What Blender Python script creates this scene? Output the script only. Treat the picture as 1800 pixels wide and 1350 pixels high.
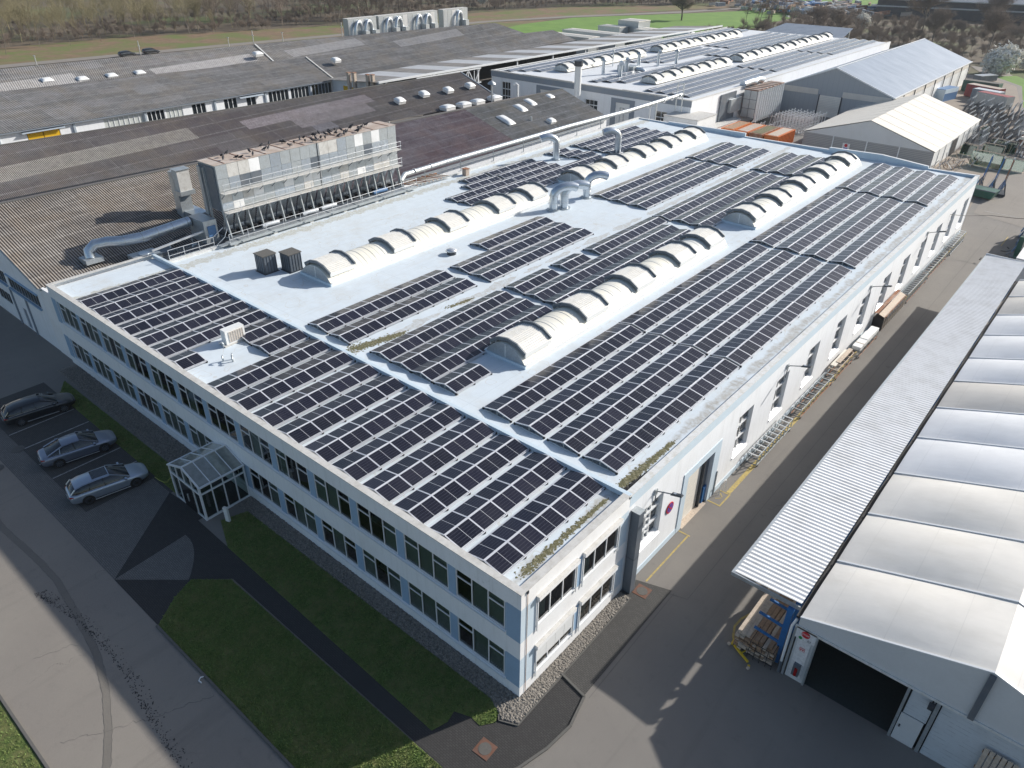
import bpy, math, random
import numpy as np
from mathutils import Vector, Matrix
R = math.radians
random.seed(7)
scene = bpy.context.scene
for o in list(bpy.data.objects): bpy.data.objects.remove(o, do_unlink=True)
COL = scene.collection

# ---------------------------------------------------------------- camera
cam = bpy.data.cameras.new('camera'); camo = bpy.data.objects.new('camera', cam); COL.objects.link(camo)
cam.sensor_fit = 'HORIZONTAL'; cam.sensor_width = 36.0
cam.lens = 36.0 * 1298.144 / 1800.0
cam.clip_start = 0.5; cam.clip_end = 3000
yaw, pit, rol = R(129.956), R(31.885), R(0.566)
f = Vector((math.cos(yaw)*math.cos(pit), math.sin(yaw)*math.cos(pit), -math.sin(pit)))
r = f.cross(Vector((0, 0, 1))).normalized(); u = r.cross(f)
r2 = r*math.cos(rol) + u*math.sin(rol); u2 = -r*math.sin(rol) + u*math.cos(rol)
m = Matrix((r2, u2, -f)).transposed().to_4x4(); m.translation = (14.08, -17.591, 32.054)
camo.matrix_world = m
scene.camera = camo

# ---------------------------------------------------------------- world and sun
SUN_AZ = (0.41, 0.912); SUN_EL = R(27.5)
w = bpy.data.worlds.new('World'); scene.world = w; w.use_nodes = True
nt = w.node_tree; nt.nodes.clear()
sky = nt.nodes.new('ShaderNodeTexSky'); sky.sky_type = 'NISHITA'; sky.sun_disc = False
sky.sun_elevation = SUN_EL; sky.sun_rotation = math.atan2(SUN_AZ[0], SUN_AZ[1])
sky.air_density = 1.0; sky.dust_density = 1.6; sky.ozone_density = 1.3
bg = nt.nodes.new('ShaderNodeBackground'); bg.inputs[1].default_value = 0.098
wo = nt.nodes.new('ShaderNodeOutputWorld')
nt.links.new(sky.outputs[0], bg.inputs[0]); nt.links.new(bg.outputs[0], wo.inputs[0])
sl = bpy.data.lights.new('sun', 'SUN'); sl.energy = 4.6; sl.angle = R(0.8); sl.color = (1.0, 0.955, 0.89)
so = bpy.data.objects.new('sun', sl); COL.objects.link(so)
sd = Vector((SUN_AZ[0]*math.cos(SUN_EL), SUN_AZ[1]*math.cos(SUN_EL), math.sin(SUN_EL))).normalized()
so.rotation_euler = sd.to_track_quat('Z', 'Y').to_euler(); so.location = (0, 0, 80)
scene.render.engine = 'CYCLES'
scene.view_settings.view_transform = 'Standard'; scene.view_settings.look = 'None'
scene.view_settings.gamma = 1.0; scene.view_settings.exposure = 0.36
scene.cycles.max_bounces = 6; scene.cycles.transparent_max_bounces = 12

# ---------------------------------------------------------------- materials
MATS = {}
def nodes(name):
    m = bpy.data.materials.new(name); m.use_nodes = True
    nt = m.node_tree; b = nt.nodes['Principled BSDF']; MATS[name] = m
    return m, nt, b
def mix(nt, a, b, fac, mode='MIX'):
    n = nt.nodes.new('ShaderNodeMix'); n.data_type = 'RGBA'; n.blend_type = mode
    for i, s in ((0, fac), (6, a), (7, b)):
        if isinstance(s, (int, float)): n.inputs[i].default_value = s
        elif isinstance(s, tuple): n.inputs[i].default_value = (*s[:3], 1)
        else: nt.links.new(s, n.inputs[i])
    return n.outputs[2]
def pos(nt, obj=False):
    if obj:
        return nt.nodes.new('ShaderNodeTexCoord').outputs['Object']
    return nt.nodes.new('ShaderNodeNewGeometry').outputs['Position']
def noise(nt, scale, detail=4, rough=.6, vec=None, lo=.35, hi=.65, stretch=None):
    n = nt.nodes.new('ShaderNodeTexNoise'); n.inputs['Scale'].default_value = scale
    n.inputs['Detail'].default_value = detail; n.inputs['Roughness'].default_value = rough
    v = vec if vec is not None else pos(nt)
    if stretch:
        mp = nt.nodes.new('ShaderNodeMapping'); mp.inputs['Scale'].default_value = stretch
        nt.links.new(v, mp.inputs[0]); v = mp.outputs[0]
    nt.links.new(v, n.inputs['Vector'])
    mr = nt.nodes.new('ShaderNodeMapRange'); mr.inputs[1].default_value = lo; mr.inputs[2].default_value = hi
    nt.links.new(n.outputs[0], mr.inputs[0])
    return mr.outputs[0]
def math_(nt, op, a, b=None, c=None):
    n = nt.nodes.new('ShaderNodeMath'); n.operation = op
    for i, s in enumerate((a, b, c)):
        if s is None: continue
        if isinstance(s, (int, float)): n.inputs[i].default_value = s
        else: nt.links.new(s, n.inputs[i])
    return n.outputs[0]
def sep(nt, v):
    n = nt.nodes.new('ShaderNodeSeparateXYZ'); nt.links.new(v, n.inputs[0]); return n.outputs
def bump(nt, b, h, strength=.3, dist=.02):
    n = nt.nodes.new('ShaderNodeBump'); n.inputs['Strength'].default_value = strength
    n.inputs['Distance'].default_value = dist
    nt.links.new(h, n.inputs['Height']); nt.links.new(n.outputs[0], b.inputs['Normal'])
def plain(name, col, rough=.6, metal=0., dirt=None, dscale=.6, damt=.5, fine=.12, coat=0., bmp=0.):
    m, nt, b = nodes(name)
    b.inputs['Roughness'].default_value = rough; b.inputs['Metallic'].default_value = metal
    if coat: b.inputs['Coat Weight'].default_value = coat; b.inputs['Coat Roughness'].default_value = .05
    c = col
    f1 = noise(nt, 9, 3, .6, lo=.3, hi=.7)
    dk = tuple(x*(1-fine*2) for x in col)
    c = mix(nt, dk, col, f1)
    if dirt is not None:
        f2 = noise(nt, dscale, 6, .65, lo=.45, hi=.75)
        f2 = math_(nt, 'MULTIPLY', f2, damt)
        c = mix(nt, c, dirt, f2)
    nt.links.new(c, b.inputs['Base Color'])
    if bmp: bump(nt, b, noise(nt, 30, 3), bmp, .01)
    return m
plain('white_wall', (.84, .86, .88), .7, dirt=(.62, .62, .60), dscale=.5, damt=.25, fine=.01)
m_ = MATS['white_wall']; nt_ = m_.node_tree; b_n = nt_.nodes['Principled BSDF']; src = b_n.inputs['Base Color'].links[0].from_socket; sp_ = sep(nt_, pos(nt_))
k_ = math_(nt_, 'MULTIPLY', math_(nt_, 'GREATER_THAN', sp_[0], -4.5), math_(nt_, 'MULTIPLY', math_(nt_, 'GREATER_THAN', sp_[2], 6.35), math_(nt_, 'LESS_THAN', sp_[1], .1)))
nt_.links.new(mix(nt_, mix(nt_, src, (.16, .16, .15), math_(nt_, 'MULTIPLY', math_(nt_, 'MULTIPLY', k_, noise(nt_, 3.2, 8, .85, lo=.56, hi=.72)), .75)), (.5, .51, .5), math_(nt_, 'MULTIPLY', noise(nt_, 1.1, 5, .7, lo=.5, hi=.8, stretch=(3, 3, .25)), .35)), b_n.inputs['Base Color'])
plain('cream_side', (.85, .855, .855), .8, dirt=(.64, .60, .54), dscale=.6, damt=.35, fine=.015)
plain('blue_panel', (.30, .44, .60), .6, dirt=(.25, .35, .47), fine=.03)
plain('pale_blue', (.58, .69, .77), .65, dirt=(.5, .55, .57), damt=.4, fine=.03)
plain('band_grey', (.24, .28, .33), .6, dirt=(.3, .3, .3), fine=.03)
plain('coping', (.60, .59, .56), .7, dirt=(.33, .31, .27), dscale=2.2, damt=.6, fine=.05)
plain('coping_pale', (.70, .71, .70), .7, dirt=(.45, .42, .34), dscale=2.5, damt=.7, fine=.05)
plain('frame_white', (.74, .76, .77), .45, fine=.02)
plain('aluminium', (.72, .74, .76), .35, .6, fine=.04)
plain('galvanised', (.52, .56, .58), .42, .55, dirt=(.36, .37, .36), dscale=2, damt=.6, fine=.10)
plain('duct_metal', (.64, .70, .76), .3, .8, dirt=(.5, .52, .5), dscale=3, damt=.5, fine=.08)
plain('dark_metal', (.05, .06, .075), .45, .3, dirt=(.10, .10, .10), fine=.1)
plain('slate_metal', (.13, .155, .185), .45, .2, dirt=(.25, .25, .25), fine=.06)
plain('flap_edge', (.19, .215, .24), .5, .1)
plain('black', (.012, .012, .014), .6)
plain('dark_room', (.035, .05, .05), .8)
plain('rust', (.34, .15, .08), .85, dirt=(.42, .33, .27), dscale=1.4, damt=.9, fine=.2)
plain('rusty_roof', (.50, .40, .33), .8, dirt=(.58, .54, .50), dscale=.7, damt=1., fine=.15)
plain('plastic_white', (.78, .79, .78), .4, fine=.02)
plain('opal_dome', (.82, .82, .80), .25, dirt=(.6, .6, .56), dscale=2, damt=.4)
plain('tread', (.02, .02, .02), .85)
plain('rim', (.32, .33, .35), .3, .8)
plain('rim_black', (.02, .02, .022), .35, .3)
plain('lamp_red', (.35, .01, .01), .15)
plain('lamp_clear', (.6, .63, .66), .08, .5)
plain('timber', (.42, .27, .17), .8, dirt=(.5, .36, .24), dscale=3, fine=.2)
plain('timber_pale', (.62, .52, .42), .8, dirt=(.42, .33, .25), dscale=3, fine=.15)
plain('paint_blue', (.03, .17, .44), .45, dirt=(.03, .11, .28), dscale=2)
plain('paint_yellow', (.78, .55, .03), .5, dirt=(.5, .3, .05), dscale=4)
plain('door_yellow', (.85, .50, .01), .5)
plain('paint_orange', (.62, .17, .03), .55, dirt=(.35, .12, .05), dscale=1.2, damt=.7, fine=.08)
plain('paint_green', (.03, .12, .09), .5, dirt=(.06, .1, .07))
plain('paint_red', (.33, .05, .05), .55, dirt=(.2, .06, .05))
plain('paint_grey', (.30, .33, .36), .5, dirt=(.4, .4, .4))
plain('tarp_blue', (.10, .22, .42), .5)
plain('red_sign', (.62, .02, .03), .4)
plain('blue_sign', (.05, .08, .45), .4)
plain('sign_white', (.8, .8, .8), .4)
plain('green_sign', (.02, .30, .08), .4)
plain('kerb', (.13, .125, .115), .9, dirt=(.10, .10, .09), dscale=3, damt=.8, fine=.1)
plain('road_yellow', (.50, .38, .12), .8, dirt=(.22, .19, .13), dscale=5, damt=1.0, fine=.1)
plain('road_white', (.40, .40, .39), .8, dirt=(.12, .12, .12), dscale=6, damt=1.1, fine=.1)
plain('iron_cover', (.17, .075, .045), .75, dirt=(.12, .10, .09), dscale=5, damt=.8)
plain('concrete_lid', (.12, .115, .105), .9, fine=.1)
plain('bark', (.15, .12, .095), .95, fine=.1)
plain('bark_grey', (.22, .19, .16), .95, fine=.1)
plain('twig_brown', (.27, .215, .17), .95, fine=.15)
plain('twig_olive', (.32, .28, .16), .95, fine=.15)
plain('blossom', (.85, .83, .76), .9, fine=.1)
plain('moss', (.13, .125, .06), .95, dirt=(.34, .31, .20), dscale=6, damt=1., bmp=.6)
plain('bird', (.02, .022, .03), .7)
plain('gravel', (.33, .30, .26), .95, dirt=(.10, .095, .09), dscale=12, damt=.9, fine=.28)
plain('stone_a', (.30, .27, .22), .9, fine=.1)
plain('curtain', (.55, .58, .56), .8, fine=.05)
m_ = plain('brick_wall', (.56, .60, .63), .8, dirt=(.42, .44, .45), dscale=.8, damt=.5, fine=.02)
nt_ = m_.node_tree; b_n = nt_.nodes['Principled BSDF']; src = b_n.inputs['Base Color'].links[0].from_socket
nt_.links.new(mix(nt_, src, (.30, .33, .36), math_(nt_, 'MULTIPLY', math_(nt_, 'MULTIPLY', math_(nt_, 'LESS_THAN', math_(nt_, 'MODULO', sep(nt_, pos(nt_))[2], .25), .03), noise(nt_, 2.2, 4, .7, lo=.45, hi=.6)), .8)), b_n.inputs['Base Color'])
plain('corrugated_white', (.82, .825, .82), .6, .0, dirt=(.5, .49, .46), dscale=.7, damt=.5, fine=.03)
plain('tent_wall', (.64, .65, .65), .6, dirt=(.50, .50, .48), dscale=.5, damt=.35, fine=.02)
plain('translucent_strip', (.55, .55, .56), .35, dirt=(.3, .3, .3), fine=.04)
plain('cover_cream2', (.74, .72, .67), .55, fine=.03)
plain('hose', (.55, .6, .12), .5)

def car_paint(name, col, metal=.7):
    m, nt, b = nodes(name)
    b.inputs['Base Color'].default_value = (*col, 1); b.inputs['Metallic'].default_value = metal
    b.inputs['Roughness'].default_value = .32
    b.inputs['Coat Weight'].default_value = 1.; b.inputs['Coat Roughness'].default_value = .04
car_paint('car_black', (.012, .016, .022), .3)
car_paint('car_grey', (.26, .29, .36)); car_paint('car_silver', (.40, .46, .54)); car_paint('car_dark', (.03, .035, .04), .4)
m, nt, b = nodes('car_glass'); b.inputs['Base Color'].default_value = (.02, .025, .03, 1); b.inputs['Roughness'].default_value = .04
b.inputs['Specular IOR Level'].default_value = .8

def glass(name, tint, refl=.08):
    m = bpy.data.materials.new(name); m.use_nodes = True; nt = m.node_tree; nt.nodes.clear(); MATS[name] = m
    o = nt.nodes.new('ShaderNodeOutputMaterial'); t = nt.nodes.new('ShaderNodeBsdfTransparent')
    g = nt.nodes.new('ShaderNodeBsdfGlossy'); g.inputs['Roughness'].default_value = .015
    t.inputs[0].default_value = (*tint, 1)
    lw = nt.nodes.new('ShaderNodeFresnel'); lw.inputs[0].default_value = 1.5
    f = math_(nt, 'ADD', math_(nt, 'MULTIPLY', lw.outputs[0], 1.6), refl)
    mx = nt.nodes.new('ShaderNodeMixShader'); nt.links.new(f, mx.inputs[0])
    nt.links.new(t.outputs[0], mx.inputs[1]); nt.links.new(g.outputs[0], mx.inputs[2]); nt.links.new(mx.outputs[0], o.inputs[0])
glass('glass', (.50, .60, .58), .05)
glass('glass_roof', (.62, .68, .64), .10)
nt_ = MATS['glass_roof'].node_tree; o_ = [n for n in nt_.nodes if n.type == 'OUTPUT_MATERIAL'][0]; src = o_.inputs[0].links[0].from_socket
df = nt_.nodes.new('ShaderNodeBsdfDiffuse'); mm = nt_.nodes.new('ShaderNodeMixShader'); nt_.links.new(mix(nt_, (.30, .32, .28), (.42, .44, .40), noise(nt_, 3, 5)), df.inputs[0]); mm.inputs[0].default_value = .5
nt_.links.new(src, mm.inputs[1]); nt_.links.new(df.outputs[0], mm.inputs[2]); nt_.links.new(mm.outputs[0], o_.inputs[0])
glass('glass_green', (.35, .55, .48), .15)

def softlt(nt, d, wv):
    n = nt.nodes.new('ShaderNodeMapRange'); n.inputs[1].default_value = -.02; n.inputs[2].default_value = .22
    nt.links.new(math_(nt, 'SUBTRACT', wv, d), n.inputs[0]); return n.outputs[0]
def wallmask_lines(nt, coord, period, width):
    a = math_(nt, 'MODULO', math_(nt, 'ADD', coord, 5000.0), period)
    return math_(nt, 'LESS_THAN', a, width)

# flat roof membrane with seams and general dirt
def membrane(name, col, dirtcol, moss=True):
    m, nt, b = nodes(name); b.inputs['Roughness'].default_value = .8; b.inputs['Specular IOR Level'].default_value = .2
    P = pos(nt); s = sep(nt, P)
    c = mix(nt, tuple(x*.94 for x in col), col, noise(nt, 1.2, 5))
    c = mix(nt, c, dirtcol, math_(nt, 'MULTIPLY', noise(nt, .35, 6, .7, lo=.5, hi=.8), .45))
    c = mix(nt, c, dirtcol, math_(nt, 'MULTIPLY', noise(nt, .8, 6, .7, lo=.55, hi=.8, stretch=(1, .12, 1)), .45))
    c = mix(nt, c, dirtcol, math_(nt, 'MULTIPLY', noise(nt, .18, 8, .8, lo=.56, hi=.64), .28))
    rg = noise(nt, .45, 2, .5, lo=0, hi=1); rg2 = math_(nt, 'LESS_THAN', math_(nt, 'ABSOLUTE', math_(nt, 'SUBTRACT', rg, .60)), .006)
    c = mix(nt, c, dirtcol, math_(nt, 'MULTIPLY', rg2, .45))
    sx = wallmask_lines(nt, s[1], 10.0, .04); seam = math_(nt, 'MAXIMUM', wallmask_lines(nt, s[0], 1.5, .03), sx)
    c = mix(nt, c, tuple(x*.72 for x in col), math_(nt, 'MULTIPLY', seam, .5))
    if moss:
        # gutter line of silt along the right parapet
        d = math_(nt, 'ABSOLUTE', math_(nt, 'ADD', s[0], .92))
        wv = math_(nt, 'MULTIPLY_ADD', noise(nt, .55, 4, .6, lo=.30, hi=.65), .50, .06)
        band = softlt(nt, d, wv)
        inside = math_(nt, 'MULTIPLY', band, noise(nt, 2.5, 8, .75, lo=.3, hi=.75))
        c = mix(nt, c, (.30, .26, .20), math_(nt, 'MULTIPLY', inside, 1.0))
        # drain line in the aisle between panel fields
        d2 = math_(nt, 'ABSOLUTE', math_(nt, 'ADD', s[0], 22.75))
        wv2 = math_(nt, 'MULTIPLY', noise(nt, .3, 4, .6, lo=.42, hi=.7), .75)
        b2 = math_(nt, 'MULTIPLY', math_(nt, 'LESS_THAN', d2, wv2), noise(nt, 4, 5, .75, lo=.3, hi=.6))
        c = mix(nt, c, (.36, .32, .26), math_(nt, 'MULTIPLY', b2, .6))
        # run-off in front of the cooler
        d3 = math_(nt, 'ABSOLUTE', math_(nt, 'ADD', s[0], 45.6))
        b3 = math_(nt, 'MULTIPLY', math_(nt, 'LESS_THAN', d3, math_(nt, 'MULTIPLY', noise(nt, 1.2, 5, .7, lo=.3, hi=.7), 1.1)), noise(nt, 5, 5, .75, lo=.3, hi=.6))
        c = mix(nt, c, (.34, .29, .17), math_(nt, 'MULTIPLY', b3, .6))
    nt.links.new(c, b.inputs['Base Color'])
membrane('membrane', (.64, .71, .76), (.52, .51, .47))
membrane('membrane_left', (.66, .66, .64), (.42, .38, .33), False)
membrane('membrane_far', (.68, .71, .74), (.56, .55, .52), False)

# asphalt / paving / grass
def asphalt(name, col, patch, sc=1.):
    m, nt, b = nodes(name); b.inputs['Roughness'].default_value = .88
    c = mix(nt, tuple(x*.75 for x in col), tuple(x*1.18 for x in col), noise(nt, 55, 3, .7, lo=.3, hi=.7))
    c = mix(nt, c, patch, math_(nt, 'MULTIPLY', noise(nt, .22*sc, 6, .6, lo=.42, hi=.72), .55))
    c = mix(nt, c, tuple(x*.5 for x in col), math_(nt, 'MULTIPLY', noise(nt, 1.3, 6, .75, lo=.56, hi=.78), .35))
    v = nt.nodes.new('ShaderNodeTexVoronoi'); v.feature = 'DISTANCE_TO_EDGE'; v.inputs['Scale'].default_value = .16
    wv = nt.nodes.new('ShaderNodeVectorMath'); wv.operation = 'ADD'
    nn = nt.nodes.new('ShaderNodeTexNoise'); nn.inputs['Scale'].default_value = .9; nn.inputs['Detail'].default_value = 6
    P = pos(nt); nt.links.new(P, nn.inputs['Vector']); nt.links.new(P, wv.inputs[0]); nt.links.new(nn.outputs[1], wv.inputs[1])
    nt.links.new(wv.outputs[0], v.inputs['Vector'])
    c = mix(nt, c, tuple(x*.55 for x in col), math_(nt, 'MULTIPLY', noise(nt, 1.0, 5, .65, lo=.55, hi=.8, stretch=(1.1, .06, 1)), .40))
    c = mix(nt, c, tuple(x*.40 for x in col), math_(nt, 'MULTIPLY', noise(nt, .7, 3, .5, lo=.70, hi=.76), .5))
    ck = math_(nt, 'LESS_THAN', v.outputs[0], .0004)
    ck = math_(nt, 'MULTIPLY', ck, noise(nt, .13, 2, lo=.55, hi=.58))
    c = mix(nt, c, tuple(x*.3 for x in col), math_(nt, 'MULTIPLY', ck, .8))
    nt.links.new(c, b.inputs['Base Color']); bump(nt, b, noise(nt, 60, 2), .25, .01)
asphalt('asphalt', (.20, .185, .168), (.23, .215, .19))
asphalt('asphalt_pale', (.235, .212, .186), (.27, .245, .21))
asphalt('asphalt_patch', (.185, .168, .146), (.14, .13, .115))
asphalt('yard_ground', (.30, .25, .20), (.22, .19, .16))
asphalt('soil_dark', (.05, .048, .042), (.09, .08, .065), 2.)
def paving(name, col, joint, bw=.2, bh=.1, ang=0):
    m, nt, b = nodes(name); b.inputs['Roughness'].default_value = .9
    t = nt.nodes.new('ShaderNodeTexBrick'); P = pos(nt)
    mp = nt.nodes.new('ShaderNodeMapping'); mp.inputs['Rotation'].default_value = (0, 0, ang)
    nt.links.new(P, mp.inputs[0]); nt.links.new(mp.outputs[0], t.inputs['Vector'])
    t.inputs['Scale'].default_value = 1; t.inputs['Brick Width'].default_value = bw; t.inputs['Row Height'].default_value = bh
    t.inputs['Mortar Size'].default_value = .012; t.inputs['Mortar Smooth'].default_value = .3
    t.inputs['Color1'].default_value = (*col, 1); t.inputs['Color2'].default_value = (*[x*.8 for x in col], 1)
    t.inputs['Mortar'].default_value = (*joint, 1)
    c = mix(nt, t.outputs[0], tuple(x*.6 for x in col), math_(nt, 'MULTIPLY', noise(nt, .8, 6, .7, lo=.45, hi=.75), .6))
    c = mix(nt, c, (.35, .34, .3), math_(nt, 'MULTIPLY', noise(nt, 5, 6, .8, lo=.62, hi=.75), .35))
    nt.links.new(c, b.inputs['Base Color'])
paving('paving_dark', (.050, .048, .047), (.020, .02, .02))
paving('paving_grey', (.175, .168, .158), (.06, .06, .055))
paving('paving_mid', (.085, .082, .077), (.035, .035, .033))
m, nt, b = nodes('grass'); b.inputs['Roughness'].default_value = .95
c = mix(nt, (.07, .12, .028), (.17, .235, .055), noise(nt, 7, 8, .75))
c = mix(nt, c, (.27, .25, .10), math_(nt, 'MULTIPLY', noise(nt, .8, 8, .78, lo=.44, hi=.62), .75))
c = mix(nt, c, (.03, .05, .012), math_(nt, 'MULTIPLY', noise(nt, 3, 5, .7, lo=.5, hi=.7), .5))
nt.links.new(c, b.inputs['Base Color']); bump(nt, b, noise(nt, 45, 4, .8), .8, .04)
m, nt, b = nodes('grass_blade'); b.inputs['Roughness'].default_value = .7
c = mix(nt, (.09, .16, .035), (.24, .33, .09), noise(nt, 6, 4, .7))
c = mix(nt, c, (.24, .21, .08), math_(nt, 'MULTIPLY', noise(nt, 1.1, 6, .7, lo=.45, hi=.75), .6))
nt.links.new(c, b.inputs['Base Color'])
m, nt, b = nodes('meadow'); b.inputs['Roughness'].default_value = .95
c = mix(nt, (.11, .22, .03), (.15, .27, .04), noise(nt, .15, 5, .6))
c = mix(nt, c, (.16, .22, .06), math_(nt, 'MULTIPLY', noise(nt, .6, 5, .7, lo=.5, hi=.8), .5))
nt.links.new(c, b.inputs['Base Color'])
m, nt, b = nodes('verge'); b.inputs['Roughness'].default_value = .95
c = mix(nt, (.16, .10, .06), (.22, .15, .085), noise(nt, .4, 6, .7))
c = mix(nt, c, (.12, .15, .035), noise(nt, .09, 6, .65, lo=.42, hi=.62))
nt.links.new(c, b.inputs['Base Color'])
m, nt, b = nodes('earth'); b.inputs['Roughness'].default_value = .95
c = mix(nt, (.10, .075, .05), (.14, .11, .07), noise(nt, .25, 6, .7))
c = mix(nt, c, (.09, .11, .03), noise(nt, .03, 4, .6, lo=.5, hi=.65))
nt.links.new(c, b.inputs['Base Color'])

# fibre-cement sheets: sheet joints, lichen, replaced pale sheets
def sheeting(name, base, pale, tint=(.09, .055, .06), tamt=.0, patches=(), row=1.55, hz=.6):
    m, nt, b = nodes(name); b.inputs['Roughness'].default_value = .85
    P = pos(nt); s = sep(nt, P)
    c = mix(nt, tuple(x*.62 for x in base), base, noise(nt, .9, 6, .72, lo=.35, hi=.65))
    c = mix(nt, c, pale, math_(nt, 'MULTIPLY', noise(nt, .35, 6, .75, lo=.42, hi=.72, stretch=(1.2, .35, 1)), hz))
    if tamt: c = mix(nt, c, tint, math_(nt, 'MULTIPLY', noise(nt, .04, 3, .5, lo=.4, hi=.6), tamt))
    c = mix(nt, c, tuple(x*.45 for x in base), math_(nt, 'MULTIPLY', noise(nt, 1.0, 7, .8, lo=.50, hi=.72, stretch=(.35, 2.2, 1)), .75))
    vv = nt.nodes.new('ShaderNodeTexVoronoi'); vv.inputs['Scale'].default_value = 1; mpv = nt.nodes.new('ShaderNodeMapping'); mpv.inputs['Scale'].default_value = (1/row, .19, 0)
    nt.links.new(P, mpv.inputs[0]); snp = nt.nodes.new('ShaderNodeVectorMath'); snp.operation = 'FLOOR'; nt.links.new(mpv.outputs[0], snp.inputs[0]); wn = nt.nodes.new('ShaderNodeTexWhiteNoise'); nt.links.new(snp.outputs[0], wn.inputs['Vector'])
    c = mix(nt, c, pale, math_(nt, 'MULTIPLY', math_(nt, 'POWER', wn.outputs[0], 4.0), .35))
    ln = wallmask_lines(nt, s[0], row, .24); ln2 = wallmask_lines(nt, s[1], 5.3, .20)
    lnx = math_(nt, 'MULTIPLY', math_(nt, 'MAXIMUM', ln, math_(nt, 'MULTIPLY', ln2, .5)), noise(nt, 1.5, 4, .7, lo=.3, hi=.7))
    c = mix(nt, c, pale, math_(nt, 'MULTIPLY', lnx, .8)); c = mix(nt, c, (base[0]*1.25, base[1]*1.08, base[2]*.85), math_(nt, 'MULTIPLY', noise(nt, .22, 6, .7, lo=.45, hi=.65), .5)); c = mix(nt, c, tuple(x*.4 for x in base), math_(nt, 'MULTIPLY', noise(nt, 2.6, 6, .8, lo=.52, hi=.7), .6))
    for (x0, x1, y0, y1, col, amt) in patches:
        k = math_(nt, 'MULTIPLY', math_(nt, 'GREATER_THAN', s[0], x0), math_(nt, 'LESS_THAN', s[0], x1))
        k = math_(nt, 'MULTIPLY', k, math_(nt, 'MULTIPLY', math_(nt, 'GREATER_THAN', s[1], y0), math_(nt, 'LESS_THAN', s[1], y1)))
        k = math_(nt, 'MULTIPLY', k, math_(nt, 'MULTIPLY_ADD', noise(nt, 1.2, 5, .7), .5, .5))
        c = mix(nt, c, col, math_(nt, 'MULTIPLY', k, amt))
    nt.links.new(c, b.inputs['Base Color'])

# PV module: local x along the row, y up the slope
m, nt, b = nodes('pv_module')
P = pos(nt, True); s = sep(nt, P)
ax = math_(nt, 'ABSOLUTE', s[0]); ay = math_(nt, 'ABSOLUTE', s[1])
cell = wallmask_lines(nt, s[1], .176, .010)
cellx = wallmask_lines(nt, s[0], .0875, .006)
mid = math_(nt, 'LESS_THAN', ax, .009)
oi = nt.nodes.new('ShaderNodeObjectInfo')
base = mix(nt, (.007, .007, .014), (.015, .014, .026), oi.outputs['Random'])
c = mix(nt, base, (.15, .155, .18), math_(nt, 'MULTIPLY', cell, .6))
c = mix(nt, c, (.07, .075, .10), math_(nt, 'MULTIPLY', cellx, .25))
c = mix(nt, c, (.62, .64, .66), mid)
dust = noise(nt, .5, 4, .6, lo=.4, hi=.7)
c = mix(nt, c, (.34, .33, .32), math_(nt, 'MULTIPLY', dust, .03))
nt.links.new(c, b.inputs['Base Color'])
b.inputs['Roughness'].default_value = .2; b.inputs['IOR'].default_value = 1.5
m, nt, b = nodes('pv_frame'); b.inputs['Base Color'].default_value = (.70, .71, .74, 1); b.inputs['Roughness'].default_value = .4; b.inputs['Metallic'].default_value = .3
m, nt, b = nodes('pv_far')
P = pos(nt); s = sep(nt, P)
c = mix(nt, (.12, .135, .16), (.17, .185, .21), noise(nt, .3, 3))  # base colour lightened to carry the pale sky glare on the modules
c = mix(nt, c, (.5, .5, .52), math_(nt, 'MULTIPLY', wallmask_lines(nt, s[1], 1.65, .07), .8))
nt.links.new(c, b.inputs['Base Color']); b.inputs['Roughness'].default_value = .22

# barrel skylight
def barrel_mat(name, col):
    m, nt, b = nodes(name); b.inputs['Roughness'].default_value = .5; b.inputs['Specular IOR Level'].default_value = .3
    P = pos(nt); s = sep(nt, P)
    c = mix(nt, col, (.76, .71, .56), math_(nt, 'MULTIPLY', noise(nt, .35, 5, .6, lo=.4, hi=.65), .55))
    c = mix(nt, c, (.52, .56, .6), math_(nt, 'MULTIPLY', noise(nt, .14, 3, .5, lo=.52, hi=.6), .30))
    ln = wallmask_lines(nt, s[1], 1.05, .05)
    c = mix(nt, c, (.34, .38, .42), math_(nt, 'MULTIPLY', ln, .8))
    nt.links.new(c, b.inputs['Base Color'])
barrel_mat('polycarbonate', (.80, .78, .70))
# membrane tent covers
def cover(name, col, d):
    m, nt, b = nodes(name); b.inputs['Roughness'].default_value = .6; b.inputs['Specular IOR Level'].default_value = .35
    c = mix(nt, tuple(x*.93 for x in col), col, noise(nt, .8, 5)); wr = noise(nt, 1.6, 6, .6, lo=.3, hi=.7, stretch=(.35, 1.6, 1)); bump(nt, b, wr, .06, .05)
    c = mix(nt, c, tuple(x*.82 for x in col), math_(nt, 'MULTIPLY', wallmask_lines(nt, sep(nt, pos(nt))[0], 2.45, .035), .6))
    c = mix(nt, c, d, math_(nt, 'MULTIPLY', noise(nt, .5, 6, .7, lo=.5, hi=.8, stretch=(.25, 1, 1)), .4))
    nt.links.new(c, b.inputs['Base Color'])
cover('cover_beige', (.80, .77, .71), (.55, .51, .43)); cover('cover_white', (.79, .80, .81), (.64, .66, .67))
cover('cover_grey', (.64, .61, .56), (.42, .38, .32)); cover('cover_cream', (.74, .70, .62), (.7, .66, .58))
m, nt, b = nodes('steel_roof'); P = pos(nt); s = sep(nt, P); b.inputs['Roughness'].default_value = .42; b.inputs['Metallic'].default_value = .3
c = mix(nt, (.22, .27, .34), (.30, .35, .42), noise(nt, .5, 5, .6, stretch=(.2, 1, 1)))
c = mix(nt, c, (.14, .17, .22), math_(nt, 'MULTIPLY', wallmask_lines(nt, s[1], 1.0, .10), .6))
nt.links.new(c, b.inputs['Base Color'])
m, nt, b = nodes('rib_wall'); P = pos(nt); s = sep(nt, P); b.inputs['Roughness'].default_value = .5
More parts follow.
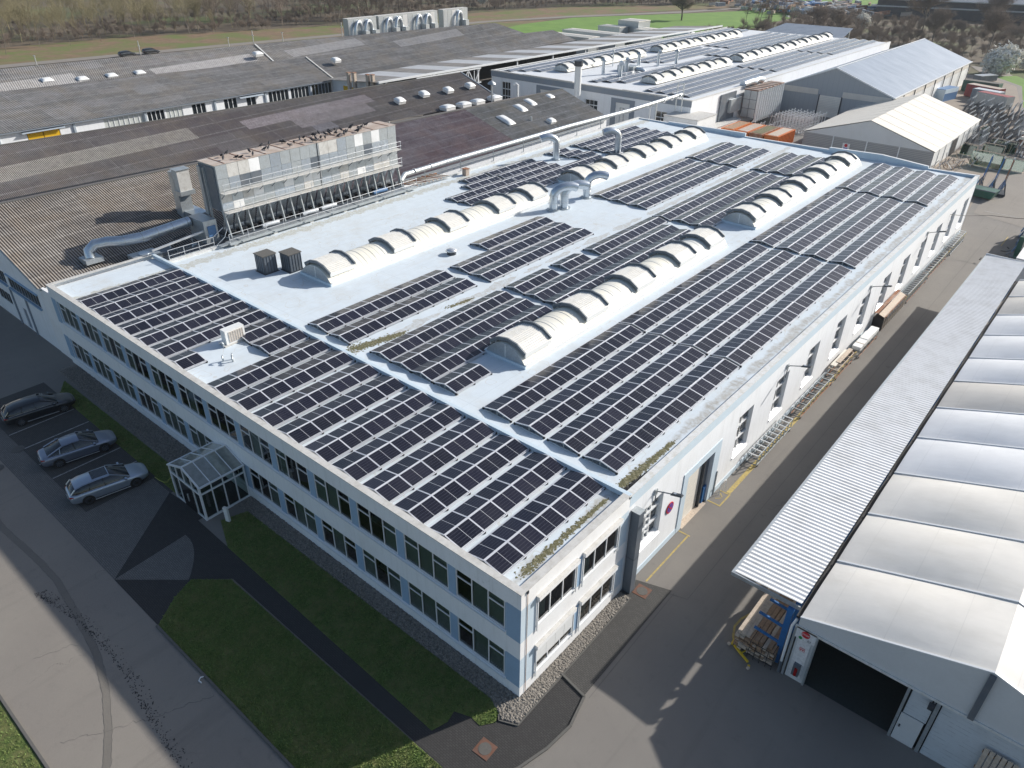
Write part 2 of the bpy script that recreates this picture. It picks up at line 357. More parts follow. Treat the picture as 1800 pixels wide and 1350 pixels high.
c = mix(nt, (.36, .36, .355), (.24, .245, .25), wallmask_lines(nt, s[2], .26, .09)); nt.links.new(c, b.inputs['Base Color'])
m, nt, b = nodes('panel_wall'); P = pos(nt); s = sep(nt, P); b.inputs['Roughness'].default_value = .5
c = mix(nt, (.33, .36, .39), (.27, .30, .33), wallmask_lines(nt, s[0], 1.0, .05)); nt.links.new(c, b.inputs['Base Color'])

# ---------------------------------------------------------------- mesh building
class MB:
    def __init__(s): s.v = []; s.f = []; s.mi = []; s.m = []; s.sm = set()
    def slot(s, mat):
        if mat not in s.m: s.m.append(mat)
        return s.m.index(mat)
    def add(s, vs, fs, mat, smooth=False):
        n = len(s.v); k = s.slot(mat); s.v += [tuple(p) for p in vs]
        for f in fs:
            if smooth: s.sm.add(len(s.f))
            s.f.append(tuple(n+i for i in f)); s.mi.append(k)
        return s
    def quad(s, a, b, c, d, mat): return s.add((a, b, c, d), ((0, 1, 2, 3),), mat)
    def box(s, x0, x1, y0, y1, z0, z1, mat):
        v = [(x, y, z) for z in (z0, z1) for y in (y0, y1) for x in (x0, x1)]
        return s.add(v, ((0, 2, 3, 1), (4, 5, 7, 6), (0, 1, 5, 4), (1, 3, 7, 5), (3, 2, 6, 7), (2, 0, 4, 6)), mat)
    def obox(s, c, ux, uy, uz, mat):
        c, ux, uy, uz = map(Vector, (c, ux, uy, uz))
        v = [c+ux*i+uy*j+uz*k for k in (-1, 1) for j in (-1, 1) for i in (-1, 1)]
        return s.add(v, ((0, 2, 3, 1), (4, 5, 7, 6), (0, 1, 5, 4), (1, 3, 7, 5), (3, 2, 6, 7), (2, 0, 4, 6)), mat)
    def beam(s, a, b, w, h, mat, up=(0, 0, 1)):
        a, b, up = Vector(a), Vector(b), Vector(up); d = (b-a); L = d.length
        if L < 1e-6: return s
        d /= L; x = d.cross(up)
        if x.length < 1e-3: x = d.cross(Vector((1, 0, 0)))
        x.normalize(); z = x.cross(d)
        return s.obox((a+b)/2, d*L/2, x*w/2, z*h/2, mat)
    def tube(s, pts, rad, mat, n=8, caps=True, smooth=True):
        pts = [Vector(p) for p in pts]; rings = []
        rads = rad if isinstance(rad, (list, tuple)) else [rad]*len(pts)
        prev = None; vs = []; fs = []
        for i, p in enumerate(pts):
            t = (pts[min(i+1, len(pts)-1)]-pts[max(i-1, 0)]).normalized()
            if prev is None:
                x = t.cross(Vector((0, 0, 1)))
                if x.length < 1e-3: x = Vector((1, 0, 0))
            else: x = prev - t*prev.dot(t)
            x.normalize(); prev = x; y = t.cross(x)
            for k in range(n):
                a = 2*math.pi*k/n; vs.append(p + x*math.cos(a)*rads[i] + y*math.sin(a)*rads[i])
        for i in range(len(pts)-1):
            for k in range(n):
                k2 = (k+1) % n; fs.append((i*n+k, i*n+k2, (i+1)*n+k2, (i+1)*n+k))
        s.add(vs, fs, mat, smooth)
        if caps: s.add(vs[:n], (tuple(range(n-1, -1, -1)),), mat); s.add(vs[-n:], (tuple(range(n)),), mat)
        return s
    def cyl(s, c, r, z0, z1, mat, n=16, r2=None):
        r2 = r if r2 is None else r2
        return s.tube([(c[0], c[1], z0), (c[0], c[1], z1)], [r, r2], mat, n)
    def disc(s, c, r, mat, n=24, h=.01):
        return s.cyl((c[0], c[1]), r, c[2]-h, c[2], mat, n)
    def poly(s, pts, z, mat, th=0):
        n = len(pts)
        ar = sum(pts[i][0]*pts[(i+1) % n][1]-pts[(i+1) % n][0]*pts[i][1] for i in range(n))
        if ar < 0: pts = pts[::-1]
        s.add([(x, y, z) for x, y in pts], (tuple(range(n)),), mat)
        if th:
            s.add([(x, y, z) for x, y in pts]+[(x, y, z-th) for x, y in pts], [(i, i+n, (i+1) % n+n, (i+1) % n) for i in range(n)], mat)
        return s
    def build(s, name, parent=None, off=(0, 0, 0), link=True):
        me = bpy.data.meshes.new(name)
        o = Vector(off); me.from_pydata([(x-o[0], y-o[1], z-o[2]) for x, y, z in s.v], [], s.f)
        for k in s.m: me.materials.append(MATS[k])
        me.polygons.foreach_set('material_index', s.mi)
        if s.sm: me.polygons.foreach_set('use_smooth', [i in s.sm for i in range(len(s.f))])
        me.update()
        ob = bpy.data.objects.new(name, me); COL.objects.link(ob)
        if parent is not None: ob.parent = parent
        elif o.length: ob.location = o
        return ob
def build_each(mb, name, parent=None, off=(0, 0, 0)):
    # one object for every connected piece
    par = list(range(len(mb.v)))
    def fd(a):
        while par[a] != a: par[a] = par[par[a]]; a = par[a]
        return a
    for q in mb.f:
        for k in q[1:]: par[fd(k)] = fd(q[0])
    grp = {}
    for i, q in enumerate(mb.f): grp.setdefault(fd(q[0]), []).append(i)
    for ids in grp.values():
        n = MB(); mp = {}
        for i in ids:
            fq = []
            for k in mb.f[i]:
                if k not in mp: mp[k] = len(n.v); n.v.append(mb.v[k])
                fq.append(mp[k])
            if i in mb.sm: n.sm.add(len(n.f))
            n.f.append(tuple(fq)); n.mi.append(n.slot(mb.m[mb.mi[i]]))
        n.build(name, parent, off)
def tag(o, label=None, cat=None, group=None, kind=None):
    if label: o['label'] = label
    if cat: o['category'] = cat
    if group: o['group'] = group
    if kind: o['kind'] = kind
    return o
def thing(name, label, cat, loc=(0, 0, 0), rz=0, group=None):
    o = bpy.data.objects.new(name, None); o.empty_display_size = .3; COL.objects.link(o)
    o.location = loc; o.rotation_euler = (0, 0, rz); return tag(o, label, cat, group)
KIDS = {}
def kids(o):
    return [c for c in bpy.data.objects if c.parent == o]
def dup(root, loc, rz=0, label=None, scale=None, cache={}):
    if root.name not in cache:
        def tree(o): return (o, [tree(c) for c in kids(o)])
        cache[root.name] = tree(root)
    def rec(node, parent):
        o, ch = node; c = o.copy(); COL.objects.link(c)
        if parent is not None: c.parent = parent
        for k in ch: rec(k, c)
        return c
    r_ = rec(cache[root.name], None); r_.location = loc; r_.rotation_euler = (0, 0, rz)
    if scale: r_.scale = scale
    if label: r_['label'] = label
    return r_
def ground(name, pts, z, mat, th=0): return tag(MB().poly(pts, z, mat, th).build(name), kind='structure')
def rect(x0, x1, y0, y1): return [(x0, y0), (x1, y0), (x1, y1), (x0, y1)]
ORD = ['first', 'second', 'third', 'fourth', 'fifth', 'sixth', 'seventh', 'eighth', 'ninth', 'tenth', 'eleventh', 'twelfth', 'thirteenth', 'fourteenth', 'fifteenth', 'sixteenth', 'seventeenth', 'eighteenth', 'nineteenth', 'twentieth']

def facade(mb, axis, p, sgn, u0, u1, z0, z1, ops, depth, mat, rmat=None):
    """wall plane with rectangular openings; sgn is the outward direction along axis"""
    us = sorted({u0, u1, *[a for o in ops for a in o[:2]]}); zs = sorted({z0, z1, *[a for o in ops for a in o[2:4]]})
    def P(u_, z_, d=0): return (u_, p-sgn*d, z_) if axis == 'y' else (p-sgn*d, u_, z_)
    for i in range(len(us)-1):
        for j in range(len(zs)-1):
            uc, zc = (us[i]+us[i+1])/2, (zs[j]+zs[j+1])/2
            if any(o[0] < uc < o[1] and o[2] < zc < o[3] for o in ops): continue
            mb.quad(P(us[i], zs[j]), P(us[i+1], zs[j]), P(us[i+1], zs[j+1]), P(us[i], zs[j+1]), mat)
    for a, b_, c_, d_ in [o[:4] for o in ops]:
        rm = rmat or mat
        for (q1, q2) in (((a, c_), (b_, c_)), ((b_, c_), (b_, d_)), ((b_, d_), (a, d_)), ((a, d_), (a, c_))):
            mb.quad(P(*q1), P(*q2), P(*q2, depth), P(*q1, depth), rm)

# ================================================================ THE GROUND
ground('terrain', rect(-1500, 700, -500, 1600), -.06, 'earth')
ground('asphalt_yard', rect(-128, 34, -60, 208), 0, 'asphalt')
ground('road_asphalt', [(-80, -16.45), (-17.9, -16.45), (-5, -17), (30, -17), (30, -9.25), (-80, -9.25)], .004, 'asphalt_pale')
ground('storage_yard', [(-31, 92), (-1.0, 92.5), (-2, 104), (-2.2, 121), (-3, 144), (-9, 176), (-15, 205), (-22, 216), (-32, 216), (-31, 146)], .008, 'yard_ground')
ground('parking_paving', rect(-48, -27.2, -7.75, -3.0), .008, 'paving_mid')
ground('forecourt_paving', rect(-70, -17.5, -9.25, -7.75), .008, 'paving_grey')
ground('forecourt_wedge', [(-29.5, -7.75), (-29.5, -3.3), (-27.3, -3.3), (-22.47, -9.25), (-29.5, -9.25)], .012, 'paving_grey')
ground('path_paving', [(-27.3, -3.3), (-22.47, -9.25), (-17.42, -9.25), (-19.2, -6.4), (-17.4, -4.8), (-.3, -4.9), (2.9, -4.9), (2.9, -4.0), (-2.2, -4.0), (-23.4, -3.5), (-23.4, -3.0)], .016, 'paving_dark')
arc = [(-22.47, -9.25)] + [(-22.7+3.55*math.cos(a), -6.75+3.0*math.sin(a)) for a in [R(x) for x in (88, 70, 50, 30, 10, 6)]]
ground('paving_wedge', [(-22.47, -9.25), (-22.8, -4.7), (-22.2, -4.72), (-21.6, -4.88), (-21.05, -5.12), (-20.5, -5.45), (-20.0, -5.82), (-19.55, -6.2), (-19.25, -6.5)], .020, 'paving_grey')
ground('corner_paving', [(-2.2, -4.9), (-2.2, -1.3), (0.9, -1.3), (.9, 2.35), (2.35, 2.1), (2.75, .4), (2.6, -1.2), (2.2, -2.8), (1.2, -4.6), (.2, -6.4), (-.8, -9.25), (-5.2, -9.25), (-.4, -4.9)], .012, 'paving_dark')
ground('side_paving', [(.7, 2.35), (2.35, 2.1), (2.2, 10.9), (.0, 10.2), (.0, 8.9), (.7, 8.9)], .016, 'paving_mid')
LAWN = [(-17.47, -9.25), (-18.6, -7.7), (-19.15, -6.4), (-17.42, -4.9), (-.35, -4.95), (-5.3, -9.22)]
ground('lawn', LAWN, .035, 'grass', .04)
STRIP = [(-21.8, -1.0), (-22.3, -2.6), (-19.9, -3.6), (-4.4, -3.95), (-2.0, -4.0), (-1.75, -3.2), (-1.9, -2.6), (-1.1, -2.3), (-.45, -2.35), (.0, -1.75), (-.25, -1.25), (-1.0, -.95)]
ground('lawn_strip', STRIP, .035, 'grass', .04)
STRIP2 = [(-47, -1.8), (-45, -3.0), (-27.0, -3.1), (-26.6, -1.75)]
ground('lawn_by_parking', STRIP2, .035, 'grass', .04)
ground('roadside_grass', [(-60, -16.5), (-13.5, -16.45), (-9, -17.4), (-9, -40), (-60, -40)], .03, 'grass', .03)
GRAV = [(-49, 0, -1.75, -.0), ]
ground('gravel_bed', [(-49.2, -.02), (-49.2, -1.5), (-26.6, -1.75), (-26.6, -.02)], .02, 'gravel')
ground('gravel_border', [(-23.0, -.02), (-23, -1.3), (-21.8, -1.0), (-1.0, -.95), (-.25, -1.25), (.05, -1.5), (.85, -1.15), (.68, 8.9), (.02, 8.9), (.02, -.02)], .024, 'gravel')
# far ground
ground('country_road', [(-224, 20), (-214, 114), (-209, 154), (-201, 219), (-189, 258), (-165, 310), (-154, 345), (-150, 345), (-160, 306), (-184, 255), (-196, 219), (-204, 154), (-209, 114), (-218, 20)], .02, 'asphalt_pale')
ground('meadow', [(-138, 175), (-150, 140), (-178, 200), (-183, 222), (-183, 255), (-157, 306), (-140, 345), (-118, 330), (-116, 290), (-112, 262), (-118, 250), (-100, 225)], .01, 'meadow')
ground('verge_bank', [(-255, 10), (-252, 98), (-240, 137), (-229, 171), (-222, 200), (-224, 244), (-213, 291), (-170, 350), (-155, 350), (-188, 258), (-200, 219), (-208, 154), (-213, 114), (-223, 20)], .0, 'verge')
ground('verge_near', [(-218, -30), (-209, 114), (-204, 154), (-196, 219), (-184, 240), (-178, 200), (-150, 140), (-146, -30)], .005, 'verge')
ground('east_verge', [(-22, 217), (-14, 206), (-9, 178), (-6, 178), (-9, 208), (-18, 222)], .02, 'meadow')
ground('bend_road', [(-31, 232), (-24, 216), (-15, 205), (-9, 176), (-5, 150), (-2.2, 118), (-.5, 95), (9, 92), (6, 140), (-4, 178), (-13, 210), (-24, 232)], .016, 'asphalt_pale')
ground('far_meadow', [(-150, 400), (-60, 400), (-20, 470), (-20, 700), (-300, 700)], .01, 'meadow')
# kerbs: real steps
for nm, pts in (('kerb_lawn', [(-17.5, -9.30), (-5.2, -9.30)]), ('kerb_roadside', [(-40, -16.40), (-13.4, -16.36), (-9, -17.3)]),
                ('kerb_corner', [(-5.2, -9.30), (-.75, -9.28), (.25, -6.4), (1.25, -4.6), (2.25, -2.8), (2.65, -1.2), (2.8, .4), (2.4, 2.1), (.75, 2.42)]),
                ('kerb_gravel', [(-.15, -1.35), (.05, -1.58), (.9, -1.2), (.74, 8.9)])):
    b_ = MB()
    for a, c_ in zip(pts, pts[1:]): b_.beam((*a, .03), (*c_, .03), .12 if nm != 'kerb_gravel' else .06, .12 if nm != 'kerb_gravel' else .09, 'kerb')
    tag(b_.build(nm), kind='structure')
# repair strip in the road and a line of tar crumbs
b_ = MB(); pts = [(-38, -11.6), (-31.9, -11.75), (-27.5, -11.45), (-24.9, -11.4), (-21.5, -11.75), (-18.1, -12.2), (-15.6, -12.9), (-13.57, -13.73), (-12, -14.5), (-10, -15.8)]
L_ = [(Vector((*p, 0)), (Vector((*pts[min(i+1, len(pts)-1)], 0))-Vector((*pts[max(i-1, 0)], 0))).normalized()) for i, p in enumerate(pts)]
for (p, t), (q, t2) in zip(L_, L_[1:]):
    n1 = Vector((-t.y, t.x, 0))*.16; n2 = Vector((-t2.y, t2.x, 0))*.16
    b_.quad(*[(v.x, v.y, .008) for v in (p-n1, q-n2, q+n2, p+n1)], 'asphalt_patch')
tag(b_.build('road_repair_strip'), kind='structure')
rnd = random.Random(3); b_ = MB(); pts = [(-24.8, -12.6), (-23.2, -12.3), (-20.4, -11.85), (-17.4, -11.75), (-14.3, -12.0), (-11.5, -12.35), (-9.0, -12.5), (-6, -12.9)]
for k in range(800):
    i = rnd.randrange(len(pts)-1); t = rnd.random(); x = pts[i][0]*(1-t)+pts[i+1][0]*t; y = pts[i][1]*(1-t)+pts[i+1][1]*t + rnd.gauss(0, .07)+(.5*rnd.random()**3)
    s_ = rnd.uniform(.012, .032); a = rnd.random()*3
    b_.obox((x, y, .012), (math.cos(a)*s_, math.sin(a)*s_, 0), (-math.sin(a)*s_*.6, math.cos(a)*s_*.6, 0), (0, 0, .006), 'black')
tag(b_.build('road_debris'), 'dark crumbs of tar and leaves scattered in a curved trail on the road', 'debris', kind='stuff')

# painted bay lines and yellow lines
b_ = MB()
for x in (-42.16, -39.6, -36.87, -34.6, -32.2):
    b_.box(x-.05, x+.05, -7.7, -3.1, .010, .014, 'road_white')
tag(b_.build('parking_bay_markings'), kind='structure')
b_ = MB()
def yl(x0, y0, x1, y1): b_.box(min(x0, x1)-.05, max(x0, x1)+.05, min(y0, y1)-.05, max(y0, y1)+.05, .006, .010, 'road_yellow')
yl(.1, 15.5, .78, 15.5); yl(.72, 10.6, .72, 15.38); yl(.05, 19.3, .92, 19.3); yl(.92, 19.42, .92, 20.75); yl(.2, 20.75, .8, 20.75); yl(.86, 20.9, .66, 42); yl(.6, 42.1, .62, 86)
b_.beam((.35, 19.8, .008), (.65, 20.1, .008), .06, .004, 'road_yellow'); b_.beam((.65, 20.2, .008), (.35, 20.5, .008), .06, .004, 'road_yellow')
pts = [(6.9, 14.5), (6.45, 12.6), (6.1, 11.6), (6.05, 10.9), (6.3, 10.2), (6.7, 9.7)]
for a, c_ in zip(pts, pts[1:]): b_.beam((*a, .008), (*c_, .008), .12, .004, 'road_yellow')
b_.box(.4, 4.5, 96.9, 97.0, .018, .022, 'road_white'); b_.box(4.8, 4.9, 84, 88, .018, .022, 'road_yellow')
tag(b_.build('yellow_line_markings'), kind='structure')
# worn joint lines in the asphalt
b_ = MB()
for (a, c_) in (((-.2, 9.9), (3.2, 10.9)), ((3.2, 10.9), (3.1, 20)), ((3.1, 20), (3.0, 92)), ((2.4, 10.8), (2.6, 2.2))):
    b_.beam((*a, .009), (*c_, .009), .02, .003, 'kerb')
rc = random.Random(9)
def crack(p, q, n=26, wv=.12):
    pts = [(p[0]+(q[0]-p[0])*k/n+rc.gauss(0, wv*.5), p[1]+(q[1]-p[1])*k/n+rc.gauss(0, wv*.5)) for k in range(n+1)]
    for a, c_ in zip(pts, pts[1:]): b_.beam((*a, .010), (*c_, .010), rc.uniform(.008, .018), .003, 'kerb')
crack((-11.4, -9.6), (-12.6, -12.4)); crack((-12.6, -12.4), (-14.6, -15.6), 20); crack((-20.3, -14.4), (-19.5, -12.6), 12); crack((1.5, -4.5), (4.6, -2.5), 18, .2); crack((3.6, 21), (5.2, 27), 30, .2)
for dy in (-.17, .17):
    for (p, t), (q, t2) in zip(L_, L_[1:]): crack((p.x-t.y*dy, p.y+t.x*dy), (q.x-t2.y*dy, q.y+t2.x*dy), 12, .03)
tag(b_.build('asphalt_joints'), kind='structure')

# manholes
def manhole(x, y, sq, label, s=1.):
    t = thing('manhole_cover', label, 'manhole', (x, y, .02), R(3))
    b_ = MB()
    if sq: b_.box(-.42*s, .42*s, -.42*s, .42*s, .0, .012, 'iron_cover')
    else: b_.cyl((0, 0), .44*s, 0, .012, 'kerb', 28)
    b_.build('frame', t)
    MB().cyl((0, 0), .31*s, .012, .022, 'concrete_lid', 28).build('lid', t)
manhole(.5, -3.05, True, 'square rusty manhole cover in the dark paving at the front corner of the office')
manhole(.95, 9.75, True, 'square rusty manhole cover beside the grey downpipe duct')
manhole(-39.86, -7.95, False, 'round concrete manhole cover at the outer edge of the parking bays')
manhole(-38.6, -9.75, False, 'faint round manhole cover in the road left of the parking bays')

# grass blades and pebbles: uncountable
def in_poly(x, y, P):
    c = False; n = len(P)
    for i in range(n):
        x1, y1 = P[i]; x2, y2 = P[(i+1) % n]
        if (y1 > y) != (y2 > y) and x < (x2-x1)*(y-y1)/(y2-y1)+x1: c = not c
    return c
def raw(name, V, F, mat, k):
    me = bpy.data.meshes.new(name); V = np.asarray(V, 'f'); F = np.asarray(F, 'i')
    me.vertices.add(len(V)); me.vertices.foreach_set('co', V.ravel())
    me.loops.add(F.size); me.loops.foreach_set('vertex_index', F.ravel())
    me.polygons.add(len(F)); me.polygons.foreach_set('loop_start', np.arange(0, F.size, k)); 
    mats = mat if isinstance(mat, list) else [mat]
    for q in mats: me.materials.append(MATS[q])
    me.update(calc_edges=True)
    o = bpy.data.objects.new(name, me); COL.objects.link(o); return o
def blades(name, P, n, label, seed, h=.07):
    g = np.random.default_rng(seed); xs = [p[0] for p in P]; ys = [p[1] for p in P]
    V = []; F = []
    while len(F) < n:
        x = g.uniform(min(xs), max(xs)); y = g.uniform(min(ys), max(ys))
        if not in_poly(x, y, P): continue
        hh = h*g.uniform(.4, 1.5); a = g.uniform(0, 6.28); wv = g.uniform(.01, .03); lx, ly = g.normal(0, .03, 2)
        i = len(V); V += [(x-math.cos(a)*wv, y-math.sin(a)*wv, .035), (x+math.cos(a)*wv, y+math.sin(a)*wv, .035), (x+lx, y+ly, .035+hh)]
        F.append((i, i+1, i+2))
    tag(raw(name, V, F, 'grass_blade', 3), label, 'grass', kind='stuff')
blades('lawn_grass', LAWN, 38000, 'short grass of the large lawn beside the road', 1)
blades('strip_grass', STRIP, 22000, 'short dark grass between the gravel border and the path', 2)
blades('parking_grass', STRIP2, 9000, 'dark grass between the parked cars and the office', 4)
blades('verge_grass', [(-22, -16.6), (-13.6, -16.5), (-9, -17.5), (-9, -20), (-22, -20)], 7000, 'sunlit grass at the far side of the road', 5)
def pebbles(name, P, n, label, seed, z=.03):
    g = np.random.default_rng(seed); xs = [p[0] for p in P]; ys = [p[1] for p in P]; V = []; F = []
    base = np.array([(1, 0, 0), (-1, 0, 0), (0, 1, 0), (0, -1, 0), (0, 0, 1), (.7, .7, .5), (-.7, .7, .5), (-.7, -.7, .5), (.7, -.7, .5)])
    fs = [(0, 5, 8), (2, 6, 5), (1, 7, 6), (3, 8, 7), (4, 8, 5), (4, 5, 6), (4, 6, 7), (4, 7, 8), (0, 2, 5), (2, 1, 6), (1, 3, 7), (3, 0, 8)]
    k = 0
    while k < n:
        x = g.uniform(min(xs), max(xs)); y = g.uniform(min(ys), max(ys))
        if not in_poly(x, y, P): continue
        k += 1; sc = g.uniform(.03, .095)*np.array([1, g.uniform(.6, 1), g.uniform(.5, .9)]); a = g.uniform(0, 6.28)
        q = base*sc*g.uniform(.85, 1.15, (9, 1)); ca, sa = math.cos(a), math.sin(a)
        i = len(V); V += [(x+p[0]*ca-p[1]*sa, y+p[0]*sa+p[1]*ca, z+p[2]) for p in q]; F += [(i+a_, i+b__, i+c__) for a_, b__, c__ in fs]
    o = raw(name, V, F, ['gravel'], 3); tag(o, label, 'gravel', kind='stuff')
pebbles('gravel_stones', [(.05, -1.45), (.82, -1.1), (.64, 8.8), (.05, 8.8)], 4200, 'coarse pale gravel along the short side of the office', 1)
pebbles('gravel_stones', [(-22.8, -.03), (-22.8, -1.2), (-21.8, -.95), (-1, -.9), (.05, -1.4), (.05, -.03)], 7500, 'shaded gravel border right of the glass entrance', 2)
pebbles('gravel_stones', [(-48.8, -.05), (-48.8, -1.4), (-26.7, -1.65), (-26.7, -.05)], 6500, 'shaded gravel border left of the glass entrance', 3)

# ================================================================ OFFICE BUILDING
OX0, OX1, OY1, OH = -49.6, 0., 8.86, 7.2
office = thing('office_building', 'long white two-storey office block with blue panels and strip windows', 'office building', (-24.8, 4.4, 0))
OFF = (-24.8, 4.4, 0)
nb = 13; pit_ = 3.69; win_x = [(-48.35+pit_*k, -48.35+pit_*k+3.12) for k in range(nb)]
win_x[-1] = (-4.12, -.98)
b_ = MB()
bands = [(-48.6, -.86, .78, 2.72), (-48.6, -.86, 4.15, 6.08)]
facade(b_, 'y', 0, -1, OX0, OX1, 0, OH-.04, bands, .14, 'white_wall')
sops = [(1.15, 4.2, .88, 2.62), (4.76, 7.96, .88, 2.62), (1.15, 4.2, 4.2, 5.98), (4.76, 7.96, 4.2, 5.98)]
facade(b_, 'x', 0, 1, 0, OY1, 0, OH-.04, sops, .14, 'cream_side')
b_.quad((OX0, 0, 0), (OX0, 0, OH-.04), (OX0, OY1, OH-.04), (OX0, OY1, 0), 'white_wall')
b_.build('wall', office, OFF)
# blue panels
def bq(p, q, mt):
    if abs(p[0]-q[0]) < 1e-6: MB().quad(p, (q[0], q[1], p[2]), q, (p[0], p[1], q[2]), mt).build('blue_panel', office, OFF)
    else: MB().quad(p, (q[0], p[1], p[2]), q, (p[0], p[1], q[2]), mt).build('blue_panel', office, OFF)
for z0, z1 in ((.74, 2.78), (3.95, 6.15)):
    bq((-.85, -.005, z0), (.005, -.005, z1), 'blue_panel'); bq((-49.5, -.005, z0), (-48.62, -.005, z1), 'blue_panel'); bq((.005, -.005, z0), (.005, 1.1, z1), 'pale_blue')
    bq((.005, 4.24, z0+.1), (.005, 4.72, z1-.12), 'blue_panel'); bq((.005, 8.02, z0), (.005, 8.84, z1), 'pale_blue')
for z0, z1 in ((.79, 2.71), (4.16, 6.07)):
    for k in range(nb+1):
        a = win_x[k-1][1]+.01 if k else -48.6; c_ = win_x[k][0]-.01 if k < nb else -.87
        if c_-a > .02: MB().box(a, c_, .05, .22, z0, z1, 'blue_panel').build('blue_panel', office, OFF)
# roof deck, copings
MB().box(OX0+.3, OX1-.3, .3, OY1-.1, 6.6, 6.84, 'membrane').build('roof', office, OFF)
b_ = MB(); b_.box(OX0-.04, OX1+.04, -.05, .34, OH-.04, OH, 'coping'); b_.box(OX1-.36, OX1+.045, .345, OY1-.16, OH-.05, OH-.005, 'coping')
b_.box(OX0, -.0, OY1-.15, OY1+.10, 6.9, OH-.012, 'pale_blue'); b_.box(OX0-.04, OX0+.3, .345, OY1-.16, OH-.05, OH-.003, 'coping')
b_.box(OX0+.01, OX1-.01, .2, .3, 6.4, OH-.05, 'white_wall'); b_.box(OX1-.32, OX1-.2, .3, OY1, 6.4, OH-.06, 'white_wall')
b_.build('coping', office, OFF)
b_ = MB()
for z in (.70, 4.07):
    b_.box(-48.62, -.9, -.07, .14, z, z+.045, 'frame_white')
    for a, c_ in ((1.1, 4.25), (4.72, 8.0)): b_.box(-.1, .08, a, c_, z+.11, z+.15, 'frame_white')
b_.build('window_sill', office, OFF)
# rooms seen through the glass
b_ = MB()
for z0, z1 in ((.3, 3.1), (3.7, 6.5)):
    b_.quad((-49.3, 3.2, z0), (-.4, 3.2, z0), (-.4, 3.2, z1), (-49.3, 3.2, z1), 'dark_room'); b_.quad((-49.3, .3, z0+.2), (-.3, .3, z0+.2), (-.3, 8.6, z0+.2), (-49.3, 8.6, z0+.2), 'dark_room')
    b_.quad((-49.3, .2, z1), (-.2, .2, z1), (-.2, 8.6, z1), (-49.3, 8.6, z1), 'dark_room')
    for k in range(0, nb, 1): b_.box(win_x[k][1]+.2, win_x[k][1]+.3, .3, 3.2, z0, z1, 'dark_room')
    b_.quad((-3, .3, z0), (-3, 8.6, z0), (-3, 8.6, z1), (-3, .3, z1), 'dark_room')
rn = random.Random(11)
for z0 in (.5, 3.9):
    for k in range(nb):
        for q in range(2):
            x = win_x[k][0]+rn.uniform(.2, 2.2); b_.box(x, x+rn.uniform(.8, 1.5), .6, 1.3, z0+.68, z0+.72, rn.choice(['timber_pale', 'curtain', 'timber']))
        x = win_x[k][0]+rn.uniform(.2, 2.4); b_.box(x, x+.5, 1.4, 1.8, z0, z0+1.0, rn.choice(['black', 'paint_blue', 'paint_grey']))
b_.build('rooms', office, OFF)
# front windows: left and right casements with a top light, full middle pane
def front_window(w_, h_):
    b_ = MB(); fr = .06; t3 = w_/3
    b_.box(0, w_, -.03, .03, 0, fr, 'frame_white'); b_.box(0, w_, -.03, .03, h_-fr, h_, 'frame_white')
    for x in (0, t3-fr/2, 2*t3-fr/2, w_-fr): b_.box(x, x+fr, -.034, .034, fr, h_-fr, 'frame_white')
    zt = h_*.70
    b_.box(fr, t3-fr/2, -.03, .03, zt, zt+.07, 'frame_white'); b_.box(2*t3+fr/2, w_-fr, -.03, .03, zt, zt+.07, 'frame_white')
    g_ = MB().quad((fr, .0, fr), (w_-fr, .0, fr), (w_-fr, .0, h_-fr), (fr, 0, h_-fr), 'glass')
    return b_, g_
def blind_mb(x0, x1, h_, yy=.10, step=.127, wd=.10):
    b_ = MB(); x = x0
    while x < x1: b_.obox((x, yy, h_/2), (.055*math.cos(.6), .055*math.sin(.6), 0), (-.002, .003, 0), (0, 0, h_/2-.03), 'curtain'); x += step
    return b_
wl = None
proto = {}
for zi, (z0, z1) in enumerate(((.80, 2.70), (4.17, 6.06))):
    for k in range(nb):
        x0, x1 = win_x[k]; key = round(z1-z0, 2)
        if key not in proto:
            fb, gb = front_window(3.12, z1-z0); fo = fb.build('window', office); go = gb.build('pane', fo)
            bl = [blind_mb(.1, .95, z1-z0).build('blind', fo), blind_mb(1.1, 2.0, z1-z0).build('blind', fo), blind_mb(2.15, 3.0, z1-z0).build('blind', fo)]
            proto[key] = (fo.data, go.data, [q.data for q in bl]); 
            for q in (go, *bl, fo): bpy.data.objects.remove(q)
        fd, gd, bd = proto[key]
        def inst(nm, d, par, loc=(0, 0, 0)):
            o = bpy.data.objects.new(nm, d); COL.objects.link(o); o.parent = par; o.location = loc; return o
        fo = inst('window', fd, office, (x0+24.8, .10-4.4, z0)); inst('pane', gd, fo)
        for j in range(3):
            if rn.random() < (.55 if zi == 0 else .42) or (k > 10 and j > 0): inst('blind', bd[j], fo)
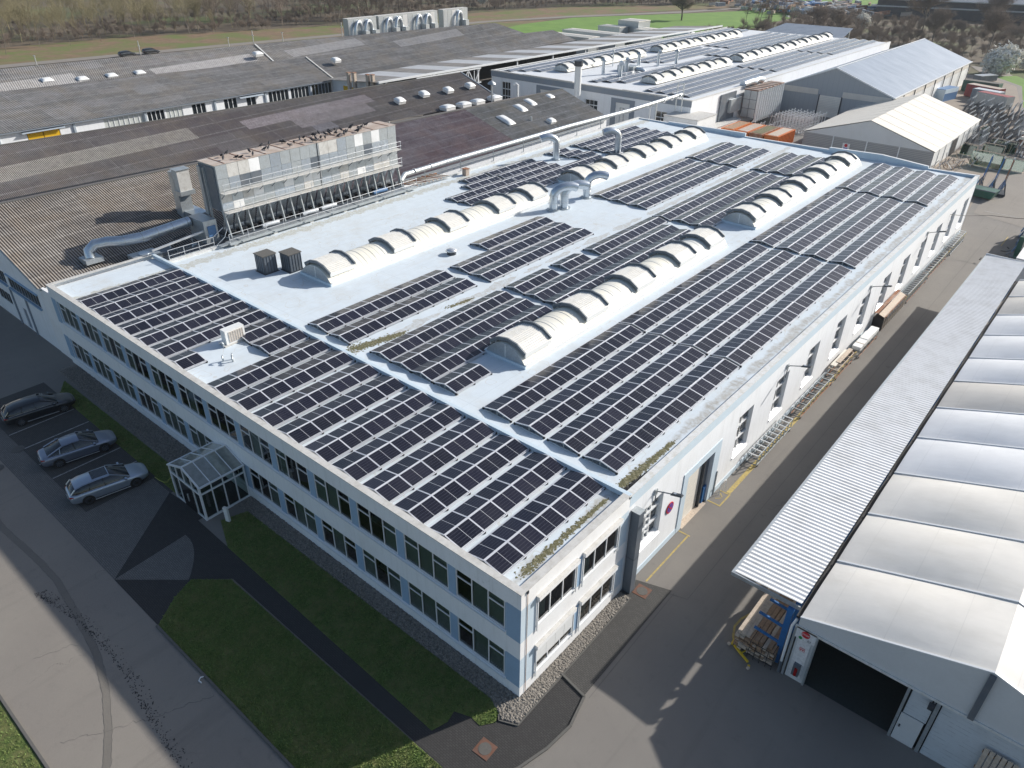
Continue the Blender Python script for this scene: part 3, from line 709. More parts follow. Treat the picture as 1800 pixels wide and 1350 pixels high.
# side windows with shutter boxes
for (a, c_, z0, z1) in sops:
    b_ = MB(); fr = .06
    b_.box(-.06, 0, a, c_, z0, z0+fr, 'frame_white'); b_.box(-.06, 0, a, c_, z1-fr, z1, 'frame_white')
    for i in range(4):
        y = a+(c_-a-fr)*i/3; b_.box(-.065, .005, y, y+fr, z0+fr, z1-fr, 'frame_white')
    fo = b_.build('window', office, OFF); 
    g_ = MB().quad((-.03, a, z0), (-.03, c_, z0), (-.03, c_, z1), (-.03, a, z1), 'glass').build('pane', fo, OFF)
    b2 = MB(); y = a+.08
    while y < a+.8: b2.box(-.16, -.14, y, y+.07, z0+.1, z1, 'curtain'); y += .11
    b2.build('blind', fo, OFF)
    b2 = MB(); b2.box(0.012, .20, a-.05, c_+.05, z1-.02, z1+.22, 'cream_side'); b2.box(.01, .215, a-.06, c_+.06, z1+.22, z1+.235, 'coping')
    b2.build('shutter_box', fo, OFF)
    MB().box(.03, .09, a-.03, a+.03, z0-.35, z1, 'frame_white').build('guide_rail', fo, OFF); MB().box(.03, .09, c_-.03, c_+.03, z0-.25, z1, 'frame_white').build('guide_rail', fo, OFF)
    if a < 2 and z0 < 2:
        b2 = MB(); yy = np.linspace(a+.05, c_-.05, 5)
        for i in range(4): b2.box(.05, .07, yy[i]+.01, yy[i+1]-.01, z0+.62+(.05 if i == 0 else 0), z1, 'plastic_white')
        b2.build('roller_shutter', fo, OFF)

# ================================================================ PRODUCTION HALL
HX0, HY1 = -47.4, 85.5
hall = thing('production_hall', 'large flat-roofed white production hall joined to the back of the office', 'factory hall', (-23.7, 47, 0)); HO = (-23.7, 47, 0)
hw = [(10.5, 12.75, 1.95, 4.95)] + [(22.35+5.93*k, 24.55+5.93*k, 1.75, 4.95) for k in range(11)]
door = (15.75, 19.15, 0.0, 4.05)
b_ = MB(); facade(b_, 'x', -.03, 1, OY1, HY1, 0, 7.1, hw+[door], .32, 'white_wall')
b_.quad((HX0, OY1, 0), (HX0, OY1, 7.0), (HX0, HY1, 7.0), (HX0, HY1, 0), 'white_wall'); b_.quad((HX0, HY1, 0), (0, HY1, 0), (0, HY1, 6.6), (HX0, HY1, 6.6), 'white_wall')
b_.build('wall', hall, HO)
b_ = MB(); b_.box(-.025, .0, OY1+.02, HY1, 6.30, 7.08, 'pale_blue'); b_.box(-.025, .012, 10, 15.1, 0, .42, 'pale_blue'); b_.box(-.025, .012, 20.1, HY1, 0, .42, 'pale_blue')
b_.box(-.025, .02, 15.15, 15.74, 0, 4.6, 'pale_blue'); b_.box(-.025, .02, 19.16, 20.0, 0, 4.6, 'pale_blue'); b_.box(-.025, .02, 15.745, 19.155, 4.06, 4.6, 'pale_blue')
b_.build('cladding_band', hall, HO)
MB().box(HX0+.2, -.35, OY1+.11, HY1-.2, 6.6, 6.84, 'membrane').build('roof', hall, HO)
b_ = MB(); b_.box(-.36, .05, OY1-.14, HY1+.05, 7.085, 7.125, 'coping_pale'); b_.box(-.33, -.24, OY1+.11, HY1-.2, 6.5, 7.08, 'pale_blue')
b_.box(HX0-.1, HX0+.35, OY1+.1, HY1, 6.6, 7.02, 'coping_pale')
for x0, x1, za, zb in ((HX0, -42.0, 6.95, 6.99), (-42.0, -29.7, 7.15, 7.39), (-29.7, -17.85, 6.93, 7.17), (-17.85, -11.3, 7.44, 7.64), (-11.3, -5.6, 7.64, 7.2), (-5.6, .05, 6.96, 7.13)):
    ya, yb = HY1-.25, HY1+.02
    b_.add([(x0, ya, 6.5), (x1, ya, 6.5), (x1, yb, 6.5), (x0, yb, 6.5), (x0, ya, za), (x1, ya, zb), (x1, yb, zb), (x0, yb, za)], ((0, 1, 5, 4), (1, 2, 6, 5), (2, 3, 7, 6), (3, 0, 4, 7)), 'pale_blue'); b_.beam((x0, HY1-.115, za+.02), (x1, HY1-.115, zb+.02), .35, .04, 'frame_white')
b_.build('parapet', hall, HO)
# lamp-side windows
for i, (a, c_, z0, z1) in enumerate(hw):
    b_ = MB(); X = -.33
    if i == 0:
        fr = .08; b_.box(X-.02, X+.1, a, c_, z0, z0+.12, 'frame_white'); b_.box(X-.02, X+.1, a, c_, z1-.08, z1, 'frame_white')
        for y in (a, a+.82, a+1.28, c_-.08): b_.box(X-.02, X+.09, y, y+fr, z0+.12, z1-.08, 'frame_white')
        for z in (z0+.95, z0+2.0): b_.box(X-.02, X+.13, a, c_, z, z+.13, 'frame_white')
        for z in (z0+.55, z0+1.5, z0+2.5): b_.box(X-.02, X+.10, a+.86, a+1.3, z, z+.06, 'frame_white')
    else:
        for y in (a, (a+c_)/2-.03, c_-.05): b_.box(X-.02, X+.05, y, y+.05, z0, z1, 'aluminium')
        for z in (z0+.0, z0+.95, z0+2.05, z1-.06): b_.box(X-.02, X+.10, a+.001, c_-.001, z, z+.09, 'frame_white')
    fo = b_.build('window', hall, HO)
    MB().quad((X, a, z0), (X, c_, z0), (X, c_, z1), (X, a, z1), 'glass').build('pane', fo, HO)
    b2 = MB(); b2.add([(X+.02, a-.02, z0+.10), (X+.02, c_+.02, z0+.10), (.06, c_+.02, z0-.12), (.06, a-.02, z0-.12), (X+.02, a-.02, z0-.2), (X+.02, c_+.02, z0-.2), (.06, c_+.02, z0-.17), (.06, a-.02, z0-.17)],
        ((0, 1, 2, 3), (7, 6, 5, 4), (3, 2, 6, 7), (0, 3, 7, 4), (1, 5, 6, 2)), 'plastic_white'); b2.build('sill', fo, HO)
    rn2 = random.Random(i); b2 = MB()
    for q in range(5): 
        y = rn2.uniform(a, c_-.3); z = rn2.uniform(z0, z0+1.3); b2.box(X-.9, X-.4, y, y+rn2.uniform(.2, .8), z-.5, z+rn2.uniform(0, .5), rn2.choice(['timber_pale', 'timber', 'curtain', 'rust', 'paint_grey']))
    b2.build('goods_behind_glass', fo, HO)
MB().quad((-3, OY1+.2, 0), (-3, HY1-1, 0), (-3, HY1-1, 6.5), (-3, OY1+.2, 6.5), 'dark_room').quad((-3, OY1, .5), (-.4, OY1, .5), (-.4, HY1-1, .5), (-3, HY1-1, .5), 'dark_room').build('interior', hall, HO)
b_ = MB(); b_.box(-.33, -.28, 15.75, 18.15, 0, 4.05, 'cover_cream')
for k in range(14): b_.box(-.285, -.275, 15.76, 18.14, .1+.28*k, .12+.28*k, 'tent_wall')
dr = b_.build('roller_door', hall, HO)
b_ = MB(); b_.box(-.34, -.1, 18.2, 18.34, 0, 4.05, 'dark_metal'); b_.box(-.34, -.2, 18.5, 18.6, 0, 4.05, 'dark_metal'); b_.box(-.34, -.12, 18.72, 19.14, 0, 1.3, 'paint_blue'); b_.box(-.34, -.25, 18.35, 19.14, 1.3, 4.05, 'slate_metal')
b_.box(-.5, .12, 15.75, 18.9, -.01, .03, 'timber_pale')
b_.build('door_frame', hall, HO)
# grey rainwater duct
t = thing('rainwater_duct', 'tall grey square duct covering the joint between office and hall', 'downpipe', (.25, 9.35, 0))
MB().box(-.24, .26, -.24, .26, .02, 5.9, 'slate_metal').build('casing', t); MB().box(-.26, .28, -.26, .28, 5.9, 5.93, 'galvanised').box(-.25, .27, -.25, .27, 2.6, 2.63, 'dark_metal').build('lid', t)
# thin conductor down the office corner
t = thing('lightning_conductor', 'thin rusty lightning conductor down the office corner', 'conductor', (0, .42, 0))
MB().tube([(.03, 0, .1), (.03, 0, 7.1)], .015, 'rust', 6).build('rod', t); MB().box(0, .06, -.06, .05, 6.95, 7.12, 'dark_metal').build('clamp', t)

# no-stopping sign on the hall wall
t = thing('traffic_sign', 'round blue and red no-stopping sign on the white hall wall', 'sign', (0, 13.78, 3.02))
b_ = MB(); b_.tube([(.0, 0, 0), (.03, 0, 0)], .40, 'red_sign', 28, smooth=False); b_.build('plate', t)
b_ = MB(); b_.tube([(.03, 0, 0), (.036, 0, 0)], .32, 'blue_sign', 28, smooth=False); b_.beam((.04, -.23, -.23), (.04, .23, .23), .07, .01, 'red_sign', up=(1, 0, 0)); b_.beam((.043, -.23, .23), (.043, .23, -.23), .07, .01, 'red_sign', up=(1, 0, 0)); b_.build('symbol', t)
# wall lamps
def lamp(y, label, first=[None]):
    if first[0] is None:
        t = thing('wall_lamp', label, 'street lamp', (0, y, 5.62), 0, 'arm lamps on the hall wall'); first[0] = t
        MB().box(0, .08, -.12, .12, -.2, .2, 'galvanised').tube([(.04, 0, -.9), (.05, 0, 0), (.2, -.02, .14), (1.0, -.05, .42)], .035, 'slate_metal', 8).build('arm', t)
        b_ = MB(); b_.add([(.95, -.16, .38), (.95, .10, .38), (1.62, .10, .56), (1.62, -.16, .56), (1.0, -.12, .5), (1.0, .06, .5), (1.57, .06, .64), (1.57, -.12, .64)], ((3, 2, 1, 0), (4, 5, 6, 7), (0, 1, 5, 4), (1, 2, 6, 5), (2, 3, 7, 6), (3, 0, 4, 7)), 'dark_metal'); b_.build('lamp_head', t)
        MB().box(1.1, 1.25, -.1, .04, .50, .56, 'lamp_clear').build('sensor', t)
        return t
    return dup(first[0], (0, y, 5.62), 0, label)
lamp(11.6, 'grey arm lamp on the hall wall above the tall window next to the office')
lamp(29.6, 'grey arm lamp high on the hall wall, second from the office')
lamp(47.5, 'grey arm lamp on the hall wall above the brown covered trolley')
lamp(65.1, 'grey arm lamp near the far end of the hall wall')

# ---------------------------------------------------------------- solar panels
MODL, MODW = 1.60, 1.08
pvm = MB(); 
pvm.box(-MODL/2+.022, MODL/2-.022, -MODW/2+.022, MODW/2-.022, -.01, .012, 'pv_module')
fr = MB()
for a in (-1, 1):
    fr.box(*(sorted((a*MODL/2, a*(MODL/2-.02)))), -MODW/2, MODW/2, -.02, .015, 'pv_frame'); fr.box(-MODL/2+.021, MODL/2-.021, *(sorted((a*MODW/2, a*(MODW/2-.02)))), -.02, .015, 'pv_frame')
PV = None
def pvmesh():
    g = MB(); g.v = pvm.v+fr.v; n = len(pvm.v); g.f = pvm.f+[tuple(i+n for i in q) for q in fr.f]; g.m = ['pv_module', 'pv_frame']; g.mi = [0]*len(pvm.f)+[1]*len(fr.f)
    o = g.build('solar_panel'); d = o.data; bpy.data.objects.remove(o); return d
PVD = pvmesh()
STEP = 1.645
rpv = random.Random(77)
def pv_row(xr, y0, n, label, half=1.09, zl=6.99, tilt=None, group='solar panel rows', sides=(1, -1), skip=()):
    """a tent of modules: ridge at x=xr running along y"""
    rise = .21 if tilt is None else tilt
    t = thing('solar_panel_row', label, 'solar panels', (xr, y0, 6.84), 0, group)
    mf = MB(); zr = zl+rise-6.84+.0; z0 = zl-6.84
    L = n*STEP
    for k in range(n+1):
        y = k*STEP-.02
        for s_ in sides:
            mf.beam((s_*.03, y, zr-.0), (s_*half, y, z0-.0), .042, .045, 'pv_frame'); mf.box(*sorted((s_*(half-.05), s_*(half+.07))), y-.05, y+.05, .0, z0-.03, 'black')
    for s_ in sides: mf.box(*sorted((s_*half, s_*(half+.06))), 0, L-.04, z0-.05, z0-.02, 'pv_frame')
    mf.box(-.03, .03, 0, L-.04, zr-.05, zr+.004, 'pv_frame')
    for yy in (0, L-.04):
        for s_ in sides: mf.beam((0, yy, .02), (s_*half, yy, .02), .06, .04, 'galvanised'); mf.beam((s_*.5, yy, .02), (s_*.5, yy, zr-.1), .03, .03, 'galvanised')
        mf.beam((0, yy, 0.02), (0, yy, zr-.05), .05, .05, 'galvanised')
    mf.build('mounting_frame', t)
    for s_ in sides:
        ang = math.atan2(zr-z0, half-.04)
        for k in range(n):
            if (s_, k) in skip: continue
            o = bpy.data.objects.new('solar_panel', PVD); COL.objects.link(o); o.parent = t
            ex = Vector((0, 1, 0)); ey = Vector((-s_*math.cos(ang), 0, math.sin(ang))); ez = ex.cross(ey)
            if ez.z < 0: ex = -ex; ez = ex.cross(ey)
            mt = Matrix((ex, ey, ez)).transposed().to_4x4()
            mt.translation = (s_*(half/2+.012), STEP*k+MODL/2, (z0+zr)/2+.012); sc_ = (math.hypot(half-.04, zr-z0)-.02)/MODW; o.matrix_local = mt @ Matrix.Diagonal((1, sc_, 1, 1)) @ Matrix.Rotation(rpv.gauss(0, .006), 4, 'X') @ Matrix.Rotation(rpv.gauss(0, .004), 4, 'Y')
    return t
orx = [-44.35, -42.15, -39.9, -37.55, -35.15, -32.8, -30.35, -27.95, -25.4, -22.95, -20.3, -17.8, -15.25, -12.8, -10.2, -7.7, -5.15, -2.6]
orx = [-44.3+ (i*2.30) for i in range(8)]
orx = [-44.4, -42.2, -39.95, -37.55, -35.15, -32.75, -30.3]
for i, x in enumerate(orx):
    if i < 6: pv_row(x, .45, 5, f'{ORD[i]} row of dark solar panels from the left end of the office roof', half=1.08)
    else:
        pv_row(x, .45, 1, 'single short pair of solar panels at the facade edge by the white roof fan unit', half=1.08)
        pv_row(x, .45+3*STEP, 2, 'short solar panel row behind the white air conditioner on the office roof', half=1.08)
pv_row(-27.9, .45+3*STEP, 2, 'short solar panel row between the air conditioner and the long right-hand rows', half=1.08)
for i, x in enumerate([-25.4, -22.9, -20.3, -17.8, -15.2, -12.75, -10.2, -7.7, -5.15, -2.6]):
    pv_row(x, .45, 5, f'{ORD[9-i]} row of solar panels from the right-hand corner of the office roof')
S1 = [-10.3, -7.8, -5.3, -2.8]
for i, x in enumerate(S1):
    for j, (y0, n, where) in enumerate(((10.15, 9, 'nearest the office'), (25.25, 13, 'second from the office'), (47.6, 13, 'third from the office'), (70.0, 8, 'at the far end'))):
        pv_row(x, y0, n, f'{ORD[3-i]} solar row from the right edge of the hall, {where}')
S2 = [-20.95, -18.85, -16.95]
for i, x in enumerate(S2):
    bl = [(10.2, 8, 'nearest the office'), (24.4, 13, 'second from the office'), (47.8, 13, 'third from the office'), (70.9, 6, 'at the far end')]
    if i == 0: bl = [(10.2, 8, 'nearest the office'), (24.4, 3, 'a short piece'), (30.6, 2, 'a single pair beside the drain'), (35.4, 7, 'past the gap'), (47.5, 13, 'third field'), (70.4, 6, 'at the far end')]
    for y0, n, where in bl: pv_row(x, y0, n, f'{ORD[i]} solar row right of the stained roof aisle, {where}', half=1.0, tilt=.23)
pv_row(-14.75, 10.2, 2, 'two-panel solar row in front of the right barrel skylight', half=1.0, tilt=.23)
for i, x in enumerate([-27.5, -25.0]): pv_row(x, 9.95, 8, f'{ORD[1-i]} solar panel row left of the stained aisle, nearest the office')
for i, x in enumerate([-29.5, -27.1, -24.7]):
    pv_row(x, 29.6 if i == 0 else 24.5, 6 if i == 0 else 9, f'{ORD[2-i]} solar row left of the stained aisle, ending at the duct elbows')
    pv_row(x, 49.0, 12, f'{ORD[2-i]} solar panel row left of the stained aisle, beyond the duct elbows')
    pv_row(x, 70.0, 6, f'{ORD[2-i]} solar panel row left of the stained aisle, at the far end')
S4 = [-44.25, -42.5, -40.75, -39.0, -37.35]
S4b = [[(43.3, 2), (47.2, 5)], [(41.8, 3), (47.3, 5)], [(37.5, 6), (47.6, 5)], [(37.7, 6), (47.8, 9)], [(38.2, 6), (48.2, 9)]]
for i, x in enumerate(S4):
    for j, (y0, n) in enumerate(S4b[i]+([(59.2+.5*i, 2)] if i < 3 else [])+[(64.8, 9)]):
        wh = ['nearest part', 'middle part', 'short pair by the duct elbow' if i < 3 else 'far part', 'far part']
        pv_row(x, y0, n, f'{ORD[i]} solar row from the shed side of the hall, {wh[j]}', half=.86, tilt=.21)

# ---------------------------------------------------------------- barrel skylights
def skylight(x0, x1, y0, y1, flaps, label, far=False, z=6.84, h=1.02, own=True):
    t = thing('barrel_skylight', label, 'skylight', ((x0+x1)/2, y0, z), 0, 'barrel skylights')
    W = (x1-x0)/2; L = y1-y0; n = 12 if not far else 8; curb = .22
    Rr = (W*W+h*h)/(2*h); a0 = math.asin(min(1, W/Rr))
    prof = [(Rr*math.sin(a), curb+h-Rr+Rr*math.cos(a)) for a in np.linspace(-a0, a0, n+1)]
    if own and not far:
        b_ = MB(); b_.box(-W-.12, -W+.02, 0, L, 0, curb+.05, 'plastic_white'); b_.box(W-.02, W+.12, 0, L, 0, curb+.05, 'plastic_white'); b_.box(-W-.12, W+.12, -.1, 0, 0, curb, 'pale_blue'); b_.box(-W-.12, W+.12, L, L+.1, 0, curb, 'pale_blue')
        b_.build('curb', t)
    b_ = MB(); vs = [(x, y, z_) for y in (0, L) for x, z_ in prof]
    b_.add(vs, [(i, i+1, n+1+i+1, n+1+i) for i in range(n)], 'polycarbonate', True)
    k = 0; y = 1.05
    while y < L-.2 and not far:
        for i in range(n): b_.beam((prof[i][0], y, prof[i][1]+.005), (prof[i+1][0], y, prof[i+1][1]+.005), .035, .02, 'galvanised')
        y += 1.06
    b_.build('vault', t)
    for y, fl in ((0, 1), (L, -1)):
        b_ = MB(); b_.add([(x, y, z_) for x, z_ in prof]+[(0, y, curb)], [((n+1, i, i+1) if fl > 0 else (n+1, i+1, i)) for i in range(n)], 'galvanised'); b_.box(-.03, .03, y-.02, y+.02, curb, curb+h, 'frame_white'); b_.build('end_panel', t)
    for (fy, fl) in flaps:
        b_ = MB(); ha = a0*.70; pr = [((Rr+.30)*math.sin(a), curb+h-Rr+(Rr+.30)*math.cos(a)) for a in np.linspace(-ha, ha, 5)]
        for i in range(4):
            b_.add([(pr[i][0], fy, pr[i][1]), (pr[i+1][0], fy, pr[i+1][1]), (pr[i+1][0], fy+fl, pr[i+1][1]), (pr[i][0], fy+fl, pr[i][1])], ((0, 1, 2, 3),), 'cover_cream2')
            for yy in (fy, fy+fl):
                q_ = .07 if yy > fy else -.04; b_.beam((pr[i][0], yy, pr[i][1]+q_), (pr[i+1][0], yy, pr[i+1][1]+q_), .12, .25, 'flap_edge')
            for q in range(5 if not far else 0):
                tt = (q+.5)/5; px, pz = pr[i][0]*(1-tt)+pr[i+1][0]*tt, pr[i][1]*(1-tt)+pr[i+1][1]*tt
                b_.box(px-.02, px+.02, fy+.06, fy+fl-.06, pz, pz+.035, 'coping_pale')
        for s_, q in ((-1, 0), (1, 4)): b_.box(pr[q][0]-.04, pr[q][0]+.04, fy, fy+fl, pr[q][1]-.3, pr[q][1], 'plastic_white')
        b_.build('vent_flap', t)
    return t
skylight(-36.75, -32.85, 15.3, 44.6, [(.3, 2.7), (8.0, 2.7), (15.0, 2.7), (21.3, 2.7), (27.2, 2.6)] and [(.25, 2.6), (7.2, 2.6), (14.2, 2.6), (21.2, 2.6), (26.6, 2.5)], 'long cream barrel skylight near the big cooler, closest to the office')
skylight(-36.75, -32.85, 50.8, 80.2, [(.3, 2.5), (7.0, 2.5), (13.5, 2.5), (20.0, 2.5), (26.4, 2.5)], 'far cream barrel skylight behind the duct elbows')
skylight(-16.0, -12.55, 15.5, 45.0, [(.25, 2.8), (7.3, 2.8), (14.2, 2.8), (21.0, 2.8), (26.4, 2.7)] , 'cream barrel skylight between the two large right-hand panel fields, nearest the viewer')
skylight(-16.0, -12.55, 51.0, 81.8, [(.3, 2.4), (6.8, 2.4), (13.4, 2.4), (20.0, 2.4), (26.8, 2.4)], 'cream barrel skylight at the far right end of the hall roof')

# ---------------------------------------------------------------- small roof things
def gooseneck(x, y, h, dx, dy, r_, label, drop=.9):
    t = thing('duct_elbow', label, 'ventilation duct', (x, y, 6.84), 0, 'duct elbows on the hall roof')
    L = math.hypot(dx, dy); ux, uy = dx/L, dy/L; pts = [(0, 0, 0), (0, 0, h*.5), (0, 0, h)]
    for k in range(1, 7):
        a = math.pi*.72*k/6; pts.append((ux*L*(1-math.cos(a))/1.7, uy*L*(1-math.cos(a))/1.7, h+drop*math.sin(a)))
    b_ = MB(); b_.tube(pts, r_, 'duct_metal', 14)
    b_.build('duct', t); b_ = MB()
    for p in pts[1:-1]: b_.cyl((p[0], p[1]), r_*1.08, p[2]-.03, p[2]+.03, 'aluminium', 14) if p[2] <= h else None
    b_.cyl((0, 0), r_*1.5, 0, .12, 'galvanised', 16); b_.build('collar', t)
gooseneck(-42.5, 58.2, 2.0, -1.2, -1.9, .42, 'silver duct elbow on the hall roof nearest the long wall pipe')
gooseneck(-38.3, 65.8, 2.1, -1.2, -1.9, .42, 'silver duct elbow among the panels left of the far barrel skylight')
gooseneck(-30.9, 42.5, 1.5, 1.4, 2.2, .45, 'left silver elbow of the close pair between the skylights')
gooseneck(-30.4, 43.7, 1.5, 1.4, 2.2, .45, 'right silver elbow of the close pair between the skylights')
gooseneck(-30.7, 48.2, 1.6, 1.6, 1.6, .42, 'single silver duct elbow right of the close pair')
b_ = MB(); b_.cyl((0, 0), .42, 0, .25, 'dark_metal', 16); t = thing('roof_vent', 'small round mushroom vent on the bare roof beside the skylight', 'vent', (-30.35, 26.8, 6.84)); b_.build('base', t)
b_ = MB(); b_.tube([(0, 0, .22), (0, 0, .34), (0, 0, .46), (0, 0, .52)], [.25, .55, .42, .12], 'aluminium', 20); b_.build('cap', t)
for i, (x, y, lb) in enumerate(((-39.45, 13.75, 'left dark ribbed exhaust box on the bare white roof'), (-38.15, 15.35, 'right dark ribbed exhaust box next to the skylight end'))):
    t = thing('exhaust_box', lb, 'exhaust box', (x, y, 6.84), 0, 'dark exhaust boxes')
    b_ = MB(); b_.box(-.62, .62, -.62, .62, 0, 1.55, 'slate_metal'); 
    for k in range(5):
        q = -.56+k*.28
        b_.box(q-.015, q+.015, -.65, .65, .03, 1.5, 'dark_metal'); b_.box(-.65, .65, q-.015, q+.015, .031, 1.49, 'dark_metal')
    b_.build('casing', t); MB().box(-.68, .68, -.68, .68, 1.55, 1.62, 'kerb').build('lid', t); MB().box(-.72, .72, -.72, .72, 0, .05, 'dark_metal').build('base', t)
# air conditioner and vents on the office roof
t = thing('air_conditioner', 'white air conditioning unit on the bare patch of the office roof', 'air conditioner', (-30.45, 4.95, 6.84), R(0))
b_ = MB(); b_.box(-.3, .3, -.75, .75, .1, 1.15, 'plastic_white'); b_.build('casing', t)
b_ = MB()
for k in range(9): b_.box(.3, .325, -.52, .62, .24+.09*k, .27+.09*k, 'timber_pale')
for k in range(7): b_.box(.31, .335, -.5+k*.18, -.485+k*.18, .22, 1.0, 'aluminium')
b_.build('grille', t); MB().box(-.4, .4, -.95, .95, 0, .1, 'coping').build('base', t)
t = thing('vent_pipes', 'cluster of three small curved vent pipes on the office roof', 'vent pipes', (-28.2, 3.1, 6.84))
for dx, dy in ((-.35, -.2), (.2, .2), (-.1, .35)):
    MB().tube([(dx, dy, 0), (dx, dy, .35), (dx+.05, dy, .45), (dx+.18, dy-.1, .45), (dx+.25, dy-.15, .35)], .06, 'galvanised', 8).build('pipe', t)
t = thing('vent_pipes', 'single small hooked vent pipe in front of the air conditioner', 'vent pipes', (-30.2, 3.95, 6.84))
MB().tube([(0, 0, 0), (0, 0, .3), (-.05, -.05, .4), (-.2, -.15, .38)], .07, 'galvanised', 8).build('pipe', t)
# moss and silt on the roof
rnm = random.Random(5)
def patch(name, pts_, z, label, n, mat='moss', hh=.02):
    b_ = MB(); (x0, y0, x1, y1, wd) = pts_
    for k in range(int(n*1.8)):
        t_ = rnm.random(); x = x0+(x1-x0)*t_+rnm.gauss(0, wd*(1-.6*t_)); y = y0+(y1-y0)*t_+rnm.gauss(0, .25); r_ = rnm.uniform(.02, .075)
        q = 7; top = z+rnm.uniform(.006, hh)
        b_.add([(x+r_*rnm.uniform(.6, 1.2)*math.cos(6.28*i/q), y+r_*1.3*rnm.uniform(.6, 1.2)*math.sin(6.28*i/q), z+.003) for i in range(q)]+[(x, y, top)], [(i, (i+1) % q, q) for i in range(q)], mat)
    return tag(b_.build(name), label, 'moss', kind='stuff')
patch('moss', (-23.3, 9.6, -22.4, 13.6, .26), 6.842, 'large yellow-green moss patch in the roof aisle next to the office', 900)
patch('moss', (-22.9, 18.9, -22.6, 21.2, .12), 6.842, 'small moss patch further along the roof aisle', 150)
patch('moss', (-.95, 9.4, -.85, 14.6, .14), 6.842, 'green moss strip along the right edge of the hall roof', 800)
patch('moss', (-.95, 1.2, -.95, 7.9, .13), 6.842, 'brown and green silt strip along the right edge of the office roof', 500)
patch('dead_leaves', (-.55, 9.2, -.5, 11.0, .10), 6.842, 'dark heap of dead leaves in the roof corner by the office', 500, 'black', .06)

# ================================================================ CORRUGATED SHEDS
def corrugated(mb, a, b, c, d, pitch, amp, mat, seg=4, prof='sine'):
    """a-b is the eave, d-c the ridge (both along the building); corrugations run from eave to ridge"""
    a, b, c, d = map(Vector, (a, b, c, d)); n = int((b-a).length/pitch); N = n*seg; vs = []; nrm = (b-a).cross(d-a).normalized()
    if nrm.z < 0: nrm = -nrm
    for k in range(N+1):
        t = k/N
        if prof == 'sine': h = amp*math.sin(2*math.pi*k/seg+.3)
        else: h = amp*(1 if (k % seg) in (0, 1) else -1)
        vs.append(a.lerp(b, t)+nrm*h); vs.append(d.lerp(c, t)+nrm*h)
    sm = prof == 'sine'; dk = MATS.get(mat+'_valley') and mat+'_valley'  # darker copy for trough faces: dirt plus corrugation shade put into the colour
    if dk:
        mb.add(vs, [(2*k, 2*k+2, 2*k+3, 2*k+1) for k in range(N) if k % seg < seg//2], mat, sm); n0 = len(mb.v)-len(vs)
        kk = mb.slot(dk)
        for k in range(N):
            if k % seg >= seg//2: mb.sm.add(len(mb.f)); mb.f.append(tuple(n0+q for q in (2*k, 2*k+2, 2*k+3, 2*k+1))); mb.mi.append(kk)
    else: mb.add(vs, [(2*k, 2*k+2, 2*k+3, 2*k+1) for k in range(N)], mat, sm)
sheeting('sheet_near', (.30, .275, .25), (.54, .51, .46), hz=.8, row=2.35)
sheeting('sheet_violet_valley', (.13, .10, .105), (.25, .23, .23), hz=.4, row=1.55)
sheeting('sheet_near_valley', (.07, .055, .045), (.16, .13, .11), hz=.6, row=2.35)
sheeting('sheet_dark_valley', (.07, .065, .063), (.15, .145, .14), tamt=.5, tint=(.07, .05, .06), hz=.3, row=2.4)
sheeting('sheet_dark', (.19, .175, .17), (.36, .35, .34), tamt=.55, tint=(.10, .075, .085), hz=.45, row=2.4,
         patches=[(-81.4, -79.0, 38, 60, (.60, .53, .56), .9), (-79.0, -76.4, 44.5, 58, (.50, .45, .47), .9), (-76.4, -74.6, 46, 49.5, (.42, .42, .48), .8), (-82.5, -79.6, -12, 31, (.55, .52, .45), .85)])
sheeting('sheet_violet', (.25, .185, .205), (.38, .35, .36), tamt=.0, hz=.75, row=1.55)
sheeting('sheet_grey', (.22, .215, .20), (.42, .41, .40), hz=.6, row=1.5)
sheeting('sheet_far', (.19, .185, .18), (.36, .35, .345), hz=.5, row=2.4, patches=[(-141, -137, 10, 41, (.50, .48, .46), .75), (-138, -134.5, 54, 76, (.50, .48, .47), .75), (-137, -133.5, 84, 104, (.42, .41, .41), .7), (-133, -130, 112, 134, (.40, .39, .39), .7), (-113, -111, 84, 96, (.10, .10, .10), .6)])
plain('fascia', (.40, .46, .52), .6)
# shed 1: next to the cooler. eave x=-51.6, ridge x=-63.8 ... -61, y 0.2..84
S1E = [(-51.7, -.1, 6.2), (-51.9, 84.2, 6.5)]; S1R = [(-65.2, .0, 9.75), (-61.2, 84.2, 9.6)]
shed = thing('corrugated_shed', 'long shed with pale brown corrugated roof left of the office and behind the big cooler', 'shed', (-58, 40, 0)); SO = (-58, 40, 0)
def lerp3(p, q, t): return tuple(p[i]+(q[i]-p[i])*t for i in range(3))
b_ = MB()
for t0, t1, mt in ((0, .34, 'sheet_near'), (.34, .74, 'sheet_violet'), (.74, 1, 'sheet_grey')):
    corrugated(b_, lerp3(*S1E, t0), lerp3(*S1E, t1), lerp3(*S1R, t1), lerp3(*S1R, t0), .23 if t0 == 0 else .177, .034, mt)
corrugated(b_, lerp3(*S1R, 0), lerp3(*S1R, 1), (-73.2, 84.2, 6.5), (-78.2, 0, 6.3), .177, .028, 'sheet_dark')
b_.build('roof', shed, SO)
b_ = MB(); b_.beam(lerp3(*S1R, 0), lerp3(*S1R, 1), .35, .07, 'sheet_near' if False else 'kerb'); b_.build('ridge_cap', shed, SO)
b_ = MB()
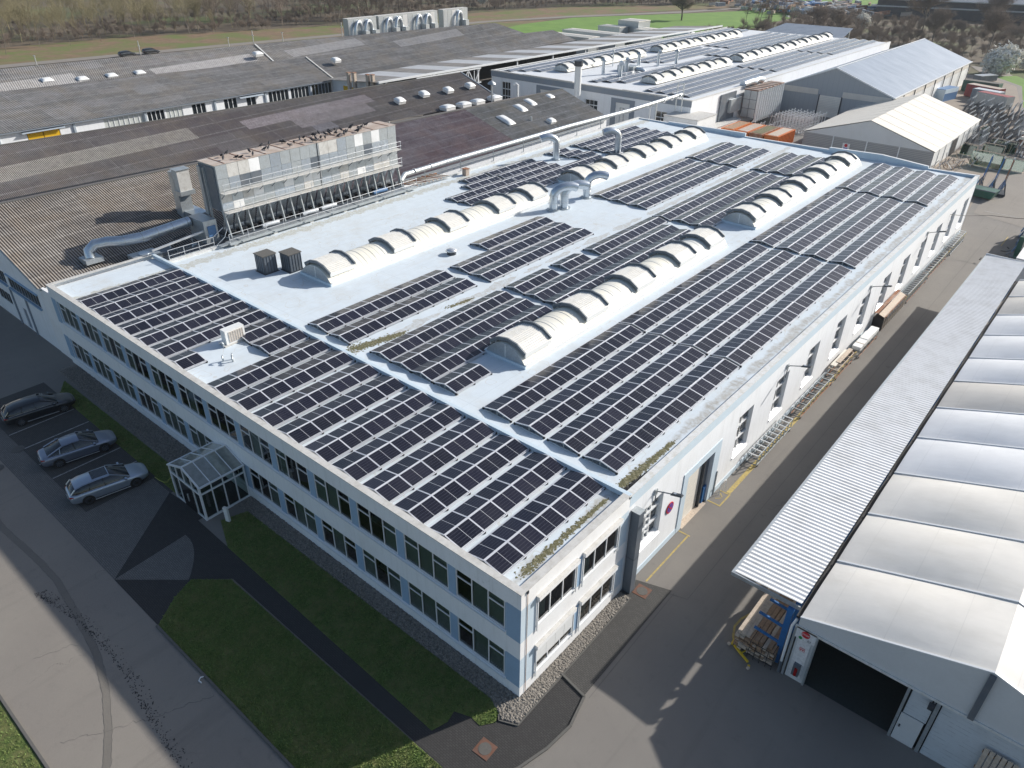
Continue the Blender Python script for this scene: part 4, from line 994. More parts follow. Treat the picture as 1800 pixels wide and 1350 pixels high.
# gable front wall with two rows of windows on the left
wx = [(-61.0-1.06*k-.95, -61.0-1.06*k) for k in range(0)]
ops = [(-60.2, -53.4, 3.75, 5.0), (-68.5, -60.9, 3.75, 5.0), (-59.0, -58.2, .1, 2.1), (-64.5, -61.5, 1.5, 2.6)]
facade(b_, 'y', .15, -1, -78.3, -52.2, 0, 5.9, ops, .12, 'white_wall')
b_.quad((-52.2, .15, 0), (-52.2, 84, 0), (-52.2, 84, 6.3), (-52.2, .15, 6.15), 'white_wall')
b_.add([(-52.2, .15, 5.9), (-78.3, .15, 5.9), (-65.2, .15, 9.6)], ((0, 1, 2),), 'white_wall'); b_.quad((-73, 84, 0), (-52.2, 84, 0), (-52.2, 84, 6.3), (-73, 84, 6.3), 'white_wall')
b_.add([(-52.2, 84, 6.3), (-73.3, 84, 6.3), (-61.2, 84, 9.5)], ((0, 1, 2),), 'sheet_grey')
b_.build('wall', shed, SO)
b_ = MB(); b_.box(-52.22, -49.55, .12, .35, 0, 6.2, 'cream_side'); b_.box(-52.2, -49.6, .35, 8.9, 6.0, 6.15, 'coping_pale'); b_.quad((-49.66, .2, 5), (-49.66, 9, 5), (-49.66, 9, 7.1), (-49.66, .2, 7.1), 'cream_side'); b_.build('link_wall', shed, SO)
b_ = MB(); b_.beam((-52.1, -.02, 6.12), (-65.2, -.02, 9.68), .14, .2, 'fascia'); b_.beam((-65.2, -.02, 9.68), (-78.3, -.02, 6.2), .14, .2, 'fascia'); b_.beam((-51.62, 0, 6.08), (-51.82, 84, 6.38), .16, .16, 'galvanised'); b_.build('gutter', shed, SO)
b_ = MB(); b_.box(-60.3, -53.3, -.02, .14, 3.62, 3.75, 'blue_panel'); b_.box(-68.6, -60.8, -.02, .14, 3.62, 3.75, 'blue_panel'); b_.box(-60.3, -53.3, -.0, .14, 5.0, 5.1, 'blue_panel')
for x in (-57.0, -60.5): b_.box(x-.06, x+.06, .02, .14, 0, 3.6, 'band_grey')
b_.build('trim', shed, SO)
for (a, c_, z0, z1) in ops[:2]+ops[3:]:
    b_ = MB(); n = max(3, int((c_-a)/.62))
    for i in range(n+1):
        x = a+(c_-a-.06)*i/n; b_.box(x, x+.06, .16, .22, z0, z1, 'galvanised')
    b_.box(a, c_, .17, .21, z0, z0+.05, 'galvanised')
    fo = b_.build('window', shed, SO); MB().quad((a, .2, z0), (c_, .2, z0), (c_, .2, z1), (a, .2, z1), 'car_glass').build('pane', fo, SO)
b_ = MB(); b_.box(-59, -58.2, .2, .26, .1, 2.1, 'band_grey'); b_.build('door', shed, SO)

# shed 2: dark roof, ridge x -88 .. -82
shed2 = thing('corrugated_shed', 'second shed with dark grey and violet corrugated roof and pale replaced sheets', 'shed', (-80, 30, 0)); SO2 = (-80, 30, 0)
b_ = MB(); R2 = [(-89.6, -30, 9.95), (-82.0, 82.3, 10.05)]; V2 = [(-79.3, -30, 6.6), (-71.2, 80.5, 7.3)]
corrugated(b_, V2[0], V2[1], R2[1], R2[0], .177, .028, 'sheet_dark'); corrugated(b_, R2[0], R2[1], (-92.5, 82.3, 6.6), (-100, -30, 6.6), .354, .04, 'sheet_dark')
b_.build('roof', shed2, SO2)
b_ = MB(); b_.add([(-71.4, 80.4, 7.1), (-82, 82.2, 9.9), (-92, 82.2, 6.6), (-92, 82.2, 0), (-71.4, 80.4, 0)], ((0, 1, 2, 3, 4),), 'sheet_grey'); b_.beam(V2[1], R2[1], .2, .25, 'band_grey'); b_.build('gable_wall', shed2, SO2)
MB().beam(R2[0], R2[1], .35, .07, 'kerb').build('ridge_cap', shed2, SO2)

# roof dome lights
def dome(x, y, z, w_, l_, label, tilt=-.27, first={}):
    key = (w_, l_)
    if key not in first:
        t = thing('roof_dome', label, 'rooflight', (x, y, z), 0, 'domed rooflights on the sheds'); first[key] = t
        b_ = MB(); b_.box(-w_/2, w_/2, -l_/2, l_/2, -.15, .30, 'opal_dome'); b_.build('upstand', t)
        b_ = MB(); N = 8; vs = [((i/N-.5)*w_*1.08, (j/N-.5)*l_*1.08, .30+.30*(1-abs(2*i/N-1)**5)*(1-abs(2*j/N-1)**5)) for j in range(N+1) for i in range(N+1)]
        b_.add(vs, [(j*(N+1)+i, j*(N+1)+i+1, (j+1)*(N+1)+i+1, (j+1)*(N+1)+i) for j in range(N) for i in range(N)], 'plastic_white', True); b_.build('dome', t)
    else: t = dup(first[key], (x, y, z), 0, label)
    t.rotation_euler = (0, -tilt, 0); return t
def on(p, a, b, c):
    a, b, c = map(Vector, (a, b, c)); n = (b-a).cross(c-a); return a.z-(n.x*(p[0]-a.x)+n.y*(p[1]-a.y))/n.z
P1 = (S1E[0], S1E[1], S1R[0]); P2 = (V2[0], V2[1], R2[0])
for x, y, w_, l_, lb in ((-57.4, 65.7, 2.6, 1.3, 'largest oblong rooflight on the violet shed roof, nearest the pipe'), (-59.4, 71.3, 2.0, 1.3, 'left rooflight of the close pair near the shed ridge'), (-60.2, 74.6, 2.0, 1.3, 'right rooflight of the close pair near the shed ridge'),
                         (-60.4, 79.8, 1.3, 1.3, 'single square rooflight at the top of the shed gable end'), (-54.5, 72.6, 1.0, 1.2, 'small rooflight low on the shed roof beside the pipe')):
    dome(x, y, on((x, y), *P1)+.12, w_, l_, lb, -.29)
for i, (x, y) in enumerate(((-76.9, 63.2), (-77.1, 68.6), (-76.6, 73.6), (-76.4, 78.6))): dome(x, y, on((x, y), *P2)-.05, 1.25, 1.4, f'{ORD[i]} of four white rooflights in a row on the dark shed roof, from the left', -.29)
for i, (x, y) in enumerate(((-71.9, 68.6), (-71.6, 72), (-71.4, 75), (-71.2, 79))): dome(x, y, on((x, y), *P2)+.25, 1.6, 2.0, f'{ORD[i]} half-hidden rooflight in the valley behind the shed ridge, from the left', -.0)
t = thing('roof_vent', 'tall thin vent with round cap rising from the shed valley', 'vent', (-70.5, 77.5, 7.2)); MB().cyl((0, 0), .13, 0, 3.0, 'galvanised', 10).build('pipe', t); MB().tube([(0, 0, 2.9), (0, 0, 3.1), (0, 0, 3.4)], [.7, .6, .15], 'galvanised', 14).build('cap', t)
t = thing('roof_vent', 'small grey vent stub on the shed roof below the rooflights', 'vent', (-56, 69.8, 7.4)); MB().cyl((0, 0), .16, 0, .9, 'galvanised', 8).build('pipe', t)
b_ = MB(); a = Vector((-60.2, 73.1, 8.62)); c_ = Vector((-53.0, 72.2, 6.75))
for dy in (0, .9, 1.5): b_.tube([a+Vector((0, dy, .06)), c_+Vector((0, dy, .06))], .05, 'galvanised', 6)
b_.obox((-57, 69.6, 7.75), (1.1, 0, -.32), (0, .5, 0), (0, 0, .03), 'translucent_strip')
t = thing('roof_conduits', 'thin conduits running down the shed roof between the rooflights', 'conduit', (-57, 72.5, 7)); b_.build('conduit', t, (-57, 72.5, 7))

# long insulated pipe above the shed eave
t = thing('insulated_pipe', 'long white insulated pipe on brackets along the shed roof edge to the rear hall', 'pipe', (-49, 70, 6.8)); PO = (-49, 70, 6.8)
b_ = MB(); b_.tube([(-48.2, 37.0, 7.6), (-49.2, 38.6, 7.85), (-49.15, 45, 7.95), (-49.1, 70, 8.0), (-48.3, 84, 8.05), (-48.6, 99.5, 8.1), (-48.6, 101, 8.1)], .30, 'galvanised', 12)
b_.build('pipe', t, PO); b_ = MB()
for y in np.arange(40, 100, 2.6): b_.tube([(-49.15+max(0, (y-70)*.06 if y < 84 else .8), y, 7.98), (-49.15+max(0, (y-70)*.06 if y < 84 else .8), y+.06, 7.98)], .325, 'aluminium', 12)
b_.build('joint_bands', t, PO)
for y in (41.5, 47.5, 53.5, 59.5, 65.5, 71.5, 77.5, 82.5): b_ = MB(); b_.tube([(-48.95, y, 7.7), (-48.9, y, 6.4)], .05, 'galvanised', 6).box(-49.2, -48.6, y-.15, y+.15, 6.35, 6.42, 'galvanised'); b_.build('bracket', t, PO)
for y, x in ((91.5, -48.4), (100.2, -48.6)):
    b_ = MB(); 
    for q in (-.55, .55): b_.beam((x+q, y, 0 if y < 95 else 5.5), (x+q, y, 7.9 if y < 95 else 10.0), .14, .14, 'galvanised')
    b_.beam((x-.55, y, 7.6 if y < 95 else 9.95), (x+.55, y, 7.6 if y < 95 else 9.95), .12, .12, 'galvanised'); b_.build('pipe_portal', t, PO)

# ================================================================ BIG AIR COOLER
t = thing('air_cooler', 'huge rust-topped grey cooling unit on a steel stand along the roof edge', 'cooling unit', (-49.3, 26, 6.8)); CO = (-49.3, 26, 6.8)
cx0, cx1, cy0, cy1, cz0, cz1 = -50.75, -48.05, 15.4, 36.7, 9.6, 13.8
b_ = MB(); b_.box(cx0, cx1, cy0, cy1, cz0, cz1-.03, 'galvanised'); b_.build('housing', t, CO)
b_ = MB(); b_.box(cx0-.05, cx1+.05, cy0-.05, cy1+.05, cz1-.03, cz1, 'rusty_roof')
for k in range(10): b_.box(cx0, cx1, cy0+2.15*k+1, cy0+2.15*k+1.06, cz1, cz1+.04, 'rust')
b_.build('top', t, CO)
rn = random.Random(2); names = ['galvanised', 'corrugated_white', 'coping', 'duct_metal', 'galvanised']
b_ = MB(); nrows = [(12.55, 13.72), (11.45, 12.5), (10.4, 11.35), (9.65, 10.35)]
for r_i, (z0, z1) in enumerate(nrows):
    n = 19
    for k in range(n):
        y0 = cy0+.05+(cy1-cy0-.1)*k/n; y1 = cy0+.02+(cy1-cy0-.1)*(k+1)/n
        b_.box(cx1, cx1+.03+.02*rn.random(), y0, y1, z0, z1, rn.choice(names) if r_i != 1 else rn.choice(['coping', 'galvanised', 'slate_metal', 'duct_metal']))
b_.box(cx1, cx1+.06, 26.35, 26.45, cz0, cz1, 'dark_metal'); b_.build('side_panels', t, CO)
b_ = MB()
for z0 in (11.3, 9.55):
    b_.box(cx1+.05, cx1+.75, cy0, cy1, z0, z0+.06, 'coping'); 
    for h in (.45, .9): b_.tube([(cx1+.75, cy0, z0+h), (cx1+.75, cy1, z0+h)], .025, 'aluminium', 5)
    for k in range(17): 
        y = cy0+.1+k*(cy1-cy0-.2)/16; b_.tube([(cx1+.75, y, z0), (cx1+.75, y, z0+.9)], .025, 'aluminium', 5); b_.beam((cx1+.72, y, z0), (cx1+.05, y, z0-.5), .05, .05, 'slate_metal')
b_.build('maintenance_walkway', t, CO)
b_ = MB(); n = 18
for k in range(n+1):
    y = cy0+.1+(cy1-cy0-.2)*k/n; b_.add([(cx1+.05, y-.05, cz0), (cx1+.05, y+.05, cz0), (cx1+.55, y+.05, 7.3), (cx1+.55, y-.05, 7.3), (cx1-.35, y-.05, cz0), (cx1-.35, y+.05, cz0), (cx1+.30, y+.05, 7.3), (cx1+.30, y-.05, 7.3)], ((0, 1, 2, 3), (4, 7, 6, 5), (0, 3, 7, 4), (1, 5, 6, 2), (2, 6, 7, 3)), 'galvanised')
b_.build('support_fins', t, CO)
b_ = MB()
for k in range(n):
    y0 = cy0+.2+(cy1-cy0-.2)*k/n; y1 = cy0+.0+(cy1-cy0-.2)*(k+1)/n
    b_.add([(cx1-.1, y0, cz0), (cx1-.1, y1, cz0), (cx1-.9, y1, 7.9), (cx1-.9, y0, 7.9), (cx1-.9, y0, 7.2), (cx1-.9, y1, 7.2)], ((0, 1, 2, 3), (3, 2, 5, 4)), 'duct_metal')
    b_.tube([(cx1-.45, (y0+y1)/2, 7.35), (cx1-.45, (y0+y1)/2, 7.6)], .42, 'black', 12)
b_.build('coil_plates', t, CO)
b_ = MB(); b_.box(cx0-.1, cx1+.6, cy0-.2, cy1+.2, 7.1, 7.25, 'slate_metal'); b_.box(cx0, cx1, cy0, cy1, 7.25, 7.35, 'black')
for k in range(7):
    y = cy0+.4+k*(cy1-cy0-.8)/6; b_.box(cx1+.3, cx1+1.0, y-.22, y+.22, 6.84, 7.1, 'coping'); b_.beam((cx0, y, 7.15), (cx1+1.9, y, 7.15), .12, .12, 'galvanised')
b_.build('stand', t, CO)
b_ = MB()
for q, k in enumerate((3, 7, 9, 15)): b_.tube([(cx1+.35, cy0+k*1.15, 7.42), (cx1+.4, cy0+k*1.15+.6, 7.5), (cx1+.4, cy0+k*1.15+1.8, 7.45)], .22, 'tarp_blue' if q == 3 else 'aluminium', 8)
b_.build('insulated_fittings', t, CO)
# dark end cap and ladder
b_ = MB(); b_.box(cx0+.15, cx1-.15, cy0-.12, cy0, 9.7, 13.6, 'slate_metal'); b_.box(cx0+.1, cx0+.6, cy0-.3, cy0-.12, 9.0, 13.4, 'galvanised'); b_.box(cx0+1.0, cx0+1.1, cy0-.3, cy0-.12, 7.2, 13.4, 'galvanised'); b_.build('end_plate', t, CO)
# walkway platform at its foot with railing
t = thing('walkway', 'galvanised walkway with railing at the foot of the big cooler', 'walkway', (-46.9, 26, 6.84)); WO = (-46.9, 26, 6.84)
b_ = MB(); b_.box(-47.35, -46.35, 14.6, 37.8, 7.05, 7.15, 'galvanised'); b_.build('deck', t, WO)
b_ = MB(); 
for z in (7.6, 8.1): b_.tube([(-46.38, 14.6, z), (-46.38, 37.8, z)], .025, 'aluminium', 6)
for k in range(13): y = 14.6+k*1.93; b_.tube([(-46.38, y, 7.1), (-46.38, y, 8.1)], .025, 'aluminium', 6)
b_.box(-46.4, -46.36, 14.6, 37.8, 7.15, 7.3, 'galvanised'); b_.build('railing', t, WO)
for k in range(6): y = 15.2+k*4.2; MB().box(-46.85, -46.45, y-.2, y+.2, 6.84, 7.05, 'coping').build('foot', t, WO)
t = thing('roof_railing', 'thin railing along the roof edge between office corner and cooler', 'railing', (-47.3, 11.5, 6.84))
b_ = MB(); 
for z in (.55, 1.05): b_.tube([(-.1, -2.2, z), (-.1, 2.1, z)], .025, 'aluminium', 6)
for k in range(4): y = -2.2+k*1.43; b_.tube([(-.1, y, 0), (-.1, y, 1.05)], .025, 'aluminium', 6)
b_.box(-.2, -.1, -2.2, 2.1, 0, .25, 'galvanised')
b_.build('rails', t); MB().tube([(-.1, 2.1, .1), (.3, 3.0, .9), (.3, 3.4, 1.6)], .03, 'aluminium', 6).tube([(-.1, 2.1, 1.05), (.3, 3.0, 1.8)], .03, 'aluminium', 6).box(.1, .6, 2.3, 3.2, .2, .3, 'galvanised').build('steps', t)
# birds
bt = None
rn = random.Random(8)
for k in range(52):
    y = 20.0+rn.betavariate(2.2, 1.6)*14.5 if k > 8 else rn.uniform(16.5, 24); x = rn.uniform(cx0+.1, cx1-.05); a = rn.uniform(0, 6.28)
    lb = 'small dark bird perched on the rusty top of the big cooler'
    if bt is None:
        b_ = MB(); b_.tube([(-.22, 0, .10), (-.12, 0, .13), (0, 0, .17), (.08, 0, .20), (.14, 0, .27), (.19, 0, .28), (.23, 0, .265)], [.02, .045, .085, .075, .045, .04, .008], 'bird', 7)
        for s_ in (-1, 1): b_.tube([(0, s_*.03, .12), (.01, s_*.03, 0)], .01, 'bird', 4)
        bt = b_.build('bird'); tag(bt, lb, 'bird', 'birds on the cooler'); bt.location = (x, y, cz1+.005); bt.scale = (1.25,)*3
    else:
        o = bt.copy(); COL.objects.link(o); o.location = (x, y, cz1+.005)
    (bt if k == 0 else o).rotation_euler = (0, 0, a)
# air handling gear on the shed roof left of the cooler
t = thing('large_duct', 'thick grey duct snaking over the corrugated roof left of the cooler', 'duct', (-53, 9, 7.4)); DO = (-53, 9, 7.4)
b_ = MB(); b_.tube([(-53.0, 5.0, 7.0), (-53.2, 5.1, 7.6), (-53.1, 5.7, 8.05), (-52.6, 6.6, 8.15), (-51.9, 7.6, 8.1), (-51.4, 9.2, 8.15), (-51.2, 13.6, 8.5)], .46, 'duct_metal', 14); b_.build('duct', t, DO)
b_ = MB()
for (x, y, z) in ((-51.9, 7.6, 8.1), (-51.45, 9.0, 8.15), (-51.35, 10.4, 8.25), (-51.28, 11.8, 8.35), (-51.22, 13.2, 8.47)): b_.tube([(x, y, z), (x, y+.06, z)], .485, 'galvanised', 14)
b_.box(-53.7, -52.3, 4.3, 5.8, 6.7, 7.1, 'galvanised'); for_ = b_.build('pipe_joint', t, DO)
t = thing('exhaust_tower', 'tall grey twin sheet-metal exhaust tower beside the cooler', 'exhaust', (-56.0, 15.8, 7.4))
b_ = MB(); b_.box(-.6, .5, -.6, .6, 0, 2.2, 'galvanised'); b_.box(-.9, -.15, -.5, .4, 2.2, 4.3, 'galvanised'); b_.box(-.1, .85, -.5, .75, 2.6, 4.6, 'coping'); b_.box(-.2, .95, -.6, .85, 4.6, 4.66, 'galvanised'); b_.box(-1.3, 2.2, -.4, 1.2, -.4, .6, 'duct_metal'); b_.build('casing', t)
MB().box(-.25, 1.0, -.6, .9, 2.2, 2.6, 'galvanised').build('collar', t)
t = thing('fan_unit', 'low grey fan box with round lid on the corrugated roof by the railing', 'fan unit', (-50.9, 8.7, 6.5)); MB().box(-.9, .9, -1.1, 1.2, -.2, .35, 'galvanised').box(-.9, .7, 1.2, 2.6, -.1, .2, 'slate_metal').build('casing', t); MB().cyl((.05, 0), .48, .35, .45, 'duct_metal', 18).build('lid', t)
t = thing('pump_frame', 'cluttered pipes and pump frame between corrugated roof and cooler', 'pipework', (-50.2, 12.5, 6.6))
b_ = MB(); rn = random.Random(4)
for k in range(9):
    x, y, z = rn.uniform(-1.2, 1.2), rn.uniform(-1.8, 2.2), rn.uniform(0, .9); b_.tube([(x, y, 0), (x, y, z), (x+rn.uniform(-.8, .8), y+rn.uniform(.3, 1.6), z)], rn.uniform(.05, .12), rn.choice(['slate_metal', 'duct_metal', 'galvanised', 'dark_metal']), 7)
b_.build('pipes', t); MB().box(-1.3, 1.3, 1.2, 2.5, .2, 2.3, 'galvanised').box(1.32, 1.36, 1.5, 2.3, .8, 1.8, 'tarp_blue').build('cabinet', t); MB().beam((1.1, -3.8, 1.0), (1.0, 1.5, 1.4), .16, .16, 'aluminium').build('pipe_run', t)
# pallet-like racks on the roof edge right of the cooler
t = thing('steel_grillage', 'rusty steel grillage between the cooler and the pipe at the roof edge', 'steelwork', (-48.2, 40, 6.84))
b_ = MB()
for k in range(9): b_.beam((-1.4, -2.2+k*.62, .1+.0*k), (1.5, -1.8+k*.62, .35), .10, .10, 'timber_pale' if k % 3 else 'rust')
b_.beam((-1.2, -2.6, .0), (-1.0, 3.6, .05), .14, .2, 'rust'); b_.beam((1.2, -2.6, .3), (1.5, 3.6, .3), .12, .12, 'galvanised'); b_.build('beams', t)
t = thing('vent_box', 'small rusty brown box vent on the bare roof right of the cooler', 'vent', (-46.3, 45.6, 6.84)); MB().box(-.3, .3, -.3, .3, 0, .75, 'rusty_roof').build('casing', t); MB().box(-.35, .35, -.35, .35, .75, .8, 'rust').build('lid', t)

# ================================================================ SHED 3 (rear) AND STRIPED CANOPY ROOF
shed3 = thing('long_rear_shed', 'very long rear shed with dark corrugated roofs and white window wall behind the alley', 'shed', (-125, 60, 0)); TO = (-125, 60, 0)
E3 = [(-111.0, -30, 6.2), (-111.0, 75, 6.2), (-109.6, 155, 6.5)]; G3 = [(-133, -30, 8.9), (-123.2, 75, 8.8), (-115.2, 152, 8.7)]
V3 = [(-137.5, -30, 6.2), (-130.5, 75, 6.3), (-125, 155, 6.4)]; H3 = [(-153, -30, 9.4), (-141.8, 80, 9.5), (-132.0, 148, 9.5)]
b_ = MB()
for i in range(2):
    corrugated(b_, E3[i], E3[i+1], G3[i+1], G3[i], .36, .045, 'sheet_grey' if False else 'sheet_far'); corrugated(b_, G3[i], G3[i+1], V3[i+1], V3[i], .36, .04, 'sheet_far')
    corrugated(b_, V3[i], V3[i+1], H3[i+1], H3[i], .36, .045, 'sheet_far'); b_.quad(H3[i], H3[i+1], (H3[i+1][0]-14, H3[i+1][1], 6), (H3[i][0]-14, H3[i][1], 6), 'sheet_far')
b_.build('roof', shed3, TO)
b_ = MB(); aw = [(-30, 18), ]
wins = [(30.8, 34.5), (35.0, 39.3), (41.6, 44.0), (46.8, 49.0)]
wn = [(32.4, 38.9, 'l'), (39.4, 42.4, 'd'), (42.6, 45.6, 'l'), (47.2, 49.8, 'd'), (53.2, 55.8, 'd'), (57.6, 59.6, 'x'), (62.2, 66.6, 'd'), (67.0, 71.2, 'd'), (71.8, 76.5, 'd')]
ops3 = [(a, c_, 3.2, 5.75) for a, c_, q in wn] + [(21.3, 25.9, .2, 5.6)]
facade(b_, 'x', -111.4, 1, -30, 82, 0, 6.15, ops3, .15, 'white_wall'); b_.quad((-111.4, -30, 0), (-153, -30, 0), (-153, -30, 8), (-111.4, -30, 6), 'white_wall')
b_.add([E3[2], G3[2], V3[2], H3[2], (-146, 148, 6), (-146, 148, 0), (-109.6, 155, 0)], ((0, 1, 2, 3, 4, 5, 6),), 'sheet_grey'); b_.build('wall', shed3, TO)
b_ = MB(); b_.box(-111.6, -110.9, -30, 75, 6.0, 6.12, 'band_grey')
for y in (17.5, 28.0, 39.1, 51.5, 61.6, 71.5): b_.box(-111.38, -111.2, y-.15, y+.15, 0, 6, 'fascia')
b_.build('gutter_and_pilasters', shed3, TO)
for (a, c_, q) in wn:
    b_ = MB(); n = int(round((c_-a)/.82))
    for i in range(n+1): y = a+(c_-a-.08)*i/n; b_.box(-111.5, -111.42, y, y+.12, 3.2, 5.75, 'frame_white')
    fo = b_.build('window', shed3, TO); MB().quad((-111.48, a, 3.2), (-111.48, c_, 3.2), (-111.48, c_, 5.75), (-111.48, a, 5.75), 'curtain' if q == 'l' else 'car_glass').build('pane', fo, TO)
b_ = MB(); b_.box(-111.5, -111.42, 21.4, 23.5, .2, 5.55, 'door_yellow').box(-111.5, -111.42, 23.6, 25.8, .2, 5.55, 'door_yellow'); b_.build('yellow_door', shed3, TO)
b_ = MB(); b_.add([(-111.35, 20.6, 5.9), (-111.35, 26.6, 5.9), (-110.8, 26.6, 5.65), (-110.8, 20.6, 5.65)], ((0, 1, 2, 3),), 'fascia'); b_.add([(-111.35, 56.2, 5.9), (-111.35, 61, 5.9), (-110.7, 61, 5.6), (-110.7, 56.2, 5.6)], ((0, 1, 2, 3),), 'fascia'); b_.build('door_canopy', shed3, TO)
for x, y, lb in ((-139.5, 36, 'first'), (-137.9, 41.4, 'second'), (-137.5, 46.5, 'third'), (-137, 51.6, 'fourth')): dome(x, y, on((x, y), V3[0], V3[1], H3[0])+.05, 1.4, 1.8, f'{lb} white rooflight from the left on the far rear roof', -.2)
dome(-135.0, 76.3, 8.45, 1.4, 1.8, 'lone white rooflight beside the pale gutter line on the rear roof', -.2)
dome(-117.0, 82.5, 8.4, 1.5, 1.5, 'tiny rooflight beside the pale rake on the rear roof', -.2)
b_ = MB(); b_.beam((-141.3, 80, 9.6), (-130.4, 78, 6.45), .28, .06, 'coping_pale'); b_.beam((-122.7, 79.5, 8.9), (-111, 77, 6.3), .3, .08, 'coping'); t = thing('roof_flashing', 'pale flashing strips crossing the rear shed roofs', 'flashing', (-125, 79, 7)); b_.build('strip', t, (-125, 79, 7))

can = thing('striped_canopy_roof', 'grey canopy roof with pale translucent stripes over a white lattice truss', 'canopy', (-102, 130, 0)); KO = (-102, 130, 0)
b_ = MB()
CE = lambda y: (-95.3+(y-85)*.029, y, 7.7); CV = lambda y: (-110.6+(y-85)*.03, y, 6.55)
ys = [75]; mats_ = []
for k in range(11):
    a = 82.5+10.75*k; ys += [a, a+5.4]; 
ys.append(202)
for k in range(len(ys)-1):
    mt = 'translucent_strip' if k % 2 == 1 else 'sheet_far'
    b_.quad(CV(ys[k]), CE(ys[k]), CE(ys[k+1]), CV(ys[k+1]), mt)
b_.build('roof', can, KO)
b_ = MB(); b_.beam(CE(75), CE(202), .3, .35, 'frame_white'); b_.build('edge_beam', can, KO)
b_ = MB()
for z in (7.3, 4.6): b_.beam((-95.2, 84, z), (-94.8, 101.5, z), .22, .22, 'frame_white')
for k in range(10):
    a = 84+1.75*k; c_ = a+1.75; b_.beam((-95, a, 7.3), (-95, a, 4.6), .12, .12, 'frame_white'); b_.beam((-95, a, 4.6) if k % 2 else (-95, a, 7.3), (-95, c_, 7.3) if k % 2 else (-95, c_, 4.6), .14, .14, 'frame_white')
b_.build('lattice_truss', can, KO)
b_ = MB()
for y in np.arange(77, 200, 12): b_.beam((-95.6+(y-85)*.029, y, 0), (-95.6+(y-85)*.029, y, 7.5), .3, .3, 'frame_white')
build_each(b_, 'column', can, KO)
b_ = MB(); b_.quad((-111, 76.5, 0), (-96, 76.5, 0), (-96, 76.5, 7.4), (-111, 76.5, 6.4), 'white_wall'); b_.box(-107.5, -104.6, 76.3, 76.45, 0, 5.6, 'door_yellow'); b_.box(-101, -98.8, 76.3, 76.45, 3.6, 5.6, 'car_glass'); b_.box(-97.8, -96.4, 76.3, 76.45, 3.6, 5.9, 'door_yellow'); b_.build('end_wall', can, KO)
for i, (x, y) in enumerate(((-101.6, 74.4), (-100.7, 75.0), (-97.4, 75.4), (-96.6, 75.9))):
    t = thing('metal_flue', f'{ORD[i]} of four rusty box flues in front of the striped canopy, from the left', 'flue', (x-1.5, y, 0), 0, 'box flues'); MB().box(-.28, .28, -.28, .28, 0, 8.6, 'timber_pale').build('duct', t); MB().box(-.33, .33, -.33, .33, 8.6, 8.7, 'rust').build('cap', t)

# equipment row behind the rear roof
def chillers(y0, y1, arches, label):
    t = thing('rooftop_cooler', label, 'cooling unit', (-141, y0, 8.2)); L = y1-y0
    MB().box(-.9, .9, 0, L, 0, 4.6, 'galvanised').box(-.95, .95, -.05, L+.05, 4.6, 4.65, 'coping').build('housing', t)
    b_ = MB()
    for k in range(int(L/1.6)): b_.box(.9, .94, .1+1.6*k, 1.6+1.6*k, .6, 4.4, ['duct_metal', 'galvanised', 'aluminium'][k % 3])
    b_.build('side_panels', t)
    for a in arches:
        pts = [(1.6, a, .4)]+[(1.3+.3*math.cos(q*math.pi/8), a+1.35-1.35*math.cos(q*math.pi/8), 1.6+2.3*math.sin(q*math.pi/8)) for q in range(9)]+[(1.6, a+2.7, .8)]
        MB().tube(pts, .38, 'duct_metal', 8).build('arched_duct', t); MB().box(1.2, 2.8, a+2.2, a+3.4, 0, 1.9, 'galvanised').build('fan_box', t)
chillers(104.8, 113.5, (1.5, 4.6), 'left grey rooftop cooler with two arched ducts, behind the rear roof')
chillers(114.2, 134.5, (1.8, 5.0, 12.0, 15.2), 'long grey rooftop cooler with four arched ducts, behind the rear roof')
chillers(136.6, 146, (4.5,), 'small grey rooftop cooler at the right end behind the rear roof')

# ================================================================ REAR HALL WITH GREY BAND
h2 = thing('rear_hall', 'white rear hall with grey roof band, flat roof full of solar panels', 'factory hall', (-68.5, 150, 0)); QO = (-68.5, 150, 0)
b_ = MB(); w2 = [(-89.6, -87.3, 1.2, 5.3), (-69.0, -66.2, 1.8, 4.6), (-54.0, -50.5, 1.5, 4.6), (-72.6, -70.9, 3.2, 4.6)]
d2 = [(-79.6, -75.2, 0, 5.0), (-62.2, -59.2, 0, 4.9)]
facade(b_, 'y', 102, -1, -92.3, -47.2, 0, 7.1, w2+d2, .3, 'white_wall'); b_.quad((-47.2, 102, 0), (-46.2, 206, 0), (-46.2, 206, 7.1), (-47.2, 102, 7.1), 'white_wall')
b_.quad((-92.3, 102, 0), (-92.3, 206, 0), (-92.3, 206, 7.1), (-92.3, 102, 7.1), 'white_wall'); b_.build('wall', h2, QO)
b_ = MB(); b_.box(-92.4, -47.1, 101.9, 101.99, 6.0, 7.1, 'band_grey')
for a, c_, z0, z1 in d2: b_.box(a-1.0, a, 101.9, 101.99, 0, z1+.7, 'band_grey'); b_.box(c_, c_+1, 101.9, 101.99, 0, z1+.7, 'band_grey'); b_.box(a, c_, 101.9, 101.99, z1, z1+.7, 'band_grey')
b_.build('cladding_band', h2, QO)
MB().box(-92.1, -47.3, 102.2, 205.8, 6.6, 6.85, 'membrane_far').build('roof', h2, QO)
b_ = MB()
for x0, x1, z in ((-92.4, -84, 7.14), (-84, -72, 7.22), (-72, -61, 7.10), (-61, -52, 7.2), (-52, -47.1, 7.1)): b_.box(x0, x1, 101.85, 102.3, 7.0, z+.04, 'coping')
b_.beam((-47.3, 102.3, 7.05), (-46.35, 206, 7.05), .35, .1, 'coping_pale'); b_.box(-92.4, -92.0, 102.3, 206, 7.0, 7.1, 'coping_pale'); b_.build('coping', h2, QO)
